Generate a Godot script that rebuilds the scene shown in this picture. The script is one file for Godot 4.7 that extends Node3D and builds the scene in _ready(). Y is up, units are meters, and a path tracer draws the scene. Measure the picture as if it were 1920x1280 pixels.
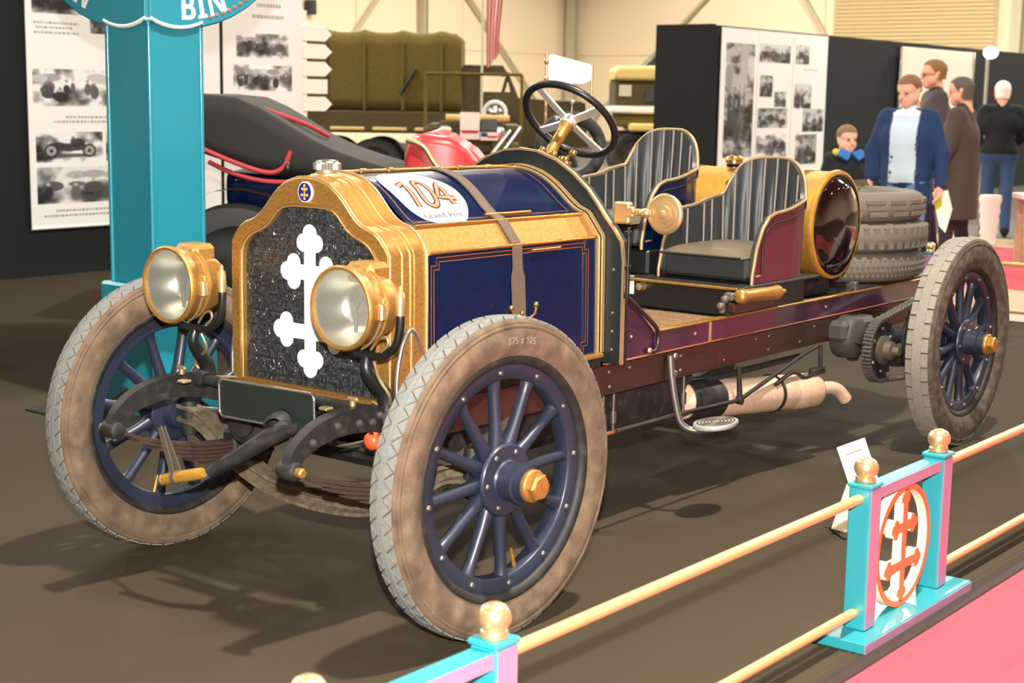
extends Node3D
# A veteran racing car on an exhibition stand: car axes are world axes, the front axle stands over the origin,
# +z is the car's front, +x its left side, y is up, metres.

var M := {}
var T := {}

func _ready() -> void:
	# ---------------- camera
	var cam := Camera3D.new()
	cam.name = "camera"
	cam.transform = Transform3D(Basis(Vector3(0.78345844, 0.01583735, -0.62124235), Vector3(-0.10946085, 0.98756235, -0.11286683), Vector3(0.61172804, 0.15642818, 0.77544763)), Vector3(3.15478, 1.43435, 3.09413))
	var ca := CameraAttributesPhysical.new()
	ca.frustum_focal_length = 53.69
	ca.frustum_focus_distance = 4.9
	ca.exposure_aperture = 5.4
	ca.exposure_multiplier = 1.0
	cam.attributes = ca
	cam.fov = 25.1974
	cam.near = 0.1
	cam.far = 200.0
	add_child(cam)
	# ---------------- environment (the hall is closed: all light comes from its lamps and the flash)
	var env := Environment.new()
	env.background_mode = Environment.BG_COLOR
	env.background_color = Color(0, 0, 0)
	env.tonemap_mode = Environment.TONE_MAPPER_LINEAR
	env.tonemap_exposure = EXPOSURE
	env.sdfgi_enabled = true
	env.ssao_enabled = true
	env.ssil_enabled = true
	var we := WorldEnvironment.new()
	we.name = "hall_environment"
	we.environment = env
	add_child(we)
	make_materials()
	# ---------------- lamps: a grid of high-bay lamps under the roof, and the photographer's flash
	for ix in 5:
		for iz in 6:
			var e := 13.0 if ix == 0 or iz == 0 else 190.0 if ix == 1 and iz == 1 else 30.0 if ix < 3 and iz < 3 else 112.0
			hall_lamp(V(2.2 - 8.2 * (ix - 1), 8.0, -0.8 - 8.6 * (iz - 1)), e)
	flash()
	# ---------------- the hall
	hall()
	stand_floor()
	print("hall ", Time.get_ticks_msec())
	# ---------------- the things, largest first
	racing_car()
	print("car ", Time.get_ticks_msec())
	pillar()
	fences()
	left_booth()
	right_booth()
	print("stand ", Time.get_ticks_msec())
	touring_car()
	army_truck()
	second_truck()
	jeep()
	small_background()
	print("vehicles ", Time.get_ticks_msec())
	people()
	print("people ", Time.get_ticks_msec())

const EXPOSURE := 0.81
const FLASH := 58.0

func hall_lamp(at: Vector3, energy: float) -> void:
	var o := thing("high_bay_lamp", "white dome lamp hanging under the hall roof", "lamp", at, 0.0, "high bay lamps in rows under the roof")
	var s := MB.new().lathe([Vector2(0.04, 0.32), Vector2(0.07, 0.3), Vector2(0.09, 0.2), Vector2(0.24, 0.06), Vector2(0.25, 0.0), Vector2(0.235, 0.0), Vector2(0.22, 0.06), Vector2(0.05, 0.2)], Transform3D.IDENTITY, 20)
	put(s, "shade", M.white_paint, o)
	put(MB.new().lathe([Vector2(0, 0.035), Vector2(0.2, 0.035), Vector2(0.2, 0.02), Vector2(0, 0.02)], Transform3D.IDENTITY, 20), "lamp_glass", M.lamp_glow, o)
	put(MB.new().tube([V(0, 0.3, 0), V(0, 1.02, 0)], 0.012, 6), "hanger", M.steel, o)
	var l := SpotLight3D.new()
	l.name = "lamp_light"
	l.position = V(0, 0.0, 0)
	l.rotation.x = -PI / 2
	l.spot_angle = 82.0
	l.spot_angle_attenuation = 0.3
	l.spot_range = 80.0
	l.spot_attenuation = 2.0
	l.light_size = 0.2
	l.light_color = Color(1.0, 0.965, 0.91)
	l.light_energy = energy
	l.shadow_enabled = true
	o.add_child(l)

func flash() -> void:
	# the shadows of the fence rail, the lamps and the pillar's bowl show a flash some 28 cm above the lens
	var o := thing("flash_unit", "small black photographic flash gun with a lit window", "flash", V(3.15, 1.69, 3.09))
	var dir := V(-0.6, -0.1, -0.79).normalized()
	var xf := MB.facing(Vector3.ZERO, dir)
	put(MB.new().box(xf * V(0, 0, -0.05), V(0.08, 0.055, 0.09), 0.008, xf.basis), "flash_body", M.black_satin, o)
	put(MB.new().box(xf * V(0, 0, -0.003), V(0.07, 0.042, 0.004), 0.0, xf.basis), "lamp_window", M.flash_glow, o)
	var l := SpotLight3D.new()
	l.name = "flash_light"
	l.transform = Transform3D(MB.facing(Vector3.ZERO, -dir).basis, xf * V(0, 0, 0.006))
	l.spot_angle = 48.0
	l.spot_angle_attenuation = 0.6
	l.spot_range = 60.0
	l.spot_attenuation = 2.0
	l.light_size = 0.03
	l.light_color = Color(1.0, 0.98, 0.95)
	l.light_energy = FLASH
	l.shadow_enabled = true
	o.add_child(l)

func make_materials() -> void:
	var n1 := noise_image(11, 0.02, 512, 5)
	var n2 := noise_image(23, 0.08, 256, 3)
	var n3 := noise_image(5, 0.25, 512, 2)
	var n4 := noise_image(71, 0.012, 512, 4)
	var n5 := blend_images(noise_image(41, 0.012, 512, 4), noise_image(43, 0.3, 512, 2), 0.45)
	T.mottle = ramp_tex(n1, [[0.0, Color(0.84, 0.84, 0.84)], [0.5, Color(0.94, 0.94, 0.94)], [1.0, Color(1, 1, 1)]])
	T.grain = ramp_tex(n3, [[0.0, Color(0.55, 0.55, 0.55)], [1.0, Color(1, 1, 1)]])
	T.carpet = ramp_tex(n3, [[0.0, Color(0.5, 0.48, 0.46)], [0.5, Color(0.8, 0.79, 0.77)], [1.0, Color(1, 1, 1)]])
	T.tyre = ramp_tex(n5, [[0.0, rgb(48, 42, 36)], [0.3, rgb(84, 72, 60)], [0.5, rgb(106, 91, 75)], [0.75, rgb(124, 108, 90)], [1.0, rgb(150, 134, 114)]])
	T.tyre_dark = ramp_tex(n1, [[0.0, rgb(52, 46, 40)], [0.5, rgb(80, 70, 60)], [1.0, rgb(122, 108, 92)]])
	T.dust = ramp_tex(n4, [[0.0, rgb(20, 20, 20)], [0.55, rgb(30, 29, 27)], [0.8, rgb(46, 43, 38)], [1.0, rgb(84, 76, 64)]])
	T.dust_axle = ramp_tex(n5, [[0.0, rgb(120, 114, 104)], [0.5, rgb(176, 168, 152)], [1.0, rgb(240, 232, 216)]])
	T.fine_bump = normal_tex(n3, 2.0)
	T.soft_bump = normal_tex(n2, 3.0)
	# brushed brass: long streaks
	var st := noise_image(9, 0.05, 512, 3)
	st.resize(64, 512)
	st.resize(512, 512)
	T.streak = ramp_tex(st, [[0.0, Color(0.78, 0.74, 0.68)], [0.5, Color(0.93, 0.92, 0.9)], [1.0, Color(1, 1, 1)]])
	var wd := noise_image(31, 0.03, 512, 4)
	wd.resize(512, 48)
	wd.resize(512, 512)
	T.wood = ramp_tex(wd, [[0.0, rgb(112, 84, 56)], [0.4, rgb(160, 128, 92)], [0.7, rgb(188, 160, 122)], [1.0, rgb(206, 184, 150)]])
	M.brass = mat(rgb(206, 158, 86), 0.42, 0.72, {"tex": T.streak, "tri": 3.0})
	M.brass_bright = mat(rgb(226, 178, 100), 0.24, 0.95)
	M.brass_pale = mat(rgb(214, 186, 138), 0.36, 0.8)
	M.gold_rail = mat(rgb(240, 190, 130), 0.36, 0.55)
	M.gold_ball = mat(rgb(238, 200, 150), 0.3, 0.8)
	M.bright_spoke = mat(rgb(236, 236, 230), 0.4, 0.7)
	M.worn_rim = mat(rgb(176, 150, 110), 0.45, 0.6)
	M.drum = mat(rgb(206, 154, 62), 0.48, 0.45, {"tex": T.mottle, "tri": 3.0})
	M.spring_steel = mat(rgb(74, 58, 48), 0.6, 0.3, {"tex": T.mottle, "tri": 9.0})
	M.matt_black = mat(rgb(16, 16, 16), 0.9)
	M.case_iron = mat(rgb(70, 69, 64), 0.6, 0.2, {"tex": T.mottle, "tri": 7.0})
	M.silver = mat(rgb(205, 205, 200), 0.28, 0.95)
	M.steel = mat(rgb(128, 124, 116), 0.42, 0.8, {"tex": T.mottle, "tri": 6.0})
	M.dusty_axle = mat(rgb(140, 130, 114), 0.85, 0.0, {"tex": T.dust_axle, "tri": 4.0})
	M.dull_steel = mat(rgb(112, 102, 90), 0.55, 0.5, {"tex": T.mottle, "tri": 8.0})
	M.blue = mat(rgb(2, 22, 60), 0.35, 0.0, {"spec": 0.3, "coat": 0.4, "coat_rough": 0.08, "tex": T.mottle, "tri": 2.0})
	M.blue_wheel = mat(rgb(32, 39, 58), 0.5, 0.0, {"coat": 0.3, "coat_rough": 0.25, "tex": T.mottle, "tri": 9.0})
	M.plum = mat(rgb(56, 24, 50), 0.3, 0.0, {"coat": 0.6, "coat_rough": 0.08})
	M.burgundy = mat(rgb(96, 16, 44), 0.42, 0.0, {"coat": 0.4, "coat_rough": 0.2, "tex": T.mottle, "tri": 3.0})
	M.red_brown = mat(rgb(50, 27, 20), 0.4, 0.0, {"coat": 0.35, "coat_rough": 0.2, "tex": T.mottle, "tri": 3.0})
	M.black_satin = mat(rgb(20, 22, 22), 0.42, 0.0, {"coat": 0.2, "coat_rough": 0.25})
	M.black_dusty = mat(Color(1, 1, 1), 0.6, 0.0, {"tex": T.dust, "tri": 2.5})
	M.dash = mat(rgb(22, 31, 35), 0.5, 0.0, {"tex": T.mottle, "tri": 5.0})
	M.leather = mat(rgb(48, 50, 50), 0.42, 0.0, {"bump": T.soft_bump, "bump_scale": 0.4, "tri": 14.0})
	M.leather_warm = mat(rgb(112, 98, 78), 0.5, 0.0, {"bump": T.soft_bump, "bump_scale": 0.4, "tri": 14.0, "tex": T.mottle})
	M.piping = mat(rgb(128, 120, 112), 0.5)
	M.strap = mat(rgb(104, 87, 73), 0.75, 0.0, {"tex": T.mottle, "tri": 12.0})
	M.tyre = mat(rgb(240, 230, 218), 0.9, 0.0, {"tex": T.tyre, "tri": 1.6})
	M.tyre_rear = mat(Color(1, 1, 1), 0.85, 0.0, {"tex": T.tyre_dark, "tri": 2.0})
	M.tread = mat(rgb(128, 130, 126), 0.9, 0.0, {"tex": T.mottle, "tri": 6.0})
	M.tread_rear = mat(rgb(150, 144, 132), 0.85, 0.0, {"tex": T.mottle, "tri": 6.0})
	M.rubber_spare = mat(rgb(112, 104, 92), 0.8, 0.0, {"tex": T.mottle, "tri": 8.0})
	M.white_enamel = mat(rgb(240, 240, 234), 0.45)
	M.white_paint = mat(rgb(238, 238, 232), 0.5)
	M.print_brown = mat(rgb(72, 36, 22), 0.5)
	M.print_tan = mat(rgb(172, 124, 96), 0.5)
	M.stripe = mat(rgb(150, 86, 58), 0.5)
	M.black_line = mat(rgb(18, 16, 18), 0.5)
	M.enamel_blue = mat(rgb(22, 30, 140), 0.25)
	M.gold_print = mat(rgb(240, 190, 60), 0.4, 0.2)
	M.plate = mat(rgb(22, 34, 28), 0.6)
	M.muffler = mat(rgb(222, 190, 162), 0.65, 0.1, {"tex": T.mottle, "tri": 5.0})
	M.wood = mat(rgb(200, 190, 176), 0.7, 0.0, {"tex": T.wood, "tri": 3.0})
	M.red_glass = mat(rgb(26, 8, 8), 0.1, 0.0, {"coat": 1.0, "coat_rough": 0.03})
	M.orange = mat(rgb(226, 84, 40), 0.4)
	M.mirror = mat(rgb(186, 184, 172), 0.32, 1.0)
	M.lens = glass(Color(0.9, 0.93, 0.88, 0.08))
	M.pane = glass(Color(0.95, 0.97, 0.97, 0.2))
	M.teal = mat(rgb(28, 136, 156), 0.45, 0.0, {"coat": 0.6, "coat_rough": 0.15})
	M.fence_teal = mat(rgb(36, 138, 148), 0.45, 0.0, {"coat": 0.6, "coat_rough": 0.15})
	M.fence_mauve = mat(rgb(158, 118, 146), 0.45, 0.0, {"coat": 0.5, "coat_rough": 0.15})
	M.emblem_red = mat(rgb(240, 110, 66), 0.5)
	M.emblem_cream = mat(rgb(250, 226, 196), 0.5)
	M.card = mat(rgb(240, 236, 228), 0.7)
	M.floor = mat(rgb(84, 75, 60), 0.9, 0.0, {"tex": T.carpet, "tri": 2.6, "bump": T.fine_bump, "bump_scale": 0.5, "spec": 0.25})
	M.floor_far = mat(rgb(62, 54, 43), 0.7, 0.0, {"tex": T.mottle, "tri": 0.6})
	M.red_carpet = mat(rgb(250, 84, 104), 0.9, 0.0, {"tex": T.carpet, "tri": 1.9})
	M.edge_strip = mat(rgb(58, 36, 34), 0.8, 0.0, {"tex": T.carpet, "tri": 3.0})
	M.beige_floor = mat(rgb(206, 176, 138), 0.8, 0.0, {"tex": T.mottle, "tri": 1.0})
	M.white_strip = mat(rgb(236, 228, 212), 0.6)
	M.cream_wall = mat(rgb(250, 230, 198), 0.8)
	M.ceiling = mat(rgb(120, 118, 110), 0.8)
	M.roller = mat(rgb(214, 190, 142), 0.6)
	M.column = mat(rgb(196, 190, 160), 0.6)
	M.booth = mat(rgb(16, 24, 26), 0.9, 0.0, {"tex": T.carpet, "tri": 1.3})
	M.olive = mat(rgb(100, 84, 22), 0.85, 0.0, {"tex": T.mottle, "tri": 1.5})
	M.olive_dark = mat(rgb(74, 62, 20), 0.7, 0.0, {"tex": T.mottle, "tri": 1.5})
	M.khaki = mat(rgb(212, 184, 112), 0.7)
	M.hood_cloth = mat(rgb(50, 49, 45), 0.8, 0.0, {"tex": T.carpet, "tri": 4.0})
	M.red_piping = mat(rgb(186, 60, 66), 0.7)
	M.red_leather = mat(rgb(206, 62, 66), 0.36, 0.0, {"coat": 0.3, "coat_rough": 0.3})
	M.flag_red = mat(rgb(200, 52, 56), 0.8)
	M.flag_white = mat(rgb(236, 226, 220), 0.8)
	M.flag_blue = mat(rgb(44, 54, 110), 0.8)
	M.grey_dark = mat(rgb(54, 54, 52), 0.7)
	M.lamp_glow = glow(Color(1.0, 0.95, 0.85), 6.0)
	M.flash_glow = glow(Color(1.0, 0.98, 0.94), 4.0)

func glass(c: Color) -> StandardMaterial3D:
	var m := StandardMaterial3D.new()
	m.albedo_color = c
	m.transparency = BaseMaterial3D.TRANSPARENCY_ALPHA
	m.roughness = 0.03
	return m

func glow(c: Color, e: float) -> StandardMaterial3D:
	var m := StandardMaterial3D.new()
	m.albedo_color = c
	m.emission_enabled = true
	m.emission = c
	m.emission_energy_multiplier = e
	return m

# ------------------------------------------------------------------ hall and floors
func hall() -> void:
	var f := MB.new().box(V(-6, -0.15, -12), V(62, 0.3, 72))
	struct(f, "floor", M.floor_far)
	struct(MB.new().box(V(-6, 9.15, -12), V(62, 0.3, 72)), "ceiling", M.ceiling)
	var wl := struct(MB.new().box(V(-30.15, 4.5, -12), V(0.3, 9, 72)), "wall_left", M.cream_wall)
	var wb := struct(MB.new().box(V(-6, 4.5, -42.15), V(62, 9, 0.3)), "wall_back", M.cream_wall)
	struct(MB.new().box(V(18.15, 4.5, -12), V(0.3, 9, 72)), "wall_right", M.cream_wall)
	struct(MB.new().box(V(-6, 4.5, 16.15), V(62, 9, 0.3)), "wall_front", M.cream_wall)
	# cladding sheets of the two visible walls: flat sheets with open joints between them
	for i in 9:
		for k in 3:
			put(MB.new().box(V(-29.98, 1.5 + 3.0 * k, -38.5 + 5.0 * i), V(0.04, 2.97, 4.97), 0.01), "panel", M.cream_wall, wl)
	for i in 8:
		for k in 3:
			put(MB.new().box(V(-27.4 + 5.0 * i, 1.5 + 3.0 * k, -41.98), V(4.97, 2.97, 0.04), 0.01), "panel", M.cream_wall, wb)
	# steel uprights and wind braces
	var c := 0
	for q in [[V(-29.6, 0, -41.6), 0.34], [V(-29.75, 0, -33.87), 0.2], [V(-29.75, 0, -23.5), 0.2], [V(-13.6, 0, -41.75), 0.3], [V(-1.6, 0, -41.7), 0.3]]:
		c += 1
		var m := MB.new()
		var w: float = q[1]
		m.box(q[0] + V(0, 4.5, w * 0.42), V(w, 9, w * 0.12))
		m.box(q[0] + V(0, 4.5, -w * 0.42), V(w, 9, w * 0.12))
		m.box(q[0] + V(0, 4.5, 0), V(w * 0.12, 9, w))
		struct(m, "trim_%d" % c, M.column)
	for q in [[V(-29.8, 0.2, -27.9), V(-29.8, 6.7, -33.9)], [V(-29.8, 6.7, -33.9), V(-29.8, 0.2, -41.2)], [V(-29.4, 0.2, -41.8), V(-22.0, 6.9, -41.8)], [V(-22.0, 6.9, -41.8), V(-19.4, 3.0, -41.8)]]:
		c += 1
		struct(MB.new().tube([q[0], q[1]], 0.06, 8), "trim_%d" % c, M.column)
	# roller door: ribbed slats
	var door := struct(MB.new().box(V(-16.9, 3.6, -41.9), V(5.3, 7.2, 0.05)), "door_1", M.roller)
	for k in 60:
		put(MB.new().box(V(-16.9, 0.12 + 0.12 * k, -41.85), V(5.2, 0.108, 0.05), 0.02), "slat", M.roller, door)

func stand_floor() -> void:
	# dark carpet of the stand, red visitors' carpet beside it, the strip between them
	var a := struct(MB.new().box(V(-3.3, 0.0, 1.0), V(9.64, 0.012, 16.1)), "floor", M.floor)
	struct(MB.new().box(V(1.535, 0.004, 1.0), V(0.05, 0.012, 16.1), 0.004), "trim_20", M.edge_strip)
	struct(MB.new().box(V(2.5, 0.002, 1.0), V(1.88, 0.012, 16.1), 0.003), "floor", M.red_carpet)
	for x in [1.475, 1.497]:
		struct(MB.new().box(V(x, 0.006, 1.0), V(0.012, 0.004, 16.0), 0.002), "trim_21", M.floor)
	struct(MB.new().box(V(-2.0, 0.03, -7.13), V(12, 0.06, 0.12), 0.005), "trim_22", M.white_strip)
	struct(MB.new().box(V(-2.0, 0.003, -8.0), V(12, 0.012, 1.6)), "floor", M.beige_floor)
	struct(MB.new().box(V(-2.0, 0.003, -10.6), V(12, 0.012, 3.56)), "floor", M.red_carpet)
	struct(MB.new().box(V(-2.0, 0.003, -12.9), V(12, 0.012, 1.0)), "floor", M.beige_floor)

# ------------------------------------------------------------------ mesh builder
class MB:
	var v := PackedVector3Array()
	var n := PackedVector3Array()
	var uv := PackedVector2Array()
	var col := PackedColorArray()
	var c := Color(1, 1, 1)
	var use_col := false

	func t3(a: Vector3, b: Vector3, d: Vector3, na: Vector3, nb: Vector3, nd: Vector3, ua := Vector2.ZERO, ub := Vector2.ZERO, ud := Vector2.ZERO) -> void:
		var g := (d - a).cross(b - a)
		if g.dot(na + nb + nd) < 0.0:
			v.append_array(PackedVector3Array([a, d, b])); n.append_array(PackedVector3Array([na, nd, nb])); uv.append_array(PackedVector2Array([ua, ud, ub]))
		else:
			v.append_array(PackedVector3Array([a, b, d])); n.append_array(PackedVector3Array([na, nb, nd])); uv.append_array(PackedVector2Array([ua, ub, ud]))
		if use_col:
			col.append_array(PackedColorArray([c, c, c]))

	func tri(a: Vector3, b: Vector3, d: Vector3, out: Vector3) -> void:
		var g := (d - a).cross(b - a).normalized()
		if g.dot(out) < 0.0:
			g = -g
		t3(a, b, d, g, g, g)

	func quad(a: Vector3, b: Vector3, d: Vector3, e: Vector3, out: Vector3) -> void:
		var g := (d - a).cross(b - e)
		if g.length_squared() < 1e-18:
			g = out
		g = g.normalized()
		if g.dot(out) < 0.0:
			g = -g
		t3(a, b, d, g, g, g, Vector2(0, 1), Vector2(1, 1), Vector2(1, 0))
		t3(a, d, e, g, g, g, Vector2(0, 1), Vector2(1, 0), Vector2(0, 0))

	func box(ce: Vector3, s: Vector3, bev := 0.0, bs := Basis.IDENTITY) -> MB:
		var h := s * 0.5
		var b: float = min(bev, min(h.x, min(h.y, h.z)) * 0.95)
		for ax in 3:
			for sg in [-1.0, 1.0]:
				var i1: int = (ax + 1) % 3
				var i2: int = (ax + 2) % 3
				var q: Array[Vector3] = []
				for k in [[-1, -1], [1, -1], [1, 1], [-1, 1]]:
					var p := Vector3.ZERO
					p[ax] = sg * h[ax]; p[i1] = k[0] * (h[i1] - b); p[i2] = k[1] * (h[i2] - b)
					q.append(ce + bs * p)
				var o := Vector3.ZERO
				o[ax] = sg
				quad(q[0], q[1], q[2], q[3], bs * o)
		if b > 0.0:
			for ax in 3:
				var i1: int = (ax + 1) % 3
				var i2: int = (ax + 2) % 3
				for s1 in [-1.0, 1.0]:
					for s2 in [-1.0, 1.0]:
						var q: Array[Vector3] = []
						for k in [[-1, 0], [1, 0], [1, 1], [-1, 1]]:
							var p := Vector3.ZERO
							p[ax] = k[0] * (h[ax] - b)
							p[i1] = s1 * (h[i1] - (b if k[1] == 0 else 0.0)); p[i2] = s2 * (h[i2] - (0.0 if k[1] == 0 else b))
							q.append(ce + bs * p)
						var o := Vector3.ZERO
						o[i1] = s1; o[i2] = s2
						quad(q[0], q[1], q[2], q[3], bs * o)
			for sx in [-1.0, 1.0]:
				for sy in [-1.0, 1.0]:
					for sz in [-1.0, 1.0]:
						var sgn := Vector3(sx, sy, sz)
						tri(ce + bs * (sgn * Vector3(h.x, h.y - b, h.z - b)), ce + bs * (sgn * Vector3(h.x - b, h.y, h.z - b)), ce + bs * (sgn * Vector3(h.x - b, h.y - b, h.z)), bs * sgn)
		return self

	# profile of (radius, height) turned round local Y
	func lathe(prof: Array, xf := Transform3D.IDENTITY, seg := 32, smooth := 0.55, sq := 1.0) -> MB:
		var m := prof.size()
		var sn: Array[Vector2] = []
		for i in m - 1:
			var d: Vector2 = prof[i + 1] - prof[i]
			sn.append(Vector2(d.y, -d.x).normalized())
		for i in m - 1:
			var n0 := sn[i]
			var n1 := sn[i]
			if i > 0 and sn[i - 1].dot(sn[i]) > smooth:
				n0 = (sn[i - 1] + sn[i]).normalized()
			if i < m - 2 and sn[i + 1].dot(sn[i]) > smooth:
				n1 = (sn[i + 1] + sn[i]).normalized()
			var p0: Vector2 = prof[i]
			var p1: Vector2 = prof[i + 1]
			for k in seg:
				var a := TAU * k / seg
				var b := TAU * (k + 1) / seg
				var ca := Vector2(cos(a), sin(a) * sq)
				var cb := Vector2(cos(b), sin(b) * sq)
				var A := xf * Vector3(p0.x * ca.x, p0.y, p0.x * ca.y)
				var B := xf * Vector3(p0.x * cb.x, p0.y, p0.x * cb.y)
				var C := xf * Vector3(p1.x * cb.x, p1.y, p1.x * cb.y)
				var D := xf * Vector3(p1.x * ca.x, p1.y, p1.x * ca.y)
				var nA := (xf.basis * Vector3(n0.x * ca.x, n0.y, n0.x * ca.y)).normalized()
				var nB := (xf.basis * Vector3(n0.x * cb.x, n0.y, n0.x * cb.y)).normalized()
				var nC := (xf.basis * Vector3(n1.x * cb.x, n1.y, n1.x * cb.y)).normalized()
				var nD := (xf.basis * Vector3(n1.x * ca.x, n1.y, n1.x * ca.y)).normalized()
				var u0 := float(k) / seg
				var u1 := float(k + 1) / seg
				var w0 := float(i) / (m - 1)
				var w1 := float(i + 1) / (m - 1)
				if p0.x > 1e-6:
					t3(A, B, C, nA, nB, nC, Vector2(u0, w0), Vector2(u1, w0), Vector2(u1, w1))
				if p1.x > 1e-6:
					t3(A, C, D, nA, nC, nD, Vector2(u0, w0), Vector2(u1, w1), Vector2(u0, w1))
		return self

	# surface through rings of equal length; smooth normals
	func loft(rings: Array, closed := true, cap0 := false, cap1 := false, uvs := Vector2(1, 1)) -> MB:
		var R := rings.size()
		var K: int = rings[0].size()
		var nn: Array = []
		for i in R:
			var row := PackedVector3Array()
			row.resize(K)
			nn.append(row)
		var kk := K if closed else K - 1
		var cen := Vector3.ZERO
		for i in R - 1:
			for k in kk:
				var k1 := (k + 1) % K
				var g: Vector3 = (rings[i + 1][k1] - rings[i][k]).cross(rings[i][k1] - rings[i + 1][k])
				nn[i][k] += g; nn[i][k1] += g; nn[i + 1][k] += g; nn[i + 1][k1] += g
		for i in R - 1:
			for k in kk:
				var k1 := (k + 1) % K
				var a: Vector3 = rings[i][k]
				var b: Vector3 = rings[i][k1]
				var d: Vector3 = rings[i + 1][k1]
				var e: Vector3 = rings[i + 1][k]
				var na: Vector3 = nn[i][k].normalized()
				var nb: Vector3 = nn[i][k1].normalized()
				var nd: Vector3 = nn[i + 1][k1].normalized()
				var ne: Vector3 = nn[i + 1][k].normalized()
				var u0 := float(k) / kk * uvs.x
				var u1 := float(k + 1) / kk * uvs.x
				var w0 := float(i) / (R - 1) * uvs.y
				var w1 := float(i + 1) / (R - 1) * uvs.y
				t3(a, b, d, na, nb, nd, Vector2(u0, w0), Vector2(u1, w0), Vector2(u1, w1))
				t3(a, d, e, na, nd, ne, Vector2(u0, w0), Vector2(u1, w1), Vector2(u0, w1))
		for w in 2:
			if (w == 0 and cap0) or (w == 1 and cap1):
				var ring: PackedVector3Array = rings[0] if w == 0 else rings[R - 1]
				var other: PackedVector3Array = rings[1] if w == 0 else rings[R - 2]
				cen = Vector3.ZERO
				var oc := Vector3.ZERO
				for k in K:
					cen += ring[k] / K
					oc += other[k] / K
				for k in K:
					tri(cen, ring[k], ring[(k + 1) % K], cen - oc)
		return self

	func ell(ce: Vector3, r: Vector3, su := 20, sv := 12, bs := Basis.IDENTITY) -> MB:
		for i in sv:
			var a := PI * i / sv - PI / 2
			var b := PI * (i + 1) / sv - PI / 2
			for k in su:
				var t0 := TAU * k / su
				var t1 := TAU * (k + 1) / su
				var d: Array[Vector3] = [Vector3(cos(a) * cos(t0), sin(a), cos(a) * sin(t0)), Vector3(cos(a) * cos(t1), sin(a), cos(a) * sin(t1)), Vector3(cos(b) * cos(t1), sin(b), cos(b) * sin(t1)), Vector3(cos(b) * cos(t0), sin(b), cos(b) * sin(t0))]
				var q: Array[Vector3] = []
				var m: Array[Vector3] = []
				for x in d:
					q.append(ce + bs * (x * r))
					m.append((bs * (x / r)).normalized())
				if i > 0:
					t3(q[0], q[1], q[2], m[0], m[1], m[2])
				if i < sv - 1 or true:
					t3(q[0], q[2], q[3], m[0], m[2], m[3])
		return self

	static func frames(pts: Array, closed: bool) -> Array:
		var K := pts.size()
		var out: Array = []
		var up := Vector3.UP
		for i in K:
			var a: Vector3 = pts[(i - 1 + K) % K] if (closed or i > 0) else pts[i]
			var b: Vector3 = pts[(i + 1) % K] if (closed or i < K - 1) else pts[i]
			var t := (b - a).normalized()
			if i == 0 and abs(t.dot(up)) > 0.95:
				up = Vector3.RIGHT
			var s := t.cross(up).normalized()
			up = s.cross(t).normalized()
			out.append([s, up, t])
		return out

	func tube(pts: Array, r, sides := 10, closed := false, cap := true, sq := 1.0) -> MB:
		var fr := MB.frames(pts, closed)
		var rings: Array = []
		for i in pts.size():
			var rr: float = r[i] if r is Array else r
			var ring := PackedVector3Array()
			for k in sides:
				var a := TAU * k / sides
				ring.append(pts[i] + (fr[i][0] * cos(a) + fr[i][1] * sin(a) * sq) * rr)
			rings.append(ring)
		if closed:
			rings.append(rings[0])
		loft(rings, true, cap and not closed, cap and not closed)
		return self

	# closed profile (side, up) swept along a path; faces of the profile stay flat
	func sweep(prof: Array, pts: Array, up: Vector3, closed := false, cap := true, scl = null) -> MB:
		var K := pts.size()
		var F: Array = []
		for i in K:
			var a: Vector3 = pts[(i - 1 + K) % K] if (closed or i > 0) else pts[i]
			var b: Vector3 = pts[(i + 1) % K] if (closed or i < K - 1) else pts[i]
			var t := (b - a).normalized()
			var s := t.cross(up).normalized()
			F.append([s, s.cross(t).normalized(), t])
		var m := prof.size()
		var ctr := Vector2.ZERO
		for q in prof:
			ctr += q / float(m)
		for i in (K if closed else K - 1):
			var j := (i + 1) % K
			var si: float = 1.0 if scl == null else scl[i]
			var sj: float = 1.0 if scl == null else scl[j]
			for k in m:
				var p: Vector2 = prof[k]
				var q: Vector2 = prof[(k + 1) % m]
				var e := Vector2(q.y - p.y, p.x - q.x).normalized()
				if e.dot((p + q) * 0.5 - ctr) < 0:
					e = -e
				var A: Vector3 = pts[i] + (F[i][0] * p.x + F[i][1] * p.y) * si
				var B: Vector3 = pts[i] + (F[i][0] * q.x + F[i][1] * q.y) * si
				var C: Vector3 = pts[j] + (F[j][0] * q.x + F[j][1] * q.y) * sj
				var D: Vector3 = pts[j] + (F[j][0] * p.x + F[j][1] * p.y) * sj
				var ni: Vector3 = F[i][0] * e.x + F[i][1] * e.y
				var nj: Vector3 = F[j][0] * e.x + F[j][1] * e.y
				t3(A, B, C, ni, ni, nj); t3(A, C, D, ni, nj, nj)
		if cap and not closed:
			var tr := Geometry2D.triangulate_polygon(PackedVector2Array(prof))
			for w in 2:
				var i := 0 if w == 0 else K - 1
				var s: float = 1.0 if scl == null else scl[i]
				var o: Vector3 = -F[i][2] if w == 0 else F[i][2]
				for k in range(0, tr.size(), 3):
					var q: Array[Vector3] = []
					for z in 3:
						var p: Vector2 = prof[tr[k + z]]
						q.append(pts[i] + (F[i][0] * p.x + F[i][1] * p.y) * s)
					tri(q[0], q[1], q[2], o)
		return self

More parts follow.
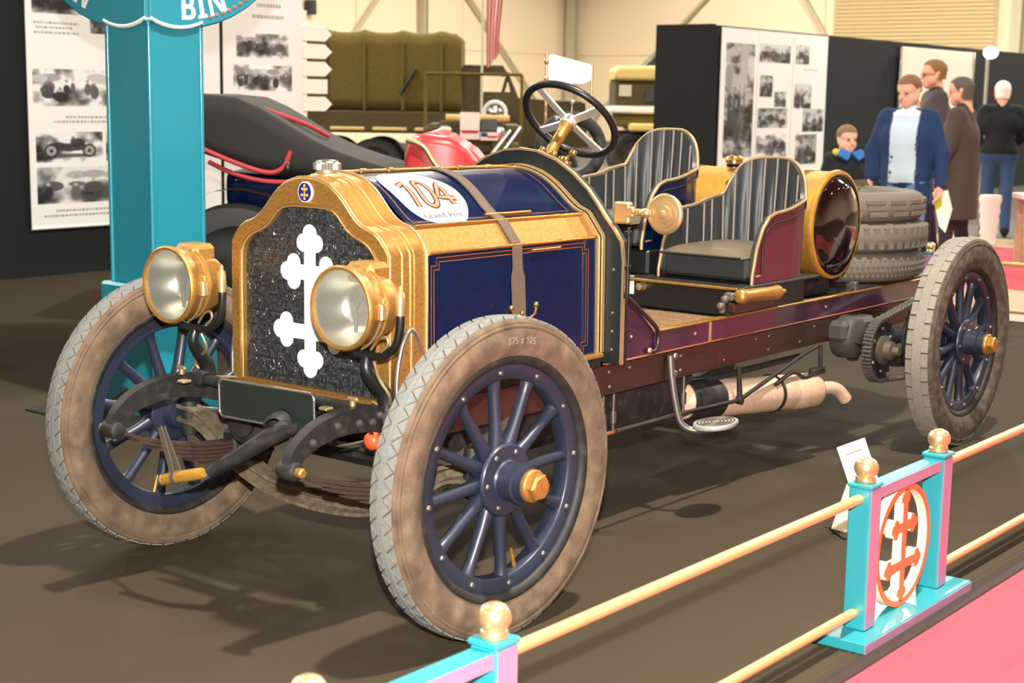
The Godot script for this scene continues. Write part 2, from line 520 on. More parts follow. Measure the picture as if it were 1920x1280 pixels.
	static func inset(poly: PackedVector2Array, b: float) -> PackedVector2Array:
		var out := PackedVector2Array()
		var K := poly.size()
		var sg := -1.0 if Geometry2D.is_polygon_clockwise(poly) else 1.0
		for i in K:
			var a := poly[(i - 1 + K) % K]
			var p := poly[i]
			var d := poly[(i + 1) % K]
			var e0 := (p - a).normalized()
			var e1 := (d - p).normalized()
			var n0 := Vector2(-e0.y, e0.x) * sg
			var n1 := Vector2(-e1.y, e1.x) * sg
			var m := (n0 + n1)
			var l := m.length()
			m = m / l if l > 1e-4 else n0
			out.append(p + m * b / max(0.5, m.dot(n0)))
		return out

	# polygon in local XY, thickness along local +Z from 0 to d
	func prism(poly: PackedVector2Array, d: float, xf := Transform3D.IDENTITY, bev := 0.0, back := true, uvscale := 1.0) -> MB:
		var top := MB.inset(poly, bev) if bev > 0.0 else poly
		var tr := Geometry2D.triangulate_polygon(top)
		var nz := (xf.basis.z).normalized()
		for k in range(0, tr.size(), 3):
			var a := top[tr[k]]
			var b := top[tr[k + 1]]
			var e := top[tr[k + 2]]
			t3(xf * Vector3(a.x, a.y, d), xf * Vector3(b.x, b.y, d), xf * Vector3(e.x, e.y, d), nz, nz, nz, a * uvscale, b * uvscale, e * uvscale)
		if back:
			tr = Geometry2D.triangulate_polygon(poly)
			for k in range(0, tr.size(), 3):
				var q: Array[Vector3] = []
				for z in 3:
					var p := poly[tr[k + z]]
					q.append(xf * Vector3(p.x, p.y, 0))
				tri(q[0], q[1], q[2], -nz)
		var K := poly.size()
		var cw := -1.0 if Geometry2D.is_polygon_clockwise(poly) else 1.0
		for k in K:
			var k1 := (k + 1) % K
			var e := poly[k1] - poly[k]
			var o := xf.basis * (Vector3(e.y, -e.x, 0) * cw)
			var z1 := d - bev
			quad(xf * Vector3(poly[k].x, poly[k].y, 0), xf * Vector3(poly[k1].x, poly[k1].y, 0), xf * Vector3(poly[k1].x, poly[k1].y, z1), xf * Vector3(poly[k].x, poly[k].y, z1), o)
			if bev > 0.0:
				quad(xf * Vector3(poly[k].x, poly[k].y, z1), xf * Vector3(poly[k1].x, poly[k1].y, z1), xf * Vector3(top[k1].x, top[k1].y, d), xf * Vector3(top[k].x, top[k].y, d), o.normalized() + nz)
		return self

	# band between two outlines with the same number of points
	func band(outer: PackedVector2Array, inner: PackedVector2Array, d: float, xf := Transform3D.IDENTITY, closed := true) -> MB:
		var K := outer.size()
		var nz := xf.basis.z.normalized()
		for k in (K if closed else K - 1):
			var k1 := (k + 1) % K
			var o0 := outer[k]
			var o1 := outer[k1]
			var i0 := inner[k]
			var i1 := inner[k1]
			for w in 2:
				var z := d * w
				quad(xf * Vector3(o0.x, o0.y, z), xf * Vector3(o1.x, o1.y, z), xf * Vector3(i1.x, i1.y, z), xf * Vector3(i0.x, i0.y, z), nz * (w * 2 - 1))
			var mid := xf.basis * Vector3((o0 - i0).x, (o0 - i0).y, 0)
			quad(xf * Vector3(o0.x, o0.y, 0), xf * Vector3(o1.x, o1.y, 0), xf * Vector3(o1.x, o1.y, d), xf * Vector3(o0.x, o0.y, d), mid)
			quad(xf * Vector3(i0.x, i0.y, 0), xf * Vector3(i1.x, i1.y, 0), xf * Vector3(i1.x, i1.y, d), xf * Vector3(i0.x, i0.y, d), -mid)
		return self

	func dome(ce: Vector3, axis: Vector3, r: float, h: float, seg := 8) -> MB:
		var xf := MB.along(ce, axis)
		lathe([Vector2(r, 0), Vector2(r * 0.9, h * 0.5), Vector2(r * 0.55, h * 0.88), Vector2(0, h)], xf, seg, 0.3)
		return self

	# transform whose local Y points along axis
	static func along(at: Vector3, axis: Vector3, roll := Vector3.UP) -> Transform3D:
		var y := axis.normalized()
		var r := roll
		if abs(y.dot(r)) > 0.98:
			r = Vector3.RIGHT if abs(y.x) < 0.9 else Vector3.FORWARD
		var x := y.cross(r).normalized()
		return Transform3D(Basis(x, y, x.cross(y)), at)

	# transform whose local Z points along axis and local Y stays as near up as can be
	static func facing(at: Vector3, axis: Vector3, up := Vector3.UP) -> Transform3D:
		var z := axis.normalized()
		var x := up.cross(z).normalized()
		return Transform3D(Basis(x, z.cross(x), z), at)

	func mesh() -> ArrayMesh:
		var a := []
		a.resize(Mesh.ARRAY_MAX)
		a[Mesh.ARRAY_VERTEX] = v
		a[Mesh.ARRAY_NORMAL] = n
		a[Mesh.ARRAY_TEX_UV] = uv
		if use_col:
			a[Mesh.ARRAY_COLOR] = col
		var m := ArrayMesh.new()
		m.add_surface_from_arrays(Mesh.PRIMITIVE_TRIANGLES, a)
		return m

func V(x: float, y: float, z: float) -> Vector3:
	return Vector3(x, y, z)

func put(mb, called: String, m: Material, parent: Node3D, at := Transform3D.IDENTITY, label := "") -> MeshInstance3D:
	var o := MeshInstance3D.new()
	o.name = called
	o.mesh = mb.mesh() if mb is MB else mb
	o.material_override = m
	o.transform = at
	if label:
		o.set_meta("label", label)
	parent.add_child(o, true)
	return o

var taken := {}
func numbered(called: String) -> String:
	taken[called] = taken.get(called, 0) + 1
	return called if taken[called] == 1 else "%s_%03d" % [called, taken[called] - 1]

func thing(called: String, label: String, category: String, at := Vector3.ZERO, turn := 0.0, group := "") -> Node3D:
	var o := Node3D.new()
	o.name = numbered(called)
	add_child(o)
	o.position = at
	o.rotation.y = turn
	tag(o, label, category, group)
	return o

func tag(o: Node, label: String, category: String, group := "") -> Node:
	o.set_meta("label", label)
	o.set_meta("category", category)
	if group:
		o.set_meta("group", group)
	return o

func struct(mb, called: String, m: Material, at := Transform3D.IDENTITY) -> MeshInstance3D:
	var o := put(mb, numbered(called), m, self, at)
	o.set_meta("kind", "structure")
	return o

func catmull(pts: Array, sub: int, closed := false) -> Array:
	var out: Array = []
	var K := pts.size()
	for i in (K if closed else K - 1):
		var p0 = pts[(i - 1 + K) % K] if (closed or i > 0) else pts[i]
		var p1 = pts[i]
		var p2 = pts[(i + 1) % K]
		var p3 = pts[(i + 2) % K] if (closed or i < K - 2) else pts[i + 1]
		for s in sub:
			var t := float(s) / sub
			out.append(0.5 * ((2.0 * p1) + (p2 - p0) * t + (2.0 * p0 - 5.0 * p1 + 4.0 * p2 - p3) * t * t + (3.0 * p1 - p0 - 3.0 * p2 + p3) * t * t * t))
	if not closed:
		out.append(pts[K - 1])
	return out

# ------------------------------------------------------------------ textures and materials
func noise_image(seed_: int, freq: float, size: int, octaves := 4, w := 0) -> Image:
	var f := FastNoiseLite.new()
	f.seed = seed_
	f.frequency = freq
	f.fractal_octaves = octaves
	f.noise_type = FastNoiseLite.TYPE_SIMPLEX_SMOOTH
	return f.get_seamless_image(size if w == 0 else w, size)

func blend_images(a: Image, b: Image, wb: float) -> Image:
	# weighted sum of two noise pictures of one size, spread back to the full range
	var da := a.get_data()
	var db := b.get_data()
	var o := PackedByteArray()
	o.resize(da.size())
	for i in da.size():
		o[i] = clampi(int((da[i] * (1.0 - wb) + db[i] * wb - 128.0) * 1.25 + 128.0), 0, 255)
	return Image.create_from_data(a.get_width(), a.get_height(), false, Image.FORMAT_L8, o)

func ramp_tex(img: Image, stops: Array) -> ImageTexture:
	var g := Gradient.new()
	var offs := PackedFloat32Array()
	var cols := PackedColorArray()
	for s in stops:
		offs.append(s[0]); cols.append(s[1])
	g.offsets = offs; g.colors = cols
	var lut: Array[Color] = []
	for i in 256:
		lut.append(g.sample(i / 255.0))
	var w := img.get_width()
	var h := img.get_height()
	var data := img.get_data()
	if img.get_format() != Image.FORMAT_L8:
		img.convert(Image.FORMAT_L8)
		data = img.get_data()
	var outb := PackedByteArray()
	outb.resize(w * h * 3)
	for i in w * h:
		var c: Color = lut[data[i]]
		outb[i * 3] = c.r8; outb[i * 3 + 1] = c.g8; outb[i * 3 + 2] = c.b8
	return ImageTexture.create_from_image(Image.create_from_data(w, h, false, Image.FORMAT_RGB8, outb))

func normal_tex(img: Image, k: float) -> ImageTexture:
	var i: Image = img.duplicate()
	i.convert(Image.FORMAT_RGBA8)
	i.bump_map_to_normal_map(k)
	return ImageTexture.create_from_image(i)

func mat(c: Color, rough := 0.6, metal := 0.0, o := {}) -> StandardMaterial3D:
	var m := StandardMaterial3D.new()
	m.albedo_color = c
	m.roughness = rough
	m.metallic = metal
	m.metallic_specular = o.get("spec", 0.5)
	if o.has("tex"):
		m.albedo_texture = o.tex
	if o.has("bump"):
		m.normal_enabled = true
		m.normal_texture = o.bump
		m.normal_scale = o.get("bump_scale", 1.0)
	if o.has("tri"):
		m.uv1_triplanar = true
		m.uv1_scale = o.tri if o.tri is Vector3 else Vector3.ONE * float(o.tri)
		if o.get("world", false):
			m.uv1_world_triplanar = true
	if o.has("coat"):
		m.clearcoat_enabled = true
		m.clearcoat = o.coat
		m.clearcoat_roughness = o.get("coat_rough", 0.05)
	if o.has("sheen"):
		m.rim_enabled = true
		m.rim = o.sheen
		m.rim_tint = 0.5
	if o.get("vc", false):
		m.vertex_color_use_as_albedo = true
	return m

func rgb(r: int, g: int, b: int) -> Color:
	return Color8(r, g, b)

# ------------------------------------------------------------------ the racing car
const HP := [Vector2(0, 1.214), Vector2(0.03, 1.212), Vector2(0.06, 1.206), Vector2(0.09, 1.196), Vector2(0.12, 1.182), Vector2(0.15, 1.163), Vector2(0.18, 1.139), Vector2(0.21, 1.112), Vector2(0.24, 1.090), Vector2(0.278, 1.074), Vector2(0.33, 1.005), Vector2(0.335, 0.63)]
var HS: Array = []

func hood_init() -> void:
	HS = [0.0]
	for i in HP.size() - 1:
		HS.append(HS[i] + HP[i].distance_to(HP[i + 1]))

# point on the bonnet: s metres round from the ridge (left positive), at z, off metres above the skin
func hood_at(s: float, z: float, off := 0.0) -> Vector3:
	var sg := 1.0 if s >= 0 else -1.0
	var a: float = min(abs(s), HS[HS.size() - 1] - 0.0001)
	var i := 0
	while i < HP.size() - 2 and HS[i + 1] < a:
		i += 1
	var t: float = (a - HS[i]) / (HS[i + 1] - HS[i])
	var q: Vector2 = HP[i].lerp(HP[i + 1], t)
	var d: Vector2 = (HP[i + 1] - HP[i]).normalized()
	var nn := Vector2(-d.y, d.x)
	var k := 1.0 + 0.04 * (-z - 0.1) / 0.8
	return V(sg * (q.x * k + nn.x * off), q.y + nn.y * off, z)

func hood_skin(s0: float, s1: float, ns: int, z0: float, z1: float, nz: int, off: float) -> MB:
	var rings: Array = []
	for i in nz + 1:
		var r := PackedVector3Array()
		for k in ns + 1:
			r.append(hood_at(lerpf(s0, s1, float(k) / ns), lerpf(z0, z1, float(i) / nz), off))
		rings.append(r)
	return MB.new().loft(rings, false)

# flat outline in (s, z) laid on the bonnet skin
func hood_patch(poly: PackedVector2Array, off: float) -> MB:
	var m := MB.new()
	var c := Vector2.ZERO
	for q in poly:
		c += q / poly.size()
	var NR := 8
	var rings: Array = []
	for i in NR + 1:
		var r := PackedVector3Array()
		for q in poly:
			var w: Vector2 = c.lerp(q, max(0.001, float(i) / NR))
			r.append(hood_at(w.x, w.y, off))
		rings.append(r)
	return m.loft(rings, true)

# line of given width through (s, z) points on the bonnet skin
func hood_line(pts: Array, w: float, off: float, closed := false) -> MB:
	var fine: Array = []
	var K := pts.size()
	for i in (K if closed else K - 1):
		var a: Vector2 = pts[i]
		var b: Vector2 = pts[(i + 1) % K]
		var nsub := int(max(1, ceil(a.distance_to(b) / 0.02)))
		for k in nsub:
			fine.append(a.lerp(b, float(k) / nsub))
	if not closed:
		fine.append(pts[K - 1])
	var F := fine.size()
	var A := PackedVector3Array()
	var B := PackedVector3Array()
	for i in F:
		var p: Vector2 = fine[(i - 1 + F) % F] if (closed or i > 0) else fine[i]
		var q: Vector2 = fine[(i + 1) % F] if (closed or i < F - 1) else fine[i]
		var t := (q - p).normalized()
		var nn := Vector2(-t.y, t.x) * w * 0.5
		A.append(hood_at(fine[i].x + nn.x, fine[i].y + nn.y, off))
		B.append(hood_at(fine[i].x - nn.x, fine[i].y - nn.y, off))
	if closed:
		A.append(A[0]); B.append(B[0])
	return MB.new().loft([A, B], false)

func text_mesh(s: String, size: float, bold := false, serif := false) -> ArrayMesh:
	var t := TextMesh.new()
	var f := SystemFont.new()
	f.font_names = PackedStringArray(["Droid Serif" if serif else "Droid Sans"])
	if bold:
		f.font_weight = 700
	t.font = f
	t.text = s
	t.font_size = 64
	t.pixel_size = size / 64.0
	t.depth = 0.0
	t.curve_step = 2.0
	var a := t.get_mesh_arrays()
	var m := ArrayMesh.new()
	m.add_surface_from_arrays(Mesh.PRIMITIVE_TRIANGLES, a)
	return m

# lettering bent over a surface: fn maps (x along, y up) to a point
func text_on(s: String, size: float, fn: Callable, bold := false, serif := false) -> MB:
	var am := text_mesh(s, size, bold, serif)
	var m := MB.new()
	if am.get_surface_count() == 0:
		return m
	var a := am.surface_get_arrays(0)
	var vs: PackedVector3Array = a[Mesh.ARRAY_VERTEX]
	var ns: PackedVector3Array = a[Mesh.ARRAY_NORMAL]
	var ix = a[Mesh.ARRAY_INDEX]
	var order: Array = []
	if ix != null and ix.size() > 0:
		order = Array(ix)
	else:
		order = range(vs.size())
	for k in range(0, order.size(), 3):
		if ns[order[k]].z < 0.5:
			continue
		var p: Array[Vector3] = []
		for j in 3:
			var q := vs[order[k + j]]
			p.append(fn.call(q.x, q.y))
		var g := (p[2] - p[0]).cross(p[1] - p[0])
		if g.length_squared() < 1e-16:
			continue
		m.tri(p[0], p[1], p[2], g)
	return m

func ellipse(rx: float, ry: float, k: int, a0 := 0.0) -> PackedVector2Array:
	var o := PackedVector2Array()
	for i in k:
		var a := a0 + TAU * i / k
		o.append(Vector2(cos(a) * rx, sin(a) * ry))
	return o

# double-barred cross with three-lobed ends, as one flat plate; xf local Z is the front
func lorraine(h: float, arm_up: float, arm_low: float, w: float, lobe: float, d: float, xf: Transform3D, y_up: float, y_low: float) -> MB:
	var polys: Array[PackedVector2Array] = []
	var rect := func(x0: float, y0: float, x1: float, y1: float) -> PackedVector2Array:
		return PackedVector2Array([Vector2(x0, y0), Vector2(x1, y0), Vector2(x1, y1), Vector2(x0, y1)])
	var circ := func(x: float, y: float, r: float) -> PackedVector2Array:
		var o := PackedVector2Array()
		for i in 20:
			o.append(Vector2(x + cos(TAU * i / 20) * r, y + sin(TAU * i / 20) * r))
		return o
	polys.append(rect.call(-w / 2, -h / 2 + lobe, w / 2, h / 2 - lobe))
	polys.append(rect.call(-arm_up + lobe, y_up - w / 2, arm_up - lobe, y_up + w / 2))
	polys.append(rect.call(-arm_low + lobe, y_low - w / 2, arm_low - lobe, y_low + w / 2))
	for e in [[0.0, h / 2 - lobe, 0.0, 1.0], [0.0, -h / 2 + lobe, 0.0, -1.0], [arm_up - lobe, y_up, 1.0, 0.0], [-arm_up + lobe, y_up, -1.0, 0.0], [arm_low - lobe, y_low, 1.0, 0.0], [-arm_low + lobe, y_low, -1.0, 0.0]]:
		var tip := Vector2(e[2], e[3])
		var sd := Vector2(-tip.y, tip.x)
		var b := Vector2(e[0], e[1])
		var q := b + tip * lobe * 0.42
		polys.append(circ.call(q.x, q.y, lobe * 0.58))
		for s in [-1.0, 1.0]:
			var p: Vector2 = b - tip * lobe * 0.15 + sd * s * lobe * 0.55
			polys.append(circ.call(p.x, p.y, lobe * 0.56))
	var u: Array[PackedVector2Array] = [polys[0]]
	for i in range(1, polys.size()):
		var nu: Array[PackedVector2Array] = []
		var cur := polys[i]
		for q in u:
			var r := Geometry2D.merge_polygons(cur, q)
			if r.size() == 1:
				cur = r[0]
			else:
				var outer: Array[PackedVector2Array] = []
				for z in r:
					if not Geometry2D.is_polygon_clockwise(z):
						outer.append(z)
				if outer.size() == 1:
					cur = outer[0]
				else:
					nu.append(q)
		nu.append(cur)
		u = nu
	var m := MB.new()
	for q in u:
		m.prism(q, d, xf)
	return m

func wheel_meshes(front: bool) -> Dictionary:
	var R := 0.4375 if front else 0.445
	var hw := 0.053 if front else 0.062
	var rr := 0.325 if front else 0.314
	var X := MB.along(Vector3.ZERO, Vector3.RIGHT)
	var D := {}
	# wooden felloe with the steel rim round it
	D.felloe = MB.new().lathe([Vector2(rr - 0.052, -0.026), Vector2(rr - 0.056, -0.02), Vector2(rr - 0.056, 0.02), Vector2(rr - 0.052, 0.026), Vector2(rr - 0.018, 0.028), Vector2(rr - 0.016, 0.028), Vector2(rr - 0.016, -0.028), Vector2(rr - 0.018, -0.028), Vector2(rr - 0.052, -0.026)], X, 72).mesh()
	D.rim = MB.new().lathe([Vector2(rr - 0.016, -0.03), Vector2(rr - 0.016, 0.03), Vector2(rr - 0.012, 0.037), Vector2(rr - 0.004, 0.043), Vector2(rr + 0.006, 0.045), Vector2(rr + 0.009, 0.042), Vector2(rr + 0.002, 0.036), Vector2(rr + 0.002, -0.036), Vector2(rr + 0.009, -0.042), Vector2(rr + 0.006, -0.045), Vector2(rr - 0.004, -0.043), Vector2(rr - 0.012, -0.037), Vector2(rr - 0.016, -0.03)], X, 72).mesh()
	var pr: Array = []
	var sec: Array = [[rr + 0.001, 0.58], [rr + 0.01, 0.8], [rr + 0.022, 0.84], [rr + 0.03, 0.93], [rr + 0.045, 0.985], [rr + 0.06, 1.0], [rr + 0.076, 0.965], [R - 0.03, 0.90], [R - 0.0285, 0.935], [R - 0.024, 0.93], [R - 0.023, 0.885], [R - 0.018, 0.84], [R - 0.0165, 0.855], [R - 0.0125, 0.82], [R - 0.0075, 0.7], [R - 0.0045, 0.4], [R - 0.004, 0.0]]
	for q in sec:
		pr.append(Vector2(q[0], q[1] * hw))
	for i in range(sec.size() - 2, -1, -1):
		pr.append(Vector2(sec[i][0], -sec[i][1] * hw))
	D.tyre = MB.new().lathe(pr, X, 96).mesh()
	var tm := MB.new()
	var polar := func(a: float, r: float, x: float) -> Vector3:
		return Vector3(x, r * cos(a), r * sin(a))
	if front:
		tm.lathe([Vector2(R - 0.008, -0.0085), Vector2(R, -0.0075), Vector2(R, 0.0075), Vector2(R - 0.008, 0.0085)], X, 96)
		var N := 58
		for s in [-1.0, 1.0]:
			for i in N:
				for up in 2:
					var a0 := TAU * (i + 0.5 * up) / N
					var hwid := TAU / N * 0.41
					var xi := 0.0105
					var xo := 0.036
					var q: Array = []
					if up == 0:
						q = [[a0 - hwid, xo], [a0 + hwid, xo], [a0, xi + 0.002]]
					else:
						q = [[a0 - hwid, xi], [a0 + hwid, xi], [a0, xo - 0.002]]
					var top: Array[Vector3] = []
					var bot: Array[Vector3] = []
					var cen := Vector3.ZERO
					for w in q:
						var rt: float = R - (0.0035 if w[1] > 0.03 else 0.0)
						top.append(polar.call(w[0], rt, w[1] * s)); bot.append(polar.call(w[0], R - 0.013, w[1] * s))
						cen += top[top.size() - 1] / 3.0
					tm.tri(top[0], top[1], top[2], cen)
					for k in 3:
						var k1 := (k + 1) % 3
						tm.quad(bot[k], bot[k1], top[k1], top[k], (top[k] + top[k1]) * 0.5 - cen)
	else:
		tm.lathe([Vector2(R - 0.008, -0.021), Vector2(R, -0.019), Vector2(R, 0.019), Vector2(R - 0.008, 0.021)], X, 96)
		var N := 46
		for s in [-1.0, 1.0]:
			for i in N:
				var a0 := TAU * (i + (0.5 if s > 0 else 0.0)) / N
				var a1 := a0 + TAU / N * 0.88
				var am := (a0 + a1) / 2
				var top: Array[Vector3] = [polar.call(a0, R - 0.0005, 0.0205 * s), polar.call(a1, R - 0.0005, 0.0205 * s), polar.call(a1, R - 0.004, 0.047 * s), polar.call(a0, R - 0.004, 0.047 * s)]
				var bot: Array[Vector3] = []
				for w in top:
					bot.append(Vector3(w.x, w.y * 0.97, w.z * 0.97))
				var cen: Vector3 = polar.call(am, R, 0.034 * s)
				tm.quad(top[0], top[1], top[2], top[3], cen)
				for k in 4:
					var k1 := (k + 1) % 4
					tm.quad(bot[k], bot[k1], top[k1], top[k], (top[k] + top[k1]) * 0.5 - cen)
	D.tread = tm.mesh()
	# one spoke along +Y
	var rings: Array = []
	for q in [[0.07, 0.024, 0.02], [0.1, 0.021, 0.021], [0.14, 0.0165, 0.019], [0.2, 0.0155, 0.0175], [rr - 0.09, 0.0155, 0.017], [rr - 0.065, 0.018, 0.019], [rr - 0.052, 0.024, 0.022]]:
		var r := PackedVector3Array()
		for k in 14:
			var a := TAU * k / 14
			r.append(V(q[2] * cos(a), q[0], q[1] * sin(a)))
		rings.append(r)
	D.spoke = MB.new().loft(rings, true, true, true).mesh()
	D.hub = MB.new().lathe([Vector2(0, -0.06), Vector2(0.05, -0.06), Vector2(0.055, -0.05), Vector2(0.06, -0.035), Vector2(0.09, -0.03), Vector2(0.095, -0.024), Vector2(0.095, -0.018), Vector2(0.06, -0.018), Vector2(0.06, 0.02), Vector2(0.094, 0.022), Vector2(0.099, 0.026), Vector2(0.098, 0.032), Vector2(0.094, 0.036), Vector2(0.056, 0.038), Vector2(0.052, 0.043), Vector2(0.051, 0.078), Vector2(0.055, 0.08), Vector2(0.055, 0.09), Vector2(0.048, 0.093), Vector2(0.047, 0.118), Vector2(0, 0.118)], X, 40, 0.8).mesh()
	var cap := MB.new()
	cap.lathe([Vector2(0.041, 0.112), Vector2(0.044, 0.118), Vector2(0.044, 0.13), Vector2(0.04, 0.134), Vector2(0.0, 0.134)], X, 32)
	var hex := ellipse(0.037, 0.037, 6)
	cap.prism(hex, 0.022, MB.facing(V(0.132, 0, 0), Vector3.RIGHT), 0.003)
	cap.lathe([Vector2(0.03, 0.153), Vector2(0.028, 0.157), Vector2(0, 0.158)], X, 24)
	D.cap = cap.mesh()
	D.bolt = MB.new().lathe([Vector2(0.009, 0), Vector2(0.0085, 0.004), Vector2(0.005, 0.008), Vector2(0, 0.009)], X, 8, 0.3).mesh()
	D.valve = MB.new().tube([V(0, rr - 0.05, 0), V(0, rr - 0.085, 0)], 0.006, 8).tube([V(0, rr - 0.085, 0), V(0, rr - 0.11, 0)], 0.0045, 8).mesh()
	D.rr = rr
	return D

func put_wheel(D: Dictionary, parent: Node3D, called: String, at: Vector3, basis: Basis, front: bool, spin: float) -> void:
	var w := put(D.felloe, called, M.blue_wheel, parent, Transform3D(basis, at))
	put(D.rim, "rim", M.black_dusty, w)
	put(D.tyre, "tyre", M.tyre if front else M.tyre_rear, w, Transform3D.IDENTITY, "dusty tan rubber tyre")
	put(D.tread, "tread", M.tread if front else M.tread_rear, w, Transform3D.IDENTITY, "pale grey tread")
	for i in 12:
		var b := Basis(Vector3.RIGHT, spin + TAU * i / 12)
		put(D.spoke, "spoke", M.blue_wheel, w, Transform3D(b, Vector3.ZERO))
		put(D.bolt, "rim_bolt", M.steel, w, Transform3D(b, b * V(0.026, D.rr - 0.034, 0)))
	put(D.hub, "hub", M.blue_wheel, w)
	put(D.cap, "hub_cap", M.brass, w, Transform3D.IDENTITY, "brass hexagon hub cap")
	for i in 6:
		var b := Basis(Vector3.RIGHT, spin + TAU * (i + 0.5) / 6)
		put(D.bolt, "hub_bolt", M.steel, w, Transform3D(b, b * V(0.033, 0.078, 0)))
	put(D.valve, "valve", M.brass, w, Transform3D(Basis(Vector3.RIGHT, PI + 0.28), Vector3.ZERO))

func racing_car() -> void:
	hood_init()
	var car := thing("racing_car", "brass-nosed open veteran racing car with blue bonnet numbered 104 and wooden spoked wheels", "car")
	# wheels
	var F := wheel_meshes(true)
	var Rr := wheel_meshes(false)
	var st := Basis(Vector3.UP, -0.0481)
	put_wheel(F, car, "front_wheel", V(0.671, 0.4375, 0), st, true, 0.08)
	put_wheel(F, car, "front_wheel", V(-0.671, 0.4375, 0), st * Basis(Vector3.UP, PI), true, 0.2)
	put_wheel(Rr, car, "rear_wheel", V(0.66, 0.445, -3.153), Basis.IDENTITY, false, 0.12)
	put_wheel(Rr, car, "rear_wheel", V(-0.66, 0.445, -3.153), Basis(Vector3.UP, PI), false, 0.1)
	car_sizes(car, st)
	car_chassis(car)
	car_front(car)
	car_radiator(car)
	car_bonnet(car)
	car_lamps(car)
	car_dash(car)
	car_seats(car)
	car_tail(car)

func car_sizes(car: Node3D, st: Basis) -> void:
	# raised size marking on the near front tyre's wall
	var tyre := car.get_node("front_wheel/tyre") as Node3D
	var fn := func(x: float, y: float) -> Vector3:
		var r := 0.376 + y
		var a := -x / 0.376 - 0.08
		return Vector3(0.0545, r * cos(a), r * sin(a))
	put(text_on("875 x 105", 0.026, fn, true), "size_marking", M.piping, tyre)

func rect_prof(w: float, h: float) -> Array:
	return [Vector2(-w / 2, -h / 2), Vector2(w / 2, -h / 2), Vector2(w / 2, h / 2), Vector2(-w / 2, h / 2)]

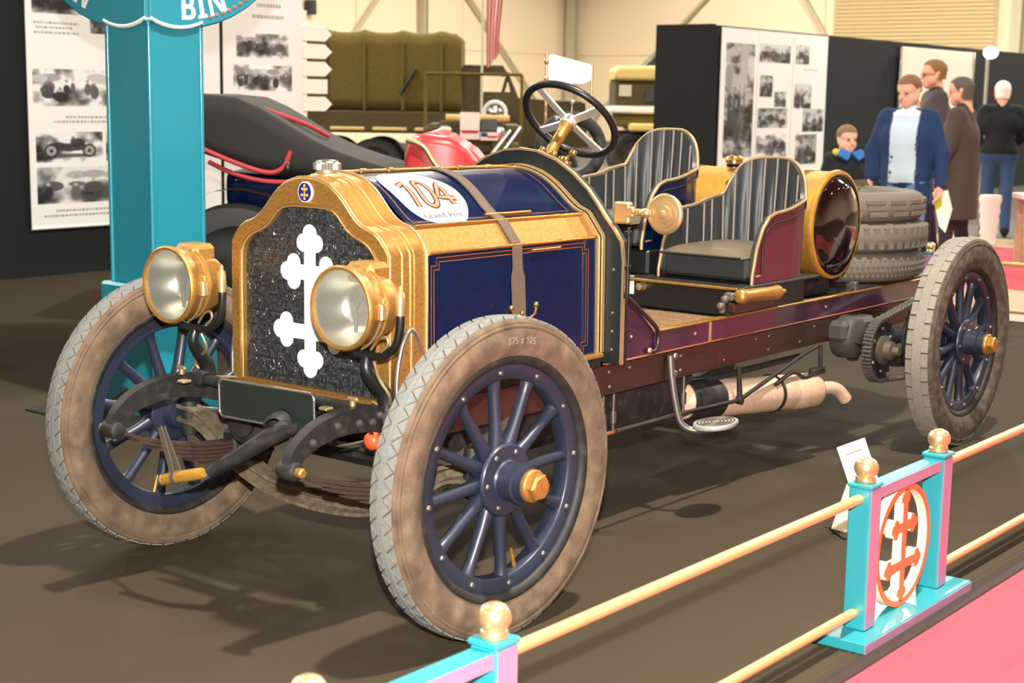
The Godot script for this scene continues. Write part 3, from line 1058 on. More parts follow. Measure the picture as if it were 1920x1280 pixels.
func car_chassis(car: Node3D) -> void:
	for s in [1.0, -1.0]:
		# channel section side rail
		var m := MB.new()
		m.box(V(0.343 * s, 0.53, -1.75), V(0.012, 0.1, 3.4), 0.002)
		m.box(V(0.318 * s, 0.5755, -1.75), V(0.05, 0.009, 3.4), 0.002)
		m.box(V(0.318 * s, 0.4845, -1.75), V(0.05, 0.009, 3.4), 0.002)
		var rail := put(m, "frame_rail", M.red_brown, car, Transform3D.IDENTITY, "dark red brown side rail with rivets")
		for z in [-0.98, -0.985, -1.1, -1.42, -1.42, -1.72, -1.95, -2.05, -2.05, -2.3, -2.42]:
			var y: float = 0.556 if rail.get_child_count() % 2 == 0 else 0.505
			put(MB.new().dome(V(0.349 * s, y, z), V(s, 0, 0), 0.0075, 0.005), "rivet", M.steel, rail)
		# dumb iron: curved front horn
		var pts := catmull([V(0.345 * s, 0.535, -0.18), V(0.35 * s, 0.553, 0.05), V(0.36 * s, 0.58, 0.16), V(0.362 * s, 0.588, 0.27), V(0.362 * s, 0.57, 0.37), V(0.362 * s, 0.535, 0.435), V(0.362 * s, 0.497, 0.462)], 6)
		var sc: Array = []
		for i in pts.size():
			sc.append(lerpf(1.15, 0.6, pow(float(i) / (pts.size() - 1), 2.0)))
		var h := MB.new().sweep(rect_prof(0.04, 0.064), pts, Vector3.UP, false, true, sc)
		h.lathe([Vector2(0, -0.03), Vector2(0.022, -0.03), Vector2(0.025, -0.026), Vector2(0.025, 0.026), Vector2(0.022, 0.03), Vector2(0, 0.03)], MB.along(V(0.362 * s, 0.49, 0.462), Vector3.RIGHT), 20)
		var horn := put(h, "frame_horn", M.black_dusty, car, Transform3D.IDENTITY, "black curved frame horn with bolts")
		for q in [[0.565, 0.4], [0.595, 0.31], [0.59, 0.23], [0.585, 0.18], [0.575, 0.12], [0.6, 0.15]]:
			put(MB.new().lathe([Vector2(0.011, 0), Vector2(0.011, 0.005), Vector2(0.007, 0.006), Vector2(0.006, 0.011), Vector2(0, 0.011)], MB.along(V(0.382 * s, q[0] - 0.01, q[1]), V(s, 0, 0)), 8), "bolt", M.steel, horn)
		put(MB.new().lathe([Vector2(0, 0.0), Vector2(0.014, 0.0), Vector2(0.014, 0.018), Vector2(0.011, 0.022), Vector2(0, 0.022)], MB.along(V(0.391 * s, 0.49, 0.462), V(s, 0, 0)), 6, 0.9), "pin_nut", M.brass, horn)
		# leaf spring
		var sp := MB.new()
		for k in 6:
			var L := 1.0 - 0.14 * k
			var lp: Array = []
			for i in 17:
				var t := lerpf(-L, L, i / 16.0)
				lp.append(V(0.362 * s, 0.385 + 0.1 * t * t - 0.0115 * k, 0.0 + 0.45 * t))
			sp.sweep(rect_prof(0.046 - 0.001 * (k % 2), 0.0095), lp, Vector3.UP)
		sp.lathe([Vector2(0, -0.024), Vector2(0.016, -0.024), Vector2(0.016, 0.024), Vector2(0, 0.024)], MB.along(V(0.362 * s, 0.487, 0.446), Vector3.RIGHT), 14)
		put(sp, "front_spring", M.spring_steel, car, Transform3D.IDENTITY, "black leaf spring under the frame horn")
		# spring clamps on the axle
		put(MB.new().box(V(0.362 * s, 0.385, 0), V(0.06, 0.07, 0.07), 0.008), "spring_clamp", M.black_dusty, car)
		# rear spring
		var rs := MB.new()
		for k in 6:
			var L := 1.0 - 0.13 * k
			var lp: Array = []
			for i in 15:
				var t := lerpf(-L, L, i / 14.0)
				lp.append(V(0.44 * s, 0.37 + 0.11 * t * t - 0.009 * k, -3.153 + 0.55 * t))
			rs.sweep(rect_prof(0.05, 0.008), lp, Vector3.UP)
		put(rs, "rear_spring", M.black_dusty, car)
	# dropped front axle
	var ap: Array = catmull([V(-0.62, 0.44, 0), V(-0.5, 0.42, 0), V(-0.37, 0.335, 0), V(-0.2, 0.275, 0), V(0, 0.258, 0), V(0.2, 0.275, 0), V(0.37, 0.335, 0), V(0.5, 0.42, 0), V(0.62, 0.44, 0)], 5)
	var ax := MB.new()
	ax.sweep([Vector2(-0.03, -0.026), Vector2(0.03, -0.026), Vector2(0.03, -0.016), Vector2(0.008, -0.01), Vector2(0.008, 0.01), Vector2(0.03, 0.016), Vector2(0.03, 0.026), Vector2(-0.03, 0.026), Vector2(-0.03, 0.016), Vector2(-0.008, 0.01), Vector2(-0.008, -0.01), Vector2(-0.03, -0.016)], ap, Vector3.UP)
	put(ax, "front_axle", M.dusty_axle, car, Transform3D.IDENTITY, "dusty grey dropped front axle beam")
	put(MB.new().tube([V(-0.56, 0.4, -0.13), V(0.56, 0.4, -0.13)], 0.013, 10), "track_rod", M.steel, car)
	for s in [1.0, -1.0]:
		put(MB.new().lathe([Vector2(0, -0.07), Vector2(0.022, -0.07), Vector2(0.026, -0.05), Vector2(0.026, 0.05), Vector2(0.022, 0.07), Vector2(0, 0.07)], Transform3D(Basis.IDENTITY, V(0.585 * s, 0.4375, 0)), 14), "kingpin", M.black_dusty, car)
		put(MB.new().lathe([Vector2(0, -0.05), Vector2(0.075, -0.045), Vector2(0.085, -0.02), Vector2(0.085, 0.03), Vector2(0.0, 0.035)], MB.along(V(0.56 * s, 0.4375, -3.153), V(s, 0, 0)), 24), "brake_drum", M.black_dusty, car)
	put(MB.new().tube([V(-0.62, 0.445, -3.153), V(0.62, 0.445, -3.153)], 0.035, 14), "rear_axle", M.black_dusty, car)
	put(MB.new().box(V(0, 0.43, -0.55), V(0.56, 0.2, 0.8), 0.03), "crankcase", M.black_dusty, car)
	put(MB.new().box(V(0, 0.405, -1.28), V(0.6, 0.15, 0.62), 0.01), "undertray", M.black_dusty, car, Transform3D.IDENTITY, "dark metal undertray below the frame")
	put(MB.new().tube([V(0.31, 0.335, -0.98), V(0.31, 0.335, -1.6)], 0.008, 8), "tray_edge", M.stripe, car)
	for z in [-1.0, -1.06, -1.5]:
		put(MB.new().tube([V(0.315, 0.48, z), V(0.315, 0.34, z)], 0.006, 8).lathe([Vector2(0, -0.02), Vector2(0.012, -0.02), Vector2(0.012, 0.02), Vector2(0, 0.02)], Transform3D(Basis.IDENTITY, V(0.315, 0.39, z)), 8), "stay_bolt", M.steel, car)
	for z in [-0.95, -2.0, -3.6]:
		put(MB.new().tube([V(-0.33, 0.52, z), V(0.33, 0.52, z)], 0.025, 12), "cross_tube", M.black_dusty, car)
	# silencer with its strap and tail
	var a := V(0.27, 0.37, -1.52)
	var b := V(0.35, 0.29, -2.46)
	var dir := (b - a).normalized()
	var mf := MB.new().lathe([Vector2(0, 0), Vector2(0.035, 0), Vector2(0.045, 0.01), Vector2(0.066, 0.025), Vector2(0.071, 0.05), Vector2(0.071, 0.72), Vector2(0.069, 0.728), Vector2(0.071, 0.736), Vector2(0.071, 0.9), Vector2(0.062, 0.925), Vector2(0.03, 0.945), Vector2(0, 0.947)], MB.along(a, dir), 32)
	var sil := put(mf, "silencer", M.muffler, car, Transform3D.IDENTITY, "rust-bleached exhaust silencer")
	put(MB.new().lathe([Vector2(0.071, 0.0), Vector2(0.076, 0.001), Vector2(0.076, 0.016), Vector2(0.071, 0.017)], MB.along(a + dir * 0.6, dir), 32), "strap_band", M.black_satin, sil)
	put(MB.new().tube(catmull([b + V(0, 0, 0.0), b + V(0.012, -0.002, -0.09), b + V(0.025, -0.02, -0.15), b + V(0.04, -0.06, -0.19)], 5), 0.027, 16), "tail_pipe", M.muffler, sil)
	put(MB.new().lathe([Vector2(0.0715, 0), Vector2(0.073, 0.002), Vector2(0.073, 0.2), Vector2(0.0715, 0.202)], MB.along(a + dir * 0.03, dir), 32), "front_sleeve", M.black_dusty, sil)
	put(MB.new().tube([V(0.24, 0.38, -0.4), V(0.25, 0.38, -1.1), a], 0.028, 12), "exhaust_pipe", M.black_dusty, car)
	# brake rods and levers under the frame
	put(MB.new().tube([V(0.385, 0.362, -0.98), V(0.385, 0.362, -1.43), V(0.385, 0.352, -1.78)], 0.007, 8), "brake_rod", M.black_dusty, car)
	put(MB.new().tube([V(0.385, 0.352, -1.78), V(0.385, 0.46, -2.25), V(0.38, 0.48, -2.39)], 0.008, 8), "brake_rod", M.black_dusty, car)
	put(MB.new().tube([V(0.385, 0.48, -1.765), V(0.385, 0.35, -1.782)], [0.008, 0.012], 8).lathe([Vector2(0, -0.01), Vector2(0.017, -0.01), Vector2(0.017, 0.01), Vector2(0, 0.01)], MB.along(V(0.385, 0.352, -1.782), Vector3.RIGHT), 12), "brake_lever", M.black_dusty, car)
	put(MB.new().tube(catmull([V(0.38, 0.37, -2.06), V(0.38, 0.4, -2.2), V(0.375, 0.36, -2.32), V(0.37, 0.385, -2.46)], 4), 0.008, 8), "brake_rod", M.black_dusty, car)
	put(MB.new().tube([V(0.37, 0.48, -2.44), V(0.37, 0.375, -2.45)], 0.009, 8).box(V(0.37, 0.375, -2.42), V(0.03, 0.03, 0.1), 0.006), "brake_lever", M.black_dusty, car)
	put(MB.new().tube([V(0.3, 0.43, -1.7), V(0.3, 0.43, -2.4)], 0.013, 8), "pipe", M.black_dusty, car)
	# foot step on its hanging bracket
	var step := put(MB.new().lathe([Vector2(0, -0.008), Vector2(0.075, -0.008), Vector2(0.08, 0.0), Vector2(0.078, 0.008), Vector2(0, 0.008)], Transform3D(Basis(V(0.8, 0, 0), V(0, 1, 0), V(0, 0, 1.4)), V(0.5, 0.335, -1.42)), 32), "foot_step", M.bright_spoke, car, Transform3D.IDENTITY, "pale oval foot step")
	for k in 5:
		var rk := 0.065 - 0.012 * k
		var ring: Array = []
		for i in 28:
			ring.append(V(0.5 + cos(TAU * i / 28) * rk * 0.8, 0.344, -1.42 + sin(TAU * i / 28) * rk * 1.4))
		put(MB.new().tube(ring, 0.0025, 6, true), "step_rib", M.dull_steel, step)
	put(MB.new().tube(catmull([V(0.362, 0.57, -1.33), V(0.37, 0.5, -1.33), V(0.385, 0.41, -1.335), V(0.405, 0.335, -1.345), V(0.44, 0.312, -1.37), V(0.5, 0.318, -1.4)], 5), 0.013, 10), "step_bracket", M.steel, car)
	for y in [0.566, 0.507]:
		put(MB.new().dome(V(0.372, y, -1.345), Vector3.RIGHT, 0.014, 0.012), "bracket_bolt", M.steel, car)
	# gear case, jackshaft sprocket, chain
	put(MB.new().lathe([Vector2(0, -0.02), Vector2(0.085, -0.02), Vector2(0.09, -0.01), Vector2(0.088, 0.06), Vector2(0.075, 0.075), Vector2(0, 0.08)], MB.along(V(0.36, 0.49, -2.66), Vector3.RIGHT), 24).box(V(0.37, 0.52, -2.7), V(0.1, 0.09, 0.3), 0.02).box(V(0.36, 0.44, -2.76), V(0.04, 0.13, 0.05), 0.006), "gear_case", M.case_iron, car)
	var sc2 := V(0.475, 0.432, -2.775)
	var sk := MB.new()
	var tooth := PackedVector2Array()
	for i in 22:
		for q in [[-0.28, 0.118], [-0.12, 0.134], [0.12, 0.134], [0.28, 0.118]]:
			var aa: float = TAU * (i + q[0]) / 22
			tooth.append(Vector2(cos(aa), sin(aa)) * q[1])
	sk.prism(tooth, 0.01, MB.facing(sc2 - V(0.005, 0, 0), Vector3.RIGHT))
	var spr := put(sk, "sprocket", M.black_dusty, car)
	put(MB.new().lathe([Vector2(0, -0.06), Vector2(0.035, -0.06), Vector2(0.035, 0.0), Vector2(0.06, 0.006), Vector2(0.062, 0.02), Vector2(0.04, 0.028), Vector2(0.038, 0.055), Vector2(0.02, 0.06), Vector2(0.018, 0.085), Vector2(0, 0.085)], MB.along(sc2, Vector3.RIGHT), 24), "sprocket_hub", M.dull_steel, spr)
	for i in 6:
		put(MB.new().dome(sc2 + V(0.006, cos(TAU * i / 6) * 0.09, sin(TAU * i / 6) * 0.09), Vector3.RIGHT, 0.009, 0.008), "bolt", M.steel, spr)
	var rs2 := V(0.475, 0.445, -3.153)
	var loop: Array = []
	for i in 26:
		var t := PI * i / 25.0
		loop.append(sc2 + V(0, cos(t) * 0.13, sin(t) * 0.13))
	for i in 12:
		loop.append((sc2 + V(0, -0.13, 0)).lerp(rs2 + V(0, -0.17, 0), (i + 1) / 13.0))
	for i in 30:
		var t := PI + PI * i / 29.0
		loop.append(rs2 + V(0, cos(t) * 0.17, sin(t) * 0.17))
	for i in 12:
		loop.append((rs2 + V(0, 0.17, 0)).lerp(sc2 + V(0, 0.13, 0), (i + 1) / 13.0))
	var ch := MB.new()
	for i in loop.size():
		var p: Vector3 = loop[i]
		var q: Vector3 = loop[(i + 1) % loop.size()]
		var mid := (p + q) / 2
		var t := (q - p).normalized()
		var bs := Basis(Vector3.RIGHT, t.cross(Vector3.RIGHT), t)
		var wx := 0.016 if i % 2 == 0 else 0.011
		for s in [-1.0, 1.0]:
			ch.box(mid + V(wx * s, 0, 0), V(0.003, 0.017, p.distance_to(q) * 1.1), 0.001, bs)
		ch.lathe([Vector2(0, -0.021), Vector2(0.0085, -0.021), Vector2(0.0085, 0.021), Vector2(0, 0.021)], MB.along(p, Vector3.RIGHT), 6)
	put(ch, "drive_chain", M.steel, car, Transform3D.IDENTITY, "greasy steel drive chain")
	put(MB.new().lathe([Vector2(0, -0.006), Vector2(0.16, -0.006), Vector2(0.16, 0.006), Vector2(0, 0.006)], MB.along(rs2, Vector3.RIGHT), 40), "rear_sprocket", M.black_dusty, car)
	put(MB.new().tube([V(0.43, 0.432, -2.75), V(0.43, 0.44, -3.12)], 0.016, 10), "radius_rod", M.black_dusty, car)

func car_front(car: Node3D) -> void:
	# number plate left blank and black, with its silver edge
	var R := 0.018
	var pl := PackedVector2Array()
	for q in [[0.195, 0.054, 0.0], [-0.195, 0.054, 0.25], [-0.195, -0.054, 0.5], [0.195, -0.054, 0.75]]:
		for k in 7:
			var a: float = TAU * (q[2] + 0.25 * k / 6.0)
			pl.append(Vector2(q[0] - sign(q[0]) * R + cos(a) * R, q[1] - sign(q[1]) * R + sin(a) * R))
	var xf := Transform3D(Basis(Vector3.FORWARD, -0.015), V(0, 0.574, 0.205))
	var plate := put(MB.new().prism(pl, 0.006, xf), "number_plate", M.plate, car, Transform3D.IDENTITY, "blank dark number plate with silver edge")
	var edge: Array = []
	for q in pl:
		edge.append(xf * V(q.x, q.y, 0.006))
	put(MB.new().tube(edge, 0.0042, 8, true), "plate_edge", M.silver, plate)
	put(MB.new().box(V(0, 0.545, 0.19), V(0.3, 0.02, 0.02), 0.003), "plate_bracket", M.black_dusty, plate)
	# tie bar between the horns
	put(MB.new().tube([V(-0.34, 0.6, 0.16), V(0.34, 0.6, 0.16)], 0.015, 14).lathe([Vector2(0, 0), Vector2(0.027, 0), Vector2(0.024, 0.02), Vector2(0.02, 0.03)], MB.along(V(-0.34, 0.6, 0.16), Vector3.RIGHT), 20), "tie_bar", M.black_dusty, car)
	# starting handle held up by two straps
	var hub := V(0.13, 0.53, 0.27)
	var elbow := V(-0.06, 0.4, 0.37)
	var hdir := V(-0.2, -0.055, 0.02).normalized()
	put(MB.new().tube([V(0.0, 0.5, 0.0), V(0.07, 0.53, 0.2), hub], 0.026, 14).lathe([Vector2(0.03, 0), Vector2(0.042, 0.01), Vector2(0.042, 0.06), Vector2(0.03, 0.08)], MB.along(V(0.07, 0.53, 0.2), V(0.4, 0, 0.9)), 20), "crank_shaft", M.black_dusty, car)
	var ch := MB.new().tube([V(0.2, 0.55, 0.27), V(0.1, 0.51, 0.29), V(0.02, 0.45, 0.33), elbow], [0.012, 0.026, 0.022, 0.016], 12)
	var crank := put(ch, "starting_handle", M.black_dusty, car, Transform3D.IDENTITY, "black starting handle arm with brass grip")
	put(MB.new().lathe([Vector2(0, 0.0), Vector2(0.013, 0.0), Vector2(0.016, 0.008), Vector2(0.017, 0.07), Vector2(0.016, 0.155), Vector2(0.013, 0.165), Vector2(0, 0.165)], MB.along(elbow + hdir * 0.02, hdir), 20), "grip", M.drum, crank, Transform3D.IDENTITY, "yellow brass grip")
	put(MB.new().lathe([Vector2(0, -0.004), Vector2(0.017, -0.004), Vector2(0.018, 0.004), Vector2(0.011, 0.01), Vector2(0, 0.01)], MB.along(elbow + hdir * 0.185, hdir), 16), "grip_cap", M.silver, crank)
	put(MB.new().lathe([Vector2(0.0175, -0.009), Vector2(0.0195, -0.008), Vector2(0.0195, 0.008), Vector2(0.0175, 0.009)], MB.along(elbow + hdir * 0.13, hdir), 16), "strap_ring", M.dull_steel, crank)
	var top := V(-0.335, 0.475, 0.3)
	for d in [[0.02, 0.0], [-0.02, 0.03]]:
		var e: Vector3 = elbow + hdir * (0.11 + d[1])
		put(MB.new().sweep(rect_prof(0.017, 0.004), [top + V(d[0] * 0.4, 0, 0.01), e], Vector3(0.3, 0, 1)), "strap", M.dull_steel, crank)
	# small indicator lamp under the near horn
	var ind := put(MB.new().lathe([Vector2(0, 0), Vector2(0.024, 0.004), Vector2(0.028, 0.02), Vector2(0.026, 0.04)], MB.along(V(0.285, 0.495, 0.04), V(0.2, 0, 1)), 18), "indicator_lamp", M.silver, car)
	put(MB.new().lathe([Vector2(0.027, 0.04), Vector2(0.024, 0.055), Vector2(0.012, 0.064), Vector2(0, 0.066)], MB.along(V(0.285, 0.495, 0.04), V(0.2, 0, 1)), 18), "lamp_cover", M.orange, ind)
	put(MB.new().tube(catmull([V(0.29, 0.5, 0.05), V(0.2, 0.47, 0.1), V(0.12, 0.46, 0.06), V(0.05, 0.5, 0.0)], 5), 0.004, 6), "cable", M.dull_steel, car)
	# dynamo drum seen behind the far spring
	put(MB.new().lathe([Vector2(0, -0.08), Vector2(0.05, -0.08), Vector2(0.07, -0.06), Vector2(0.075, 0.0), Vector2(0.07, 0.06), Vector2(0.04, 0.07), Vector2(0.04, 0.09), Vector2(0, 0.09)], MB.along(V(-0.24, 0.47, 0.02), V(0.2, 0, 1)), 24), "dynamo", M.black_dusty, car)

func outline_rad(off: float) -> PackedVector2Array:
	var half: Array = [Vector2(0, 1.209), Vector2(0.04, 1.206), Vector2(0.085, 1.192), Vector2(0.122, 1.168), Vector2(0.15, 1.142), Vector2(0.172, 1.118), Vector2(0.192, 1.098), Vector2(0.213, 1.083), Vector2(0.236, 1.073), Vector2(0.26, 1.066), Vector2(0.282, 1.052), Vector2(0.302, 1.03), Vector2(0.318, 1.006), Vector2(0.32, 0.9), Vector2(0.32, 0.75), Vector2(0.32, 0.575)]
	var o := PackedVector2Array()
	for i in range(half.size() - 1, 0, -1):
		o.append(Vector2(-half[i].x, half[i].y))
	for q in half:
		o.append(q)
	return MB.inset(o, -off) if off != 0.0 else o

func car_radiator(car: Node3D) -> void:
	var O := outline_rad(0.0)
	# opening: pairs with the outline point by point
	var hin: Array = [Vector2(0, 1.124), Vector2(0.035, 1.124), Vector2(0.07, 1.123), Vector2(0.1, 1.117), Vector2(0.122, 1.103), Vector2(0.14, 1.085), Vector2(0.158, 1.066), Vector2(0.178, 1.053), Vector2(0.2, 1.044), Vector2(0.222, 1.036), Vector2(0.245, 1.022), Vector2(0.262, 1.003), Vector2(0.273, 0.978), Vector2(0.275, 0.9), Vector2(0.275, 0.75), Vector2(0.275, 0.6)]
	var I := PackedVector2Array()
	for i in range(hin.size() - 1, 0, -1):
		I.append(Vector2(-hin[i].x, hin[i].y))
	for q in hin:
		I.append(q)
	var K := O.size()
	var ring := func(P: PackedVector2Array, z: float) -> PackedVector3Array:
		var r := PackedVector3Array()
		for q in P:
			r.append(V(q.x, q.y, z))
		return r
	var sh := MB.new()
	# side shell with its stepped mouldings, front to back
	var steps: Array = [[0.0, 0.045], [0.003, 0.041], [0.003, 0.0], [0.0055, -0.003], [0.0055, -0.012], [0.004, -0.015], [0.004, -0.032], [0.0065, -0.035], [0.0065, -0.046], [0.0085, -0.049], [0.0085, -0.09], [0.01, -0.1]]
	for i in steps.size() - 1:
		var a: PackedVector2Array = outline_rad(steps[i][0])
		var b: PackedVector2Array = outline_rad(steps[i + 1][0])
		sh.loft([ring.call(a, steps[i][1]), ring.call(b, steps[i + 1][1])], true)
	# front face with a raised bead round the opening
	var bead: Array = [[0.0, 0.045], [0.06, 0.05], [0.5, 0.05], [0.8, 0.05], [0.85, 0.056], [0.92, 0.056], [0.96, 0.05], [1.0, 0.048], [1.0, 0.02]]
	for i in bead.size() - 1:
		var a := PackedVector3Array()
		var b := PackedVector3Array()
		for k in K:
			var p: Vector2 = O[k].lerp(I[k], bead[i][0])
			var q: Vector2 = O[k].lerp(I[k], bead[i + 1][0])
			a.append(V(p.x, p.y, bead[i][1])); b.append(V(q.x, q.y, bead[i + 1][1]))
		sh.loft([a, b], true)
	var shell := put(sh, "radiator_shell", M.brass, car, Transform3D.IDENTITY, "brass radiator shell with stepped sides")
	# polished beads along the back edge and round the opening
	for q in [[outline_rad(0.011), -0.097, 0.0045], [O, 0.043, 0.0035], [I, 0.047, 0.003]]:
		var line: Array = []
		for p in q[0]:
			line.append(V(p.x, p.y, q[1]))
		put(MB.new().tube(line, q[2], 8), "polished_bead", M.brass_pale, shell)
	# core
	var cp := PackedVector2Array(I)
	var core := put(MB.new().prism(MB.inset(cp, -0.004), 0.03, Transform3D(Basis.IDENTITY, V(0, 0, 0.0))), "radiator_core", radiator_material(), shell, Transform3D.IDENTITY, "dark honeycomb core with pale specks")
	put(lorraine(0.445, 0.12, 0.152, 0.044, 0.047, 0.003, Transform3D(Basis.IDENTITY, V(0.0, 0.851, 0.0345)), 0.083, -0.09), "cross_emblem", M.white_enamel, shell, Transform3D.IDENTITY, "white double-barred cross on the core")
	# enamel badge
	var bx := Transform3D(Basis.IDENTITY, V(0, 1.166, 0.05))
	var badge := put(MB.new().prism(ellipse(0.03, 0.03, 28), 0.004, bx, 0.0015), "badge", M.white_enamel, shell, Transform3D.IDENTITY, "round blue enamel badge with gold cross")
	put(MB.new().prism(ellipse(0.025, 0.0265, 28), 0.0055, bx), "badge_field", M.enamel_blue, badge)
	put(lorraine(0.046, 0.0125, 0.0155, 0.004, 0.0042, 0.0065, bx, 0.0085, -0.0085), "badge_cross", M.gold_print, badge)
	# filler cap
	var nk := put(MB.new().lathe([Vector2(0.05, 0.0), Vector2(0.048, 0.006), Vector2(0.034, 0.01), Vector2(0.031, 0.022), Vector2(0.033, 0.024)], Transform3D(Basis.IDENTITY, V(0, 1.208, -0.035)), 28), "filler_neck", M.brass_pale, shell)
	var gear := PackedVector2Array()
	for i in 28:
		gear.append(Vector2.from_angle(TAU * i / 28) * 0.041)
		gear.append(Vector2.from_angle(TAU * (i + 0.5) / 28) * 0.0375)
	put(MB.new().prism(gear, 0.02, Transform3D(Basis(Vector3.RIGHT, -PI / 2), V(0, 1.228, -0.035)), 0.003).lathe([Vector2(0.034, 0.02), Vector2(0.03, 0.026), Vector2(0.0, 0.029)], Transform3D(Basis.IDENTITY, V(0, 1.228, -0.035)), 24), "filler_cap", M.silver, nk, Transform3D.IDENTITY, "knurled silver filler cap")
	# pointed gothic hand-hole covers on the sides
	for s in [1.0, -1.0]:
		var arch: Array = []
		for q in [[0.058, 0.605], [0.057, 0.66], [0.05, 0.71], [0.036, 0.755], [0.016, 0.788], [0.0, 0.8]]:
			arch.append(Vector2(q[0], q[1]))
		var po := PackedVector2Array()
		for q in arch:
			po.append(q)
		for i in range(arch.size() - 2, -1, -1):
			po.append(Vector2(-arch[i].x, arch[i].y))
		var ax := Transform3D(Basis(V(0, 0, -s), Vector3.UP, V(s, 0, 0)), V(0.333 * s, 0, -0.024))
		var cov := put(MB.new().prism(po, 0.006, ax, 0.002), "side_cover", M.brass, shell, Transform3D.IDENTITY, "pointed brass cover with silver beading")
		var rim: Array = []
		for q in po:
			rim.append(ax * V(q.x, q.y, 0.004))
		put(MB.new().tube(rim, 0.0075, 8), "beading", M.silver, cov)
		put(MB.new().tube([ax * V(0, 0.79, 0.006), ax * V(0.0, 0.612, 0.006)], 0.0035, 6), "middle_bead", M.brass_pale, cov)
		for q in [[0.036, 0.64], [0.034, 0.69], [0.024, 0.735], [-0.036, 0.64], [-0.034, 0.69], [-0.024, 0.735]]:
			put(MB.new().dome(ax * V(q[0] * 0.8, q[1], 0.006), V(s, 0, 0), 0.003, 0.002, 6), "screw", M.black_satin, cov)

var _radm: StandardMaterial3D
func radiator_material() -> StandardMaterial3D:
	if _radm:
		return _radm
	var S := 512
	var img := Image.create(S, S, false, Image.FORMAT_RGB8)
	var r := RandomNumberGenerator.new()
	r.seed = 4
	img.fill(rgb(34, 38, 40))
	for y in range(0, S, 8):
		for x in range(0, S, 8):
			var g := r.randf_range(0.15, 0.36)
			img.fill_rect(Rect2i(x, y, 6, 7), Color(g, g * 1.04, g * 1.06))
	# joints between the stacks of tubes, and the damp and lime spots that the tubes show
	for y in range(0, S, 48):
		for x in range(0, S, 16):
			img.fill_rect(Rect2i(x, y + r.randi_range(-2, 2) + 3, 16, 2), Color(0.09, 0.1, 0.1))
	for k in 60:
		img.fill_rect(Rect2i(r.randi_range(0, S - 4), r.randi_range(0, S - 40), 2, r.randi_range(8, 36)), Color(0.1, 0.11, 0.11))
	for k in 95:
		var x := r.randi_range(0, S - 8)
		var y := r.randi_range(0, S - 8)
		var g := r.randf_range(0.5, 1.0)
		for e in r.randi_range(1, 3):
			img.fill_rect(Rect2i(clampi(x + r.randi_range(-6, 6), 0, S - 6), clampi(y + r.randi_range(-6, 6), 0, S - 6), r.randi_range(2, 5), r.randi_range(2, 6)), Color(g, g, g * 0.97))
	_radm = mat(Color(1, 1, 1), 0.45, 0.3, {"tex": ImageTexture.create_from_image(img), "tri": 2.0})
	return _radm

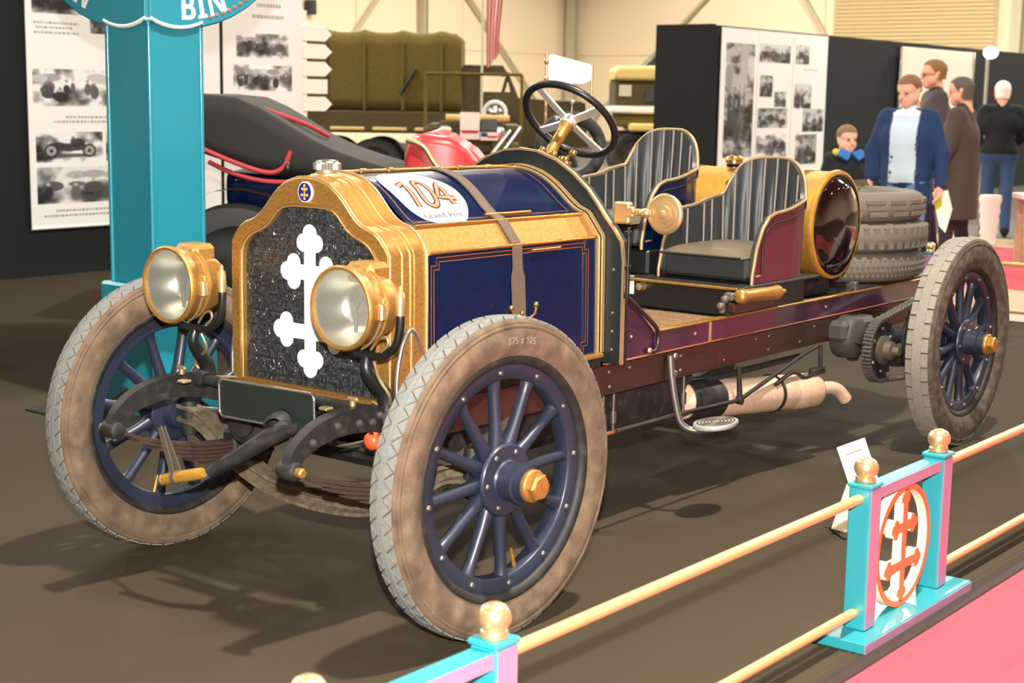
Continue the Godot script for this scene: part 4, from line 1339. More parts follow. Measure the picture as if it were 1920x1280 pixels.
func car_bonnet(car: Node3D) -> void:
	var z0 := -0.1
	var z1 := -0.9
	for s in [1.0, -1.0]:
		var top := put(hood_skin(0.0, 0.318 * s, 28, z0, z1, 8, 0.0), "bonnet_top", M.blue, car, Transform3D.IDENTITY, "glossy dark blue curved bonnet top")
		put(hood_skin(0.318 * s, 0.405 * s, 4, z0, z1, 4, 0.0), "bonnet_shoulder", M.brass, car, Transform3D.IDENTITY, "slanted brass shoulder of the bonnet")
		var side := put(hood_skin(0.405 * s, 0.78 * s, 4, z0, z1, 4, 0.0), "bonnet_side", M.blue, car, Transform3D.IDENTITY, "glossy dark blue bonnet side with orange lining")
		# lining on the side: outer black, inner orange, notched corners
		for q in [[0.0, 0.008, M.black_line], [0.006, 0.0024, M.stripe], [-0.006, 0.0024, M.stripe]]:
			var a: float = 0.425 + q[0]
			var b: float = 0.765 - q[0]
			var c: float = -0.118 - q[0]
			var d: float = -0.848 + q[0]
			var e := 0.022
			put(hood_line([Vector2((a + e) * s, c), Vector2((a + e) * s, c - e), Vector2(a * s, c - e), Vector2(a * s, d + e), Vector2((a + e) * s, d + e), Vector2((a + e) * s, d), Vector2((b - e) * s, d), Vector2((b - e) * s, d + e), Vector2(b * s, d + e), Vector2(b * s, c - e), Vector2((b - e) * s, c - e), Vector2((b - e) * s, c)], q[1], 0.0012, true), "lining", q[2], side)
		# lining on the top
		for q in [[0.0, 0.004, M.black_line], [0.006, 0.003, M.stripe]]:
			put(hood_line([Vector2((0.04 + q[0]) * s, -0.118 - q[0]), Vector2((0.296 - q[0]) * s, -0.118 - q[0]), Vector2((0.296 - q[0]) * s, -0.86 + q[0]), Vector2((0.04 + q[0]) * s, -0.86 + q[0])], q[1], 0.0012, true), "lining", q[2], top)
		# hinge rods
		for q in [0.318, 0.405]:
			put(MB.new().tube([hood_at(q * s, z0, 0.003), hood_at(q * s, z1 + 0.01, 0.003)], 0.0055, 10), "hinge_rod", M.brass_bright, car)
		# raised hatch on the top
		put(hood_skin(0.09 * s, 0.27 * s, 14, -0.47, -0.70, 3, 0.005), "hatch", M.blue, top)
		put(MB.new().tube([hood_at(0.285 * s, -0.44, 0.006), hood_at(0.285 * s, -0.66, 0.006)], 0.005, 8), "hatch_rod", M.brass_bright, top)
		put(MB.new().tube([hood_at(0.425 * s, -0.56, 0.006), hood_at(0.425 * s, -0.70, 0.006)], 0.004, 8), "hatch_rod", M.brass_bright, side)
		# ledge under the bonnet
		put(MB.new().box(V(0.34 * s, 0.622, -0.5), V(0.06, 0.016, 0.84), 0.004), "bonnet_ledge", M.brass, car)
		put(MB.new().box(V(0.335 * s, 0.6, -0.48), V(0.03, 0.045, 0.9), 0.004), "valance", M.black_dusty, car)
		# catch: brass hook with two ball-ended horns
		var hk := V(0.356 * s, 0.79, -0.485)
		var hook := put(MB.new().box(hk + V(-0.006 * s, -0.02, 0), V(0.008, 0.05, 0.03), 0.003), "strap_hook", M.brass_bright, car)
		for d in [-1.0, 1.0]:
			put(MB.new().tube(catmull([hk + V(0.0, -0.012, 0), hk + V(0.014 * s, -0.008, 0.026 * d), hk + V(0.022 * s, 0.008, 0.05 * d), hk + V(0.018 * s, 0.032, 0.06 * d)], 5), [0.0045, 0.0045, 0.0045, 0.0045, 0.0045, 0.0045, 0.0045, 0.0045, 0.0045, 0.0045, 0.0045, 0.0045, 0.0045, 0.0045, 0.0045, 0.0045], 8).ell(hk + V(0.018 * s, 0.034, 0.06 * d), V(0.009, 0.009, 0.009), 10, 8), "horn", M.brass_bright, hook)
		put(MB.new().ell(hk + V(0.012 * s, 0.012, 0), V(0.007, 0.007, 0.007), 10, 8).tube([hk + V(0.0, -0.03, 0), hk + V(0.01 * s, 0.012, 0)], 0.004, 8), "catch_ball", M.brass_bright, hook)
	# ridge hinge
	put(MB.new().tube([V(0, 1.217, z0), V(0, 1.217, z1)], 0.007, 10), "ridge_hinge", M.brass_bright, car)
	for z in [-0.18, -0.3, -0.62, -0.76]:
		put(MB.new().lathe([Vector2(0, -0.012), Vector2(0.01, -0.012), Vector2(0.01, 0.012), Vector2(0, 0.012)], MB.along(V(0, 1.217, z), Vector3.BACK), 10), "hinge_knuckle", M.brass_bright, car)
	# brass bands at the back of the bonnet
	for q in [[-0.895, -0.912, 0.004], [-0.916, -0.93, 0.012]]:
		var m := MB.new()
		for s in [1.0, -1.0]:
			for e in [[0.0, 0.318], [0.318, 0.405], [0.405, 0.779]]:
				var a := PackedVector3Array()
				var b := PackedVector3Array()
				var c := PackedVector3Array()
				for k in 25:
					var w: float = lerpf(e[0], e[1], k / 24.0) * s
					a.append(hood_at(w, q[0], q[2] - 0.006)); b.append(hood_at(w, q[0], q[2])); c.append(hood_at(w, q[1], q[2]))
				m.loft([a, b], false).loft([b, c], false)
		var band := put(m, "bonnet_band", M.brass_pale, car, Transform3D.IDENTITY, "brass band with rivets at the bonnet's back")
		for k in 11:
			for s in [1.0, -1.0]:
				var w: float = (0.03 + 0.068 * k) * s
				var p := hood_at(w, (q[0] + q[1]) / 2, q[2])
				put(MB.new().dome(p, hood_at(w, -0.9, 1.0) - hood_at(w, -0.9, 0.0), 0.0022, 0.0014, 6), "rivet", M.brass, band)
	# number disc, drawn as an egg shape lying on the left of the bonnet top
	var egg: Array = []
	for q in [[0.05, -0.215], [0.052, -0.26], [0.062, -0.31], [0.09, -0.365], [0.134, -0.407], [0.184, -0.423], [0.233, -0.412], [0.286, -0.365], [0.316, -0.308], [0.316, -0.249], [0.3, -0.203], [0.262, -0.172], [0.218, -0.154], [0.168, -0.144], [0.123, -0.14], [0.085, -0.15], [0.06, -0.18]]:
		egg.append(Vector2(q[0], q[1]))
	var disc := put(hood_patch(PackedVector2Array(catmull(egg, 4, true)), 0.0022), "number_disc", M.white_enamel, car, Transform3D.IDENTITY, "white egg-shaped number disc reading 104")
	for q in [[0.0235, 0.0034, M.print_brown], [0.012, 0.0042, M.print_tan]]:
		var w: float = q[0]
		var o: float = q[1]
		put(hood_line([Vector2(0.136, -0.19), Vector2(0.118, -0.222), Vector2(0.17, -0.219), Vector2(0.226, -0.209)], w, o), "digit_one", q[2], disc)
		put(hood_line(catmull([Vector2(0.122, -0.268), Vector2(0.116, -0.285), Vector2(0.127, -0.302), Vector2(0.165, -0.308), Vector2(0.205, -0.298), Vector2(0.224, -0.281), Vector2(0.222, -0.262), Vector2(0.2, -0.251), Vector2(0.155, -0.259)], 4, true), w, o, true), "digit_zero", q[2], disc)
		put(hood_line([Vector2(0.224, -0.362), Vector2(0.127, -0.362), Vector2(0.19, -0.316), Vector2(0.2, -0.388)], w, o), "digit_four", q[2], disc)
	var fn := func(x: float, y: float) -> Vector3:
		return hood_at(0.268 - y, -0.275 - x, 0.0034)
	put(text_on("Grand Prix", 0.03, fn, true, true), "lettering", M.print_brown, disc)
	# leather strap over the bonnet
	var L := PackedVector3Array()
	var R := PackedVector3Array()
	var L2 := PackedVector3Array()
	var R2 := PackedVector3Array()
	for k in 121:
		var s := lerpf(-0.64, 0.64, k / 120.0)
		var w := 0.021
		if abs(s) > 0.50:
			w = 0.03
		elif abs(s) > 0.475:
			w = lerpf(0.021, 0.03, (abs(s) - 0.475) / 0.025)
		var zc: float = -0.50 + 0.045 * clampf(1.0 - abs(abs(s) - 0.3) / 0.3, 0, 1) * 0.4
		L.append(hood_at(s, zc + w, 0.008)); R.append(hood_at(s, zc - w, 0.008))
		L2.append(hood_at(s, zc + w, 0.003)); R2.append(hood_at(s, zc - w, 0.003))
	put(MB.new().loft([L2, L], false).loft([L, R], false).loft([R, R2], false), "bonnet_strap", M.strap, car, Transform3D.IDENTITY, "worn tan leather strap over the bonnet")
	put(hood_patch(ellipse2(0.622, -0.5, 0.014, 0.006), 0.0088), "strap_slot", M.black_line, car)

func ellipse2(cx: float, cy: float, rx: float, ry: float) -> PackedVector2Array:
	var o := PackedVector2Array()
	for i in 20:
		o.append(Vector2(cx + cos(TAU * i / 20) * rx, cy + sin(TAU * i / 20) * ry))
	return o

func car_lamps(car: Node3D) -> void:
	for s in [1.0, -1.0]:
		var c := V(0.35 * s, 0.888, 0.262)
		var xf := MB.along(c, Vector3.BACK)
		var body := put(MB.new().lathe([Vector2(0.0, -0.185), Vector2(0.04, -0.178), Vector2(0.07, -0.158), Vector2(0.088, -0.125), Vector2(0.096, -0.09), Vector2(0.1, -0.07), Vector2(0.108, -0.068), Vector2(0.108, -0.062), Vector2(0.104, -0.06), Vector2(0.104, -0.03), Vector2(0.108, -0.026), Vector2(0.108, -0.012), Vector2(0.113, -0.008), Vector2(0.114, 0.002), Vector2(0.109, 0.008), Vector2(0.103, 0.006), Vector2(0.101, -0.004)], xf, 48), "headlamp", M.brass, car, Transform3D.IDENTITY, "round brass headlamp")
		put(MB.new().lathe([Vector2(0.101, -0.004), Vector2(0.094, -0.035), Vector2(0.075, -0.075), Vector2(0.06, -0.095), Vector2(0.058, -0.095), Vector2(0.04, -0.108), Vector2(0.0, -0.114)], xf, 48), "reflector", M.mirror, body, Transform3D.IDENTITY, "silvered reflector")
		put(MB.new().lathe([Vector2(0.0, -0.001), Vector2(0.101, -0.001), Vector2(0.101, -0.004), Vector2(0.0, -0.004)], xf, 40), "lens", M.lens, body)
		put(MB.new().tube([c + V(0, -0.07, -0.055), c + V(0, -0.015, -0.055)], 0.005, 8).tube([c + V(0, -0.015, -0.055), c + V(0.012, 0.01, -0.055)], 0.0035, 6).tube([c + V(0, -0.015, -0.055), c + V(-0.012, 0.01, -0.055)], 0.0035, 6), "burner", M.dull_steel, body)
		put(MB.new().box(c + V(0, 0.088, -0.1), V(0.1, 0.055, 0.085), 0.014), "chimney", M.brass, body)
		var side := 1.0
		put(MB.new().box(c + V(0.108, -0.005, -0.04), V(0.018, 0.045, 0.022), 0.004).lathe([Vector2(0, 0), Vector2(0.006, 0), Vector2(0.007, 0.012), Vector2(0, 0.016)], Transform3D(Basis.IDENTITY, c + V(0.112, 0.018, -0.04)), 10), "hinge", M.brass_pale, body)
		put(MB.new().tube(catmull([c + V(0.112, -0.03, -0.03), c + V(0.098, -0.06, -0.03), c + V(0.075, -0.088, -0.03), c + V(0.04, -0.108, -0.035)], 4), 0.0035, 8), "bail_wire", M.brass_pale, body)
		# fork, stem and pivot knobs
		var z := 0.165
		var f: Array = catmull([V(c.x + 0.118, 0.895, z), V(c.x + 0.12, 0.85, z), V(c.x + 0.105, 0.79, z), V(c.x + 0.06, 0.757, z), V(c.x, 0.75, z), V(c.x - 0.06, 0.757, z), V(c.x - 0.105, 0.79, z), V(c.x - 0.12, 0.85, z), V(c.x - 0.118, 0.895, z)], 6)
		var fork := put(MB.new().tube(f, 0.0115, 12), "lamp_fork", M.black_satin, car)
		put(MB.new().tube(catmull([V(c.x, 0.75, z), V(c.x + 0.004 * s, 0.715, 0.172), V(c.x + 0.01 * s, 0.68, 0.15), V(c.x + 0.015 * s, 0.645, 0.118), V(c.x + 0.018 * s, 0.605, 0.105), V(c.x + 0.016 * s, 0.55, 0.105)], 6), [0.013, 0.014, 0.0145, 0.015, 0.0155, 0.016, 0.0165, 0.017, 0.0175, 0.018, 0.0185, 0.019, 0.0195, 0.02, 0.0205, 0.021, 0.0215, 0.022, 0.0225, 0.023, 0.0235, 0.024, 0.0245, 0.025, 0.026, 0.027, 0.028, 0.029, 0.03, 0.031, 0.032], 14), "stem", M.black_satin, fork)
		put(MB.new().box(V(c.x + 0.018 * s, 0.578, 0.1), V(0.06, 0.04, 0.09), 0.008), "foot", M.black_satin, fork)
		for d in [-1.0, 1.0]:
			put(MB.new().lathe([Vector2(0, -0.03), Vector2(0.013, -0.03), Vector2(0.014, 0.0), Vector2(0.012, 0.03), Vector2(0.006, 0.034), Vector2(0.006, 0.045), Vector2(0, 0.05)], Transform3D(Basis.IDENTITY, V(c.x + 0.119 * d, 0.9, z)), 14), "pivot", M.brass_pale, fork)
		put(MB.new().tube(catmull([V(c.x + 0.02, 0.77, z + 0.005), V(c.x + 0.05, 0.8, z + 0.01), V(c.x + 0.078, 0.81, z + 0.01), V(c.x + 0.085, 0.79, z + 0.01), V(c.x + 0.06, 0.768, z + 0.01)], 5), 0.004, 8), "wire_loop", M.brass_pale, fork)
		# acetylene pipe from the frame to the lamp
		put(MB.new().tube(catmull([V(c.x + 0.03, 0.74, 0.17), V(c.x + 0.035 * 1, 0.69, 0.155), V(c.x + 0.05 * s, 0.64, 0.13), V(c.x + 0.07 * s * 0.2, 0.6, 0.1), V(c.x - 0.07 * s, 0.6, 0.07)], 5), 0.0045, 8), "gas_pipe", M.brass_pale, fork)
		put(MB.new().box(V(c.x - 0.06 * s, 0.612, 0.26), V(0.03, 0.008, 0.03), 0.002).lathe([Vector2(0, 0), Vector2(0.009, 0), Vector2(0.009, 0.02), Vector2(0, 0.02)], Transform3D(Basis.IDENTITY, V(c.x - 0.0 * s, 0.615, 0.22)), 10).box(V(c.x, 0.64, 0.22), V(0.04, 0.012, 0.012), 0.005), "wing_nut", M.brass_pale, fork)

func car_dash(car: Node3D) -> void:
	var half: Array = [Vector2(0, 1.274), Vector2(0.07, 1.268), Vector2(0.146, 1.243), Vector2(0.215, 1.203), Vector2(0.277, 1.153), Vector2(0.32, 1.105), Vector2(0.35, 1.068), Vector2(0.385, 1.03), Vector2(0.415, 0.99), Vector2(0.424, 0.93), Vector2(0.424, 0.78), Vector2(0.424, 0.595)]
	var po := PackedVector2Array()
	for i in range(half.size() - 1, 0, -1):
		po.append(Vector2(-half[i].x, half[i].y))
	for q in half:
		po.append(q)
	var dash := put(MB.new().prism(po, 0.035, Transform3D(Basis.IDENTITY, V(0, 0, -0.968)), 0.002), "dashboard", M.dash, car, Transform3D.IDENTITY, "black arched dashboard edged with brass")
	var rim: Array = []
	for q in po:
		rim.append(V(q.x, q.y, -0.938))
	put(MB.new().sweep(rect_prof(0.007, 0.014), rim, Vector3.BACK), "brass_edging", M.brass_pale, dash)
	for s in [1.0, -1.0]:
		for y in [0.64, 0.7, 0.76, 0.9]:
			put(MB.new().dome(V(0.388 * s, y, -0.933), Vector3.BACK, 0.006, 0.005), "rivet", M.steel, dash)
		put(MB.new().tube([V(0.436 * s, 0.81, -0.945), V(0.436 * s, 1.04, -0.945)], 0.006, 8), "catch_rod", M.black_satin, dash)
		for y in [0.82, 0.91, 1.02]:
			put(MB.new().box(V(0.432 * s, y, -0.945), V(0.02, 0.016, 0.02), 0.003), "rod_bracket", M.black_satin, dash)
	# side mirror dish on a brass arm
	var br := put(MB.new().box(V(0.405, 1.083, -0.955), V(0.06, 0.07, 0.03), 0.006), "mirror_bracket", M.brass_pale, car, Transform3D.IDENTITY, "brass arm with a round stepped dish")
	put(MB.new().box(V(0.47, 1.088, -0.945), V(0.09, 0.022, 0.014), 0.004).box(V(0.44, 1.088, -0.942), V(0.03, 0.034, 0.014), 0.004).ell(V(0.5, 1.088, -0.94), V(0.018, 0.016, 0.014), 12, 8), "arm", M.brass_pale, br)
	put(MB.new().lathe([Vector2(0.0, 0.02), Vector2(0.011, 0.018), Vector2(0.014, 0.01), Vector2(0.028, 0.0085), Vector2(0.0295, 0.004), Vector2(0.043, 0.003), Vector2(0.0445, -0.003), Vector2(0.053, -0.0035), Vector2(0.055, 0.0), Vector2(0.062, -0.001), Vector2(0.065, -0.006), Vector2(0.063, -0.014), Vector2(0.0, -0.014)], MB.along(V(0.558, 1.087, -0.955), Vector3.BACK), 40), "dish", M.brass_pale, br)
	for q in [V(0.43, 1.1, -0.938), V(0.455, 1.088, -0.936), V(0.48, 1.088, -0.936)]:
		put(MB.new().dome(q, Vector3.BACK, 0.006, 0.006), "screw", M.brass_bright, br)
	# steering wheel and column
	var hubp := V(-0.36, 1.36, -1.7)
	var nrm := V(0, 0.7071, -0.7071)
	var tx := MB.along(hubp, nrm)
	var ring: Array = []
	for i in 48:
		var a := TAU * i / 48
		ring.append(tx * V(cos(a) * 0.19, 0, sin(a) * 0.19))
	var sw := put(MB.new().tube(ring, 0.0145, 14, true), "steering_wheel", M.black_satin, car, Transform3D.IDENTITY, "black rimmed steering wheel with bright spokes")
	for i in 4:
		var a := TAU * i / 4 + 0.35
		put(MB.new().sweep(rect_prof(0.03, 0.01), [tx * V(cos(a) * 0.02, -0.01, sin(a) * 0.02), tx * V(cos(a) * 0.1, -0.006, sin(a) * 0.1), tx * V(cos(a) * 0.19, 0, sin(a) * 0.19)], nrm), "spoke", M.bright_spoke, sw)
	put(MB.new().lathe([Vector2(0, -0.03), Vector2(0.03, -0.03), Vector2(0.034, -0.02), Vector2(0.03, 0.0), Vector2(0.024, 0.012), Vector2(0, 0.016)], tx, 24), "boss", M.bright_spoke, sw)
	for i in 2:
		var a := 1.1 + 2.2 * i
		put(MB.new().tube([tx * V(0, 0.012, 0), tx * V(cos(a) * 0.08, 0.02, sin(a) * 0.08)], 0.004, 8).ell(tx * V(cos(a) * 0.085, 0.022, sin(a) * 0.085), V(0.009, 0.009, 0.009), 10, 8), "hand_lever", M.silver, sw)
	put(MB.new().lathe([Vector2(0.03, -0.03), Vector2(0.024, -0.05), Vector2(0.022, -0.06), Vector2(0.022, -0.2), Vector2(0.026, -0.205), Vector2(0.026, -0.225), Vector2(0.022, -0.23), Vector2(0.022, -1.0)], tx, 20), "steering_column", M.brass, car, Transform3D.IDENTITY, "brass steering column")
	# lever quadrant clamped to the column
	var lq := put(MB.new().box(V(-0.3, 1.2, -1.54), V(0.12, 0.016, 0.03), 0.004), "lever_quadrant", M.brass_bright, car, Transform3D.IDENTITY, "brass lever quadrant on the column")
	for q in [V(-0.31, 1.235, -1.53), V(-0.27, 1.215, -1.55), V(-0.24, 1.24, -1.56), V(-0.25, 1.19, -1.52)]:
		put(MB.new().ell(q, V(0.017, 0.013, 0.015), 14, 10).tube([q, V(-0.29, 1.2, -1.54)], 0.005, 8), "lever_knob", M.brass_bright, lq)
	# brass fittings behind the dash
	for q in [[-0.12, 1.2, 0.02], [-0.06, 1.235, 0.018], [0.0, 1.22, 0.022], [0.06, 1.2, 0.016], [0.03, 1.24, 0.016], [-0.2, 1.19, 0.016], [0.11, 1.21, 0.018]]:
		put(MB.new().lathe([Vector2(0, 0.0), Vector2(q[2], 0.0), Vector2(q[2], 0.04), Vector2(q[2] * 0.7, 0.05), Vector2(q[2] * 0.7, 0.07), Vector2(0, 0.072)], MB.along(V(q[0], q[1] - 0.01, -0.965), V(0, 0.75, -1)), 16), "oiler", M.brass_bright, car)
	# toe board and inner side
	put(MB.new().box(V(0, 0.76, -1.04), V(0.66, 0.26, 0.012), 0.003, Basis(Vector3.RIGHT, 0.5)), "toe_board", M.black_satin, car)
	for s in [1.0, -1.0]:
		var side := PackedVector2Array([Vector2(0.96, 0.588), Vector2(0.96, 0.83), Vector2(1.03, 0.81), Vector2(1.14, 0.745), Vector2(1.235, 0.668), Vector2(1.235, 0.588)])
		put(MB.new().prism(side, 0.012, Transform3D(Basis(V(0, 0, -1), Vector3.UP, Vector3.RIGHT), V(0.345 * s - 0.006, 0, 0))), "side_panel", M.plum, car)
		put(MB.new().tube(catmull([V(0.362 * s, 0.84, -0.985), V(0.362 * s, 0.795, -1.06), V(0.362 * s, 0.725, -1.17), V(0.362 * s, 0.67, -1.242), V(0.362 * s, 0.63, -1.25), V(0.362 * s, 0.6, -1.235), V(0.362 * s, 0.598, -1.205)], 5), 0.008, 8), "trim_rail", M.red_brown, car)
		put(MB.new().dome(V(0.36 * s, 0.602, -1.2), V(s, 0, 0), 0.011, 0.01), "rail_end", M.brass_pale, car)
		put(MB.new().box(V(0.354 * s, 0.752, -1.0), V(0.008, 0.045, 0.05), 0.002), "hinge_plate", M.brass, car)
		for q in [[0.68, -1.06], [0.665, -1.04], [0.66, -1.1], [0.7, -1.05]]:
			put(MB.new().dome(V(0.352 * s, q[0], q[1]), V(s, 0, 0), 0.006, 0.005), "screw", M.brass_pale, car)
		# sill panels with brass lining
		var sill := put(MB.new().box(V(0.347 * s, 0.624, -2.36), V(0.018, 0.076, 2.24), 0.003), "sill", M.plum, car, Transform3D.IDENTITY, "glossy plum sill panel")
		put(MB.new().box(V(0.347 * s, 0.664, -2.36), V(0.028, 0.008, 2.24), 0.002), "sill_cap", M.brass, sill)
		put(MB.new().box(V(0.35 * s, 0.586, -2.2), V(0.018, 0.006, 2.5), 0.002), "sill_bead", M.stripe, sill)
		put(MB.new().box(V(0.357 * s, 0.624, -1.6), V(0.005, 0.07, 0.012), 0.001), "sill_joint", M.brass_pale, sill)
		put(MB.new().dome(V(0.356 * s, 0.625, -1.5), V(s, 0, 0), 0.009, 0.006), "sill_screw", M.steel, sill)
		put(MB.new().dome(V(0.356 * s, 0.625, -2.5), V(s, 0, 0), 0.008, 0.006), "sill_screw", M.steel, sill)
	# floorboards
	for i in 8:
		put(MB.new().box(V(0, 0.655, -1.09 - 0.084 * i), V(0.672, 0.014, 0.08), 0.003), "floorboard", M.wood, car)

func seat_shell(car: Node3D, x0: float, x1: float, zf: float, zb: float, y0: float, outer: Material) -> void:
	# plan of the shell from the left front round the back to the right front
	var plan: Array = catmull([V(x1, 0, zf), V(x1, 0, lerpf(zf, zb, 0.5)), V(x1 - 0.004, 0, zb + 0.13), V(x1 - 0.035, 0, zb + 0.035), V(x1 - 0.12, 0, zb), V((x0 + x1) / 2, 0, zb - 0.01), V(x0 + 0.12, 0, zb), V(x0 + 0.035, 0, zb + 0.035), V(x0 + 0.004, 0, zb + 0.13), V(x0, 0, lerpf(zf, zb, 0.5)), V(x0, 0, zf)], 6)
	var K := plan.size()
	var tops: Array = []
	for i in K:
		var t := float(i) / (K - 1)
		var u: float = abs(t - 0.5) * 2.0   # 0 at the back, 1 at the arm fronts
		var h := 0.0
		if u > 0.86:
			h = lerpf(0.255, 0.03, pow((u - 0.86) / 0.14, 2.2))
		elif u > 0.42:
			h = lerpf(0.30, 0.255, (u - 0.42) / 0.44)
		else:
			h = 0.30 + 0.145 * (1.0 - pow(u / 0.42, 4.0))
		tops.append(y0 + h)
	var fr := MB.frames(plan, false)
	var inner: Array = []
	var ctr := V((x0 + x1) / 2, 0, (zf + zb) / 2)
	var inn: Array = []
	for i in K:
		var t: Vector3 = fr[i][2]
		var nn := V(-t.z, 0, t.x)
		if nn.dot(ctr - plan[i]) < 0:
			nn = -nn
		inn.append(nn)
	var lean := func(i: int, y: float) -> Vector3:
		# the back leans out a little with height
		return plan[i] + V(0, y, 0) - inn[i] * 0.06 * (y - y0) * (1.0 - clampf(abs(float(i) / (K - 1) - 0.5) * 2.5, 0, 1))
	var o_rings: Array = []
	for j in 2:
		var r := PackedVector3Array()
		for i in K:
			r.append(lean.call(i, y0 if j == 0 else tops[i]))
		o_rings.append(r)
	var shell := put(MB.new().loft(o_rings, false), "seat", outer, car, Transform3D.IDENTITY, "black leather bucket seat in a brass-edged shell")
	var i_rings: Array = []
	var rows := 8
	for j in rows + 1:
		var r := PackedVector3Array()
		for i in K:
			var y := lerpf(y0 + 0.01, tops[i] - 0.004, float(j) / rows)
			var bulge: float = 0.02 + 0.018 * abs(sin(PI * i / 4.0)) * sin(PI * clampf(float(j) / rows, 0.05, 0.95))
			r.append(lean.call(i, y) + inn[i] * bulge)
		i_rings.append(r)
	put(MB.new().loft(i_rings, false), "upholstery", M.leather, shell, Transform3D.IDENTITY, "pleated black leather")
	var strip: Array = []
	for j in 2:
		var r := PackedVector3Array()
		for i in K:
			r.append(lean.call(i, tops[i] - 0.002) + inn[i] * (0.022 * j))
		strip.append(r)
	put(MB.new().loft(strip, false), "upholstery_edge", M.leather, shell)
	for i in range(4, K - 3, 4):
		var line: Array = []
		for j in 9:
			line.append(lean.call(i, lerpf(y0 + 0.11, tops[i] - 0.002, j / 8.0)) + inn[i] * 0.024)
		put(MB.new().tube(line, 0.005, 6), "piping", M.piping, shell)
	var rim: Array = []
	for i in K:
		rim.append(lean.call(i, tops[i]))
	rim.push_front(lean.call(0, y0))
	rim.append(lean.call(K - 1, y0))
	put(MB.new().tube(rim, 0.0075, 8), "shell_rim", M.worn_rim, shell, Transform3D.IDENTITY, "worn brass edging of the seat")
	var lining: Array = []
	for i in range(2, 20):
		lining.append(lean.call(i, tops[i] - 0.035) - inn[i] * 0.003)
	lining.push_front(lean.call(2, y0 + 0.03) - inn[2] * 0.003)
	put(MB.new().tube(lining, 0.0035, 6), "panel_lining", M.black_line, shell)
	put(MB.new().tube([lean.call(1, y0 + 0.03) - inn[1] * 0.004, lean.call(20, y0 + 0.03) - inn[20] * 0.004], 0.004, 6), "panel_bead", M.worn_rim, shell)
	# cushion with a domed top
	var cs := MB.new()
	var nx := 14
	var nz := 14
	var rg: Array = []
	for j in nz + 1:
		var r := PackedVector3Array()
		for i in nx + 1:
			var u := float(i) / nx
			var w := float(j) / nz
			var e: float = pow(max(0.0, 1.0 - pow(abs(u * 2 - 1), 5.0)), 0.5) * pow(max(0.0, 1.0 - pow(abs(w * 2 - 1), 5.0)), 0.5)
			r.append(V(lerpf(x0 + 0.025, x1 - 0.025, u), y0 + 0.095 + 0.035 * e, lerpf(zf + 0.035, zb + 0.05, w)))
		rg.append(r)
	cs.loft(rg, false)
	put(cs, "cushion_top", M.leather_warm, shell, Transform3D.IDENTITY, "scuffed leather cushion top")
	put(MB.new().box(V((x0 + x1) / 2, y0 + 0.055, (zf + zb) / 2 + 0.04), V(x1 - x0 - 0.05, 0.09, abs(zb - zf) - 0.085), 0.012), "cushion", M.leather, shell)
	put(MB.new().tube([V(x0 + 0.03, y0 + 0.098, zf + 0.037), V(x1 - 0.03, y0 + 0.098, zf + 0.037)], 0.004, 8), "cushion_piping", M.leather, shell)

func car_seats(car: Node3D) -> void:
	put(MB.new().box(V(-0.015, 0.715, -2.02), V(0.74, 0.105, 0.58), 0.006), "seat_box", M.black_satin, car, Transform3D.IDENTITY, "black seat box with a brass front strip")
	put(MB.new().box(V(-0.01, 0.772, -2.0), V(0.86, 0.012, 0.62), 0.003), "seat_board", M.black_dusty, car)
	put(MB.new().box(V(0.1, 0.772, -1.692), V(0.62, 0.01, 0.008), 0.002), "seat_strip", M.brass, car)
	put(MB.new().box(V(-0.09, 0.745, -1.725), V(0.06, 0.07, 0.006), 0.001), "maker_plate", M.card, car)
	put(MB.new().lathe([Vector2(0, 0), Vector2(0.018, 0), Vector2(0.02, 0.01), Vector2(0.012, 0.02), Vector2(0.014, 0.032), Vector2(0, 0.036)], MB.along(V(-0.02, 0.745, -1.728), Vector3.BACK), 16), "filler_knob", M.brass_pale, car)
	seat_shell(car, 0.0, 0.405, -1.80, -2.27, 0.778, M.burgundy)
	put(MB.new().box(V(-0.24, 0.825, -2.05), V(0.38, 0.1, 0.5), 0.01), "seat_riser", M.black_satin, car)
	seat_shell(car, -0.44, -0.055, -1.76, -2.22, 0.878, M.blue)
	# hand pump on the side
	var p0 := V(0.42, 0.748, -1.68)
	var d := V(0.0, -0.03, -1).normalized()
	var pump := put(MB.new().lathe([Vector2(0, 0), Vector2(0.018, 0.0), Vector2(0.026, 0.01), Vector2(0.028, 0.03), Vector2(0.025, 0.04), Vector2(0.025, 0.26), Vector2(0.028, 0.265), Vector2(0.028, 0.285), Vector2(0.014, 0.29), Vector2(0.01, 0.34), Vector2(0, 0.34)], MB.along(p0, d), 20), "hand_pump", M.brass, car, Transform3D.IDENTITY, "brass hand pump")
	put(MB.new().box(p0 + V(0, 0.006, 0.06), V(0.035, 0.03, 0.03), 0.006).ell(p0 + V(0.004, 0.0, 0.1), V(0.016, 0.016, 0.016), 12, 8).box(p0 + V(0, -0.03, 0.11), V(0.02, 0.04, 0.02), 0.005).ell(p0 + V(0.01, -0.02, 0.14), V(0.014, 0.014, 0.014), 12, 8), "pump_valve", M.dull_steel, pump)
	put(MB.new().box(p0 + V(-0.03, -0.045, -0.15), V(0.03, 0.04, 0.3), 0.006), "pump_bracket", M.red_brown, pump)

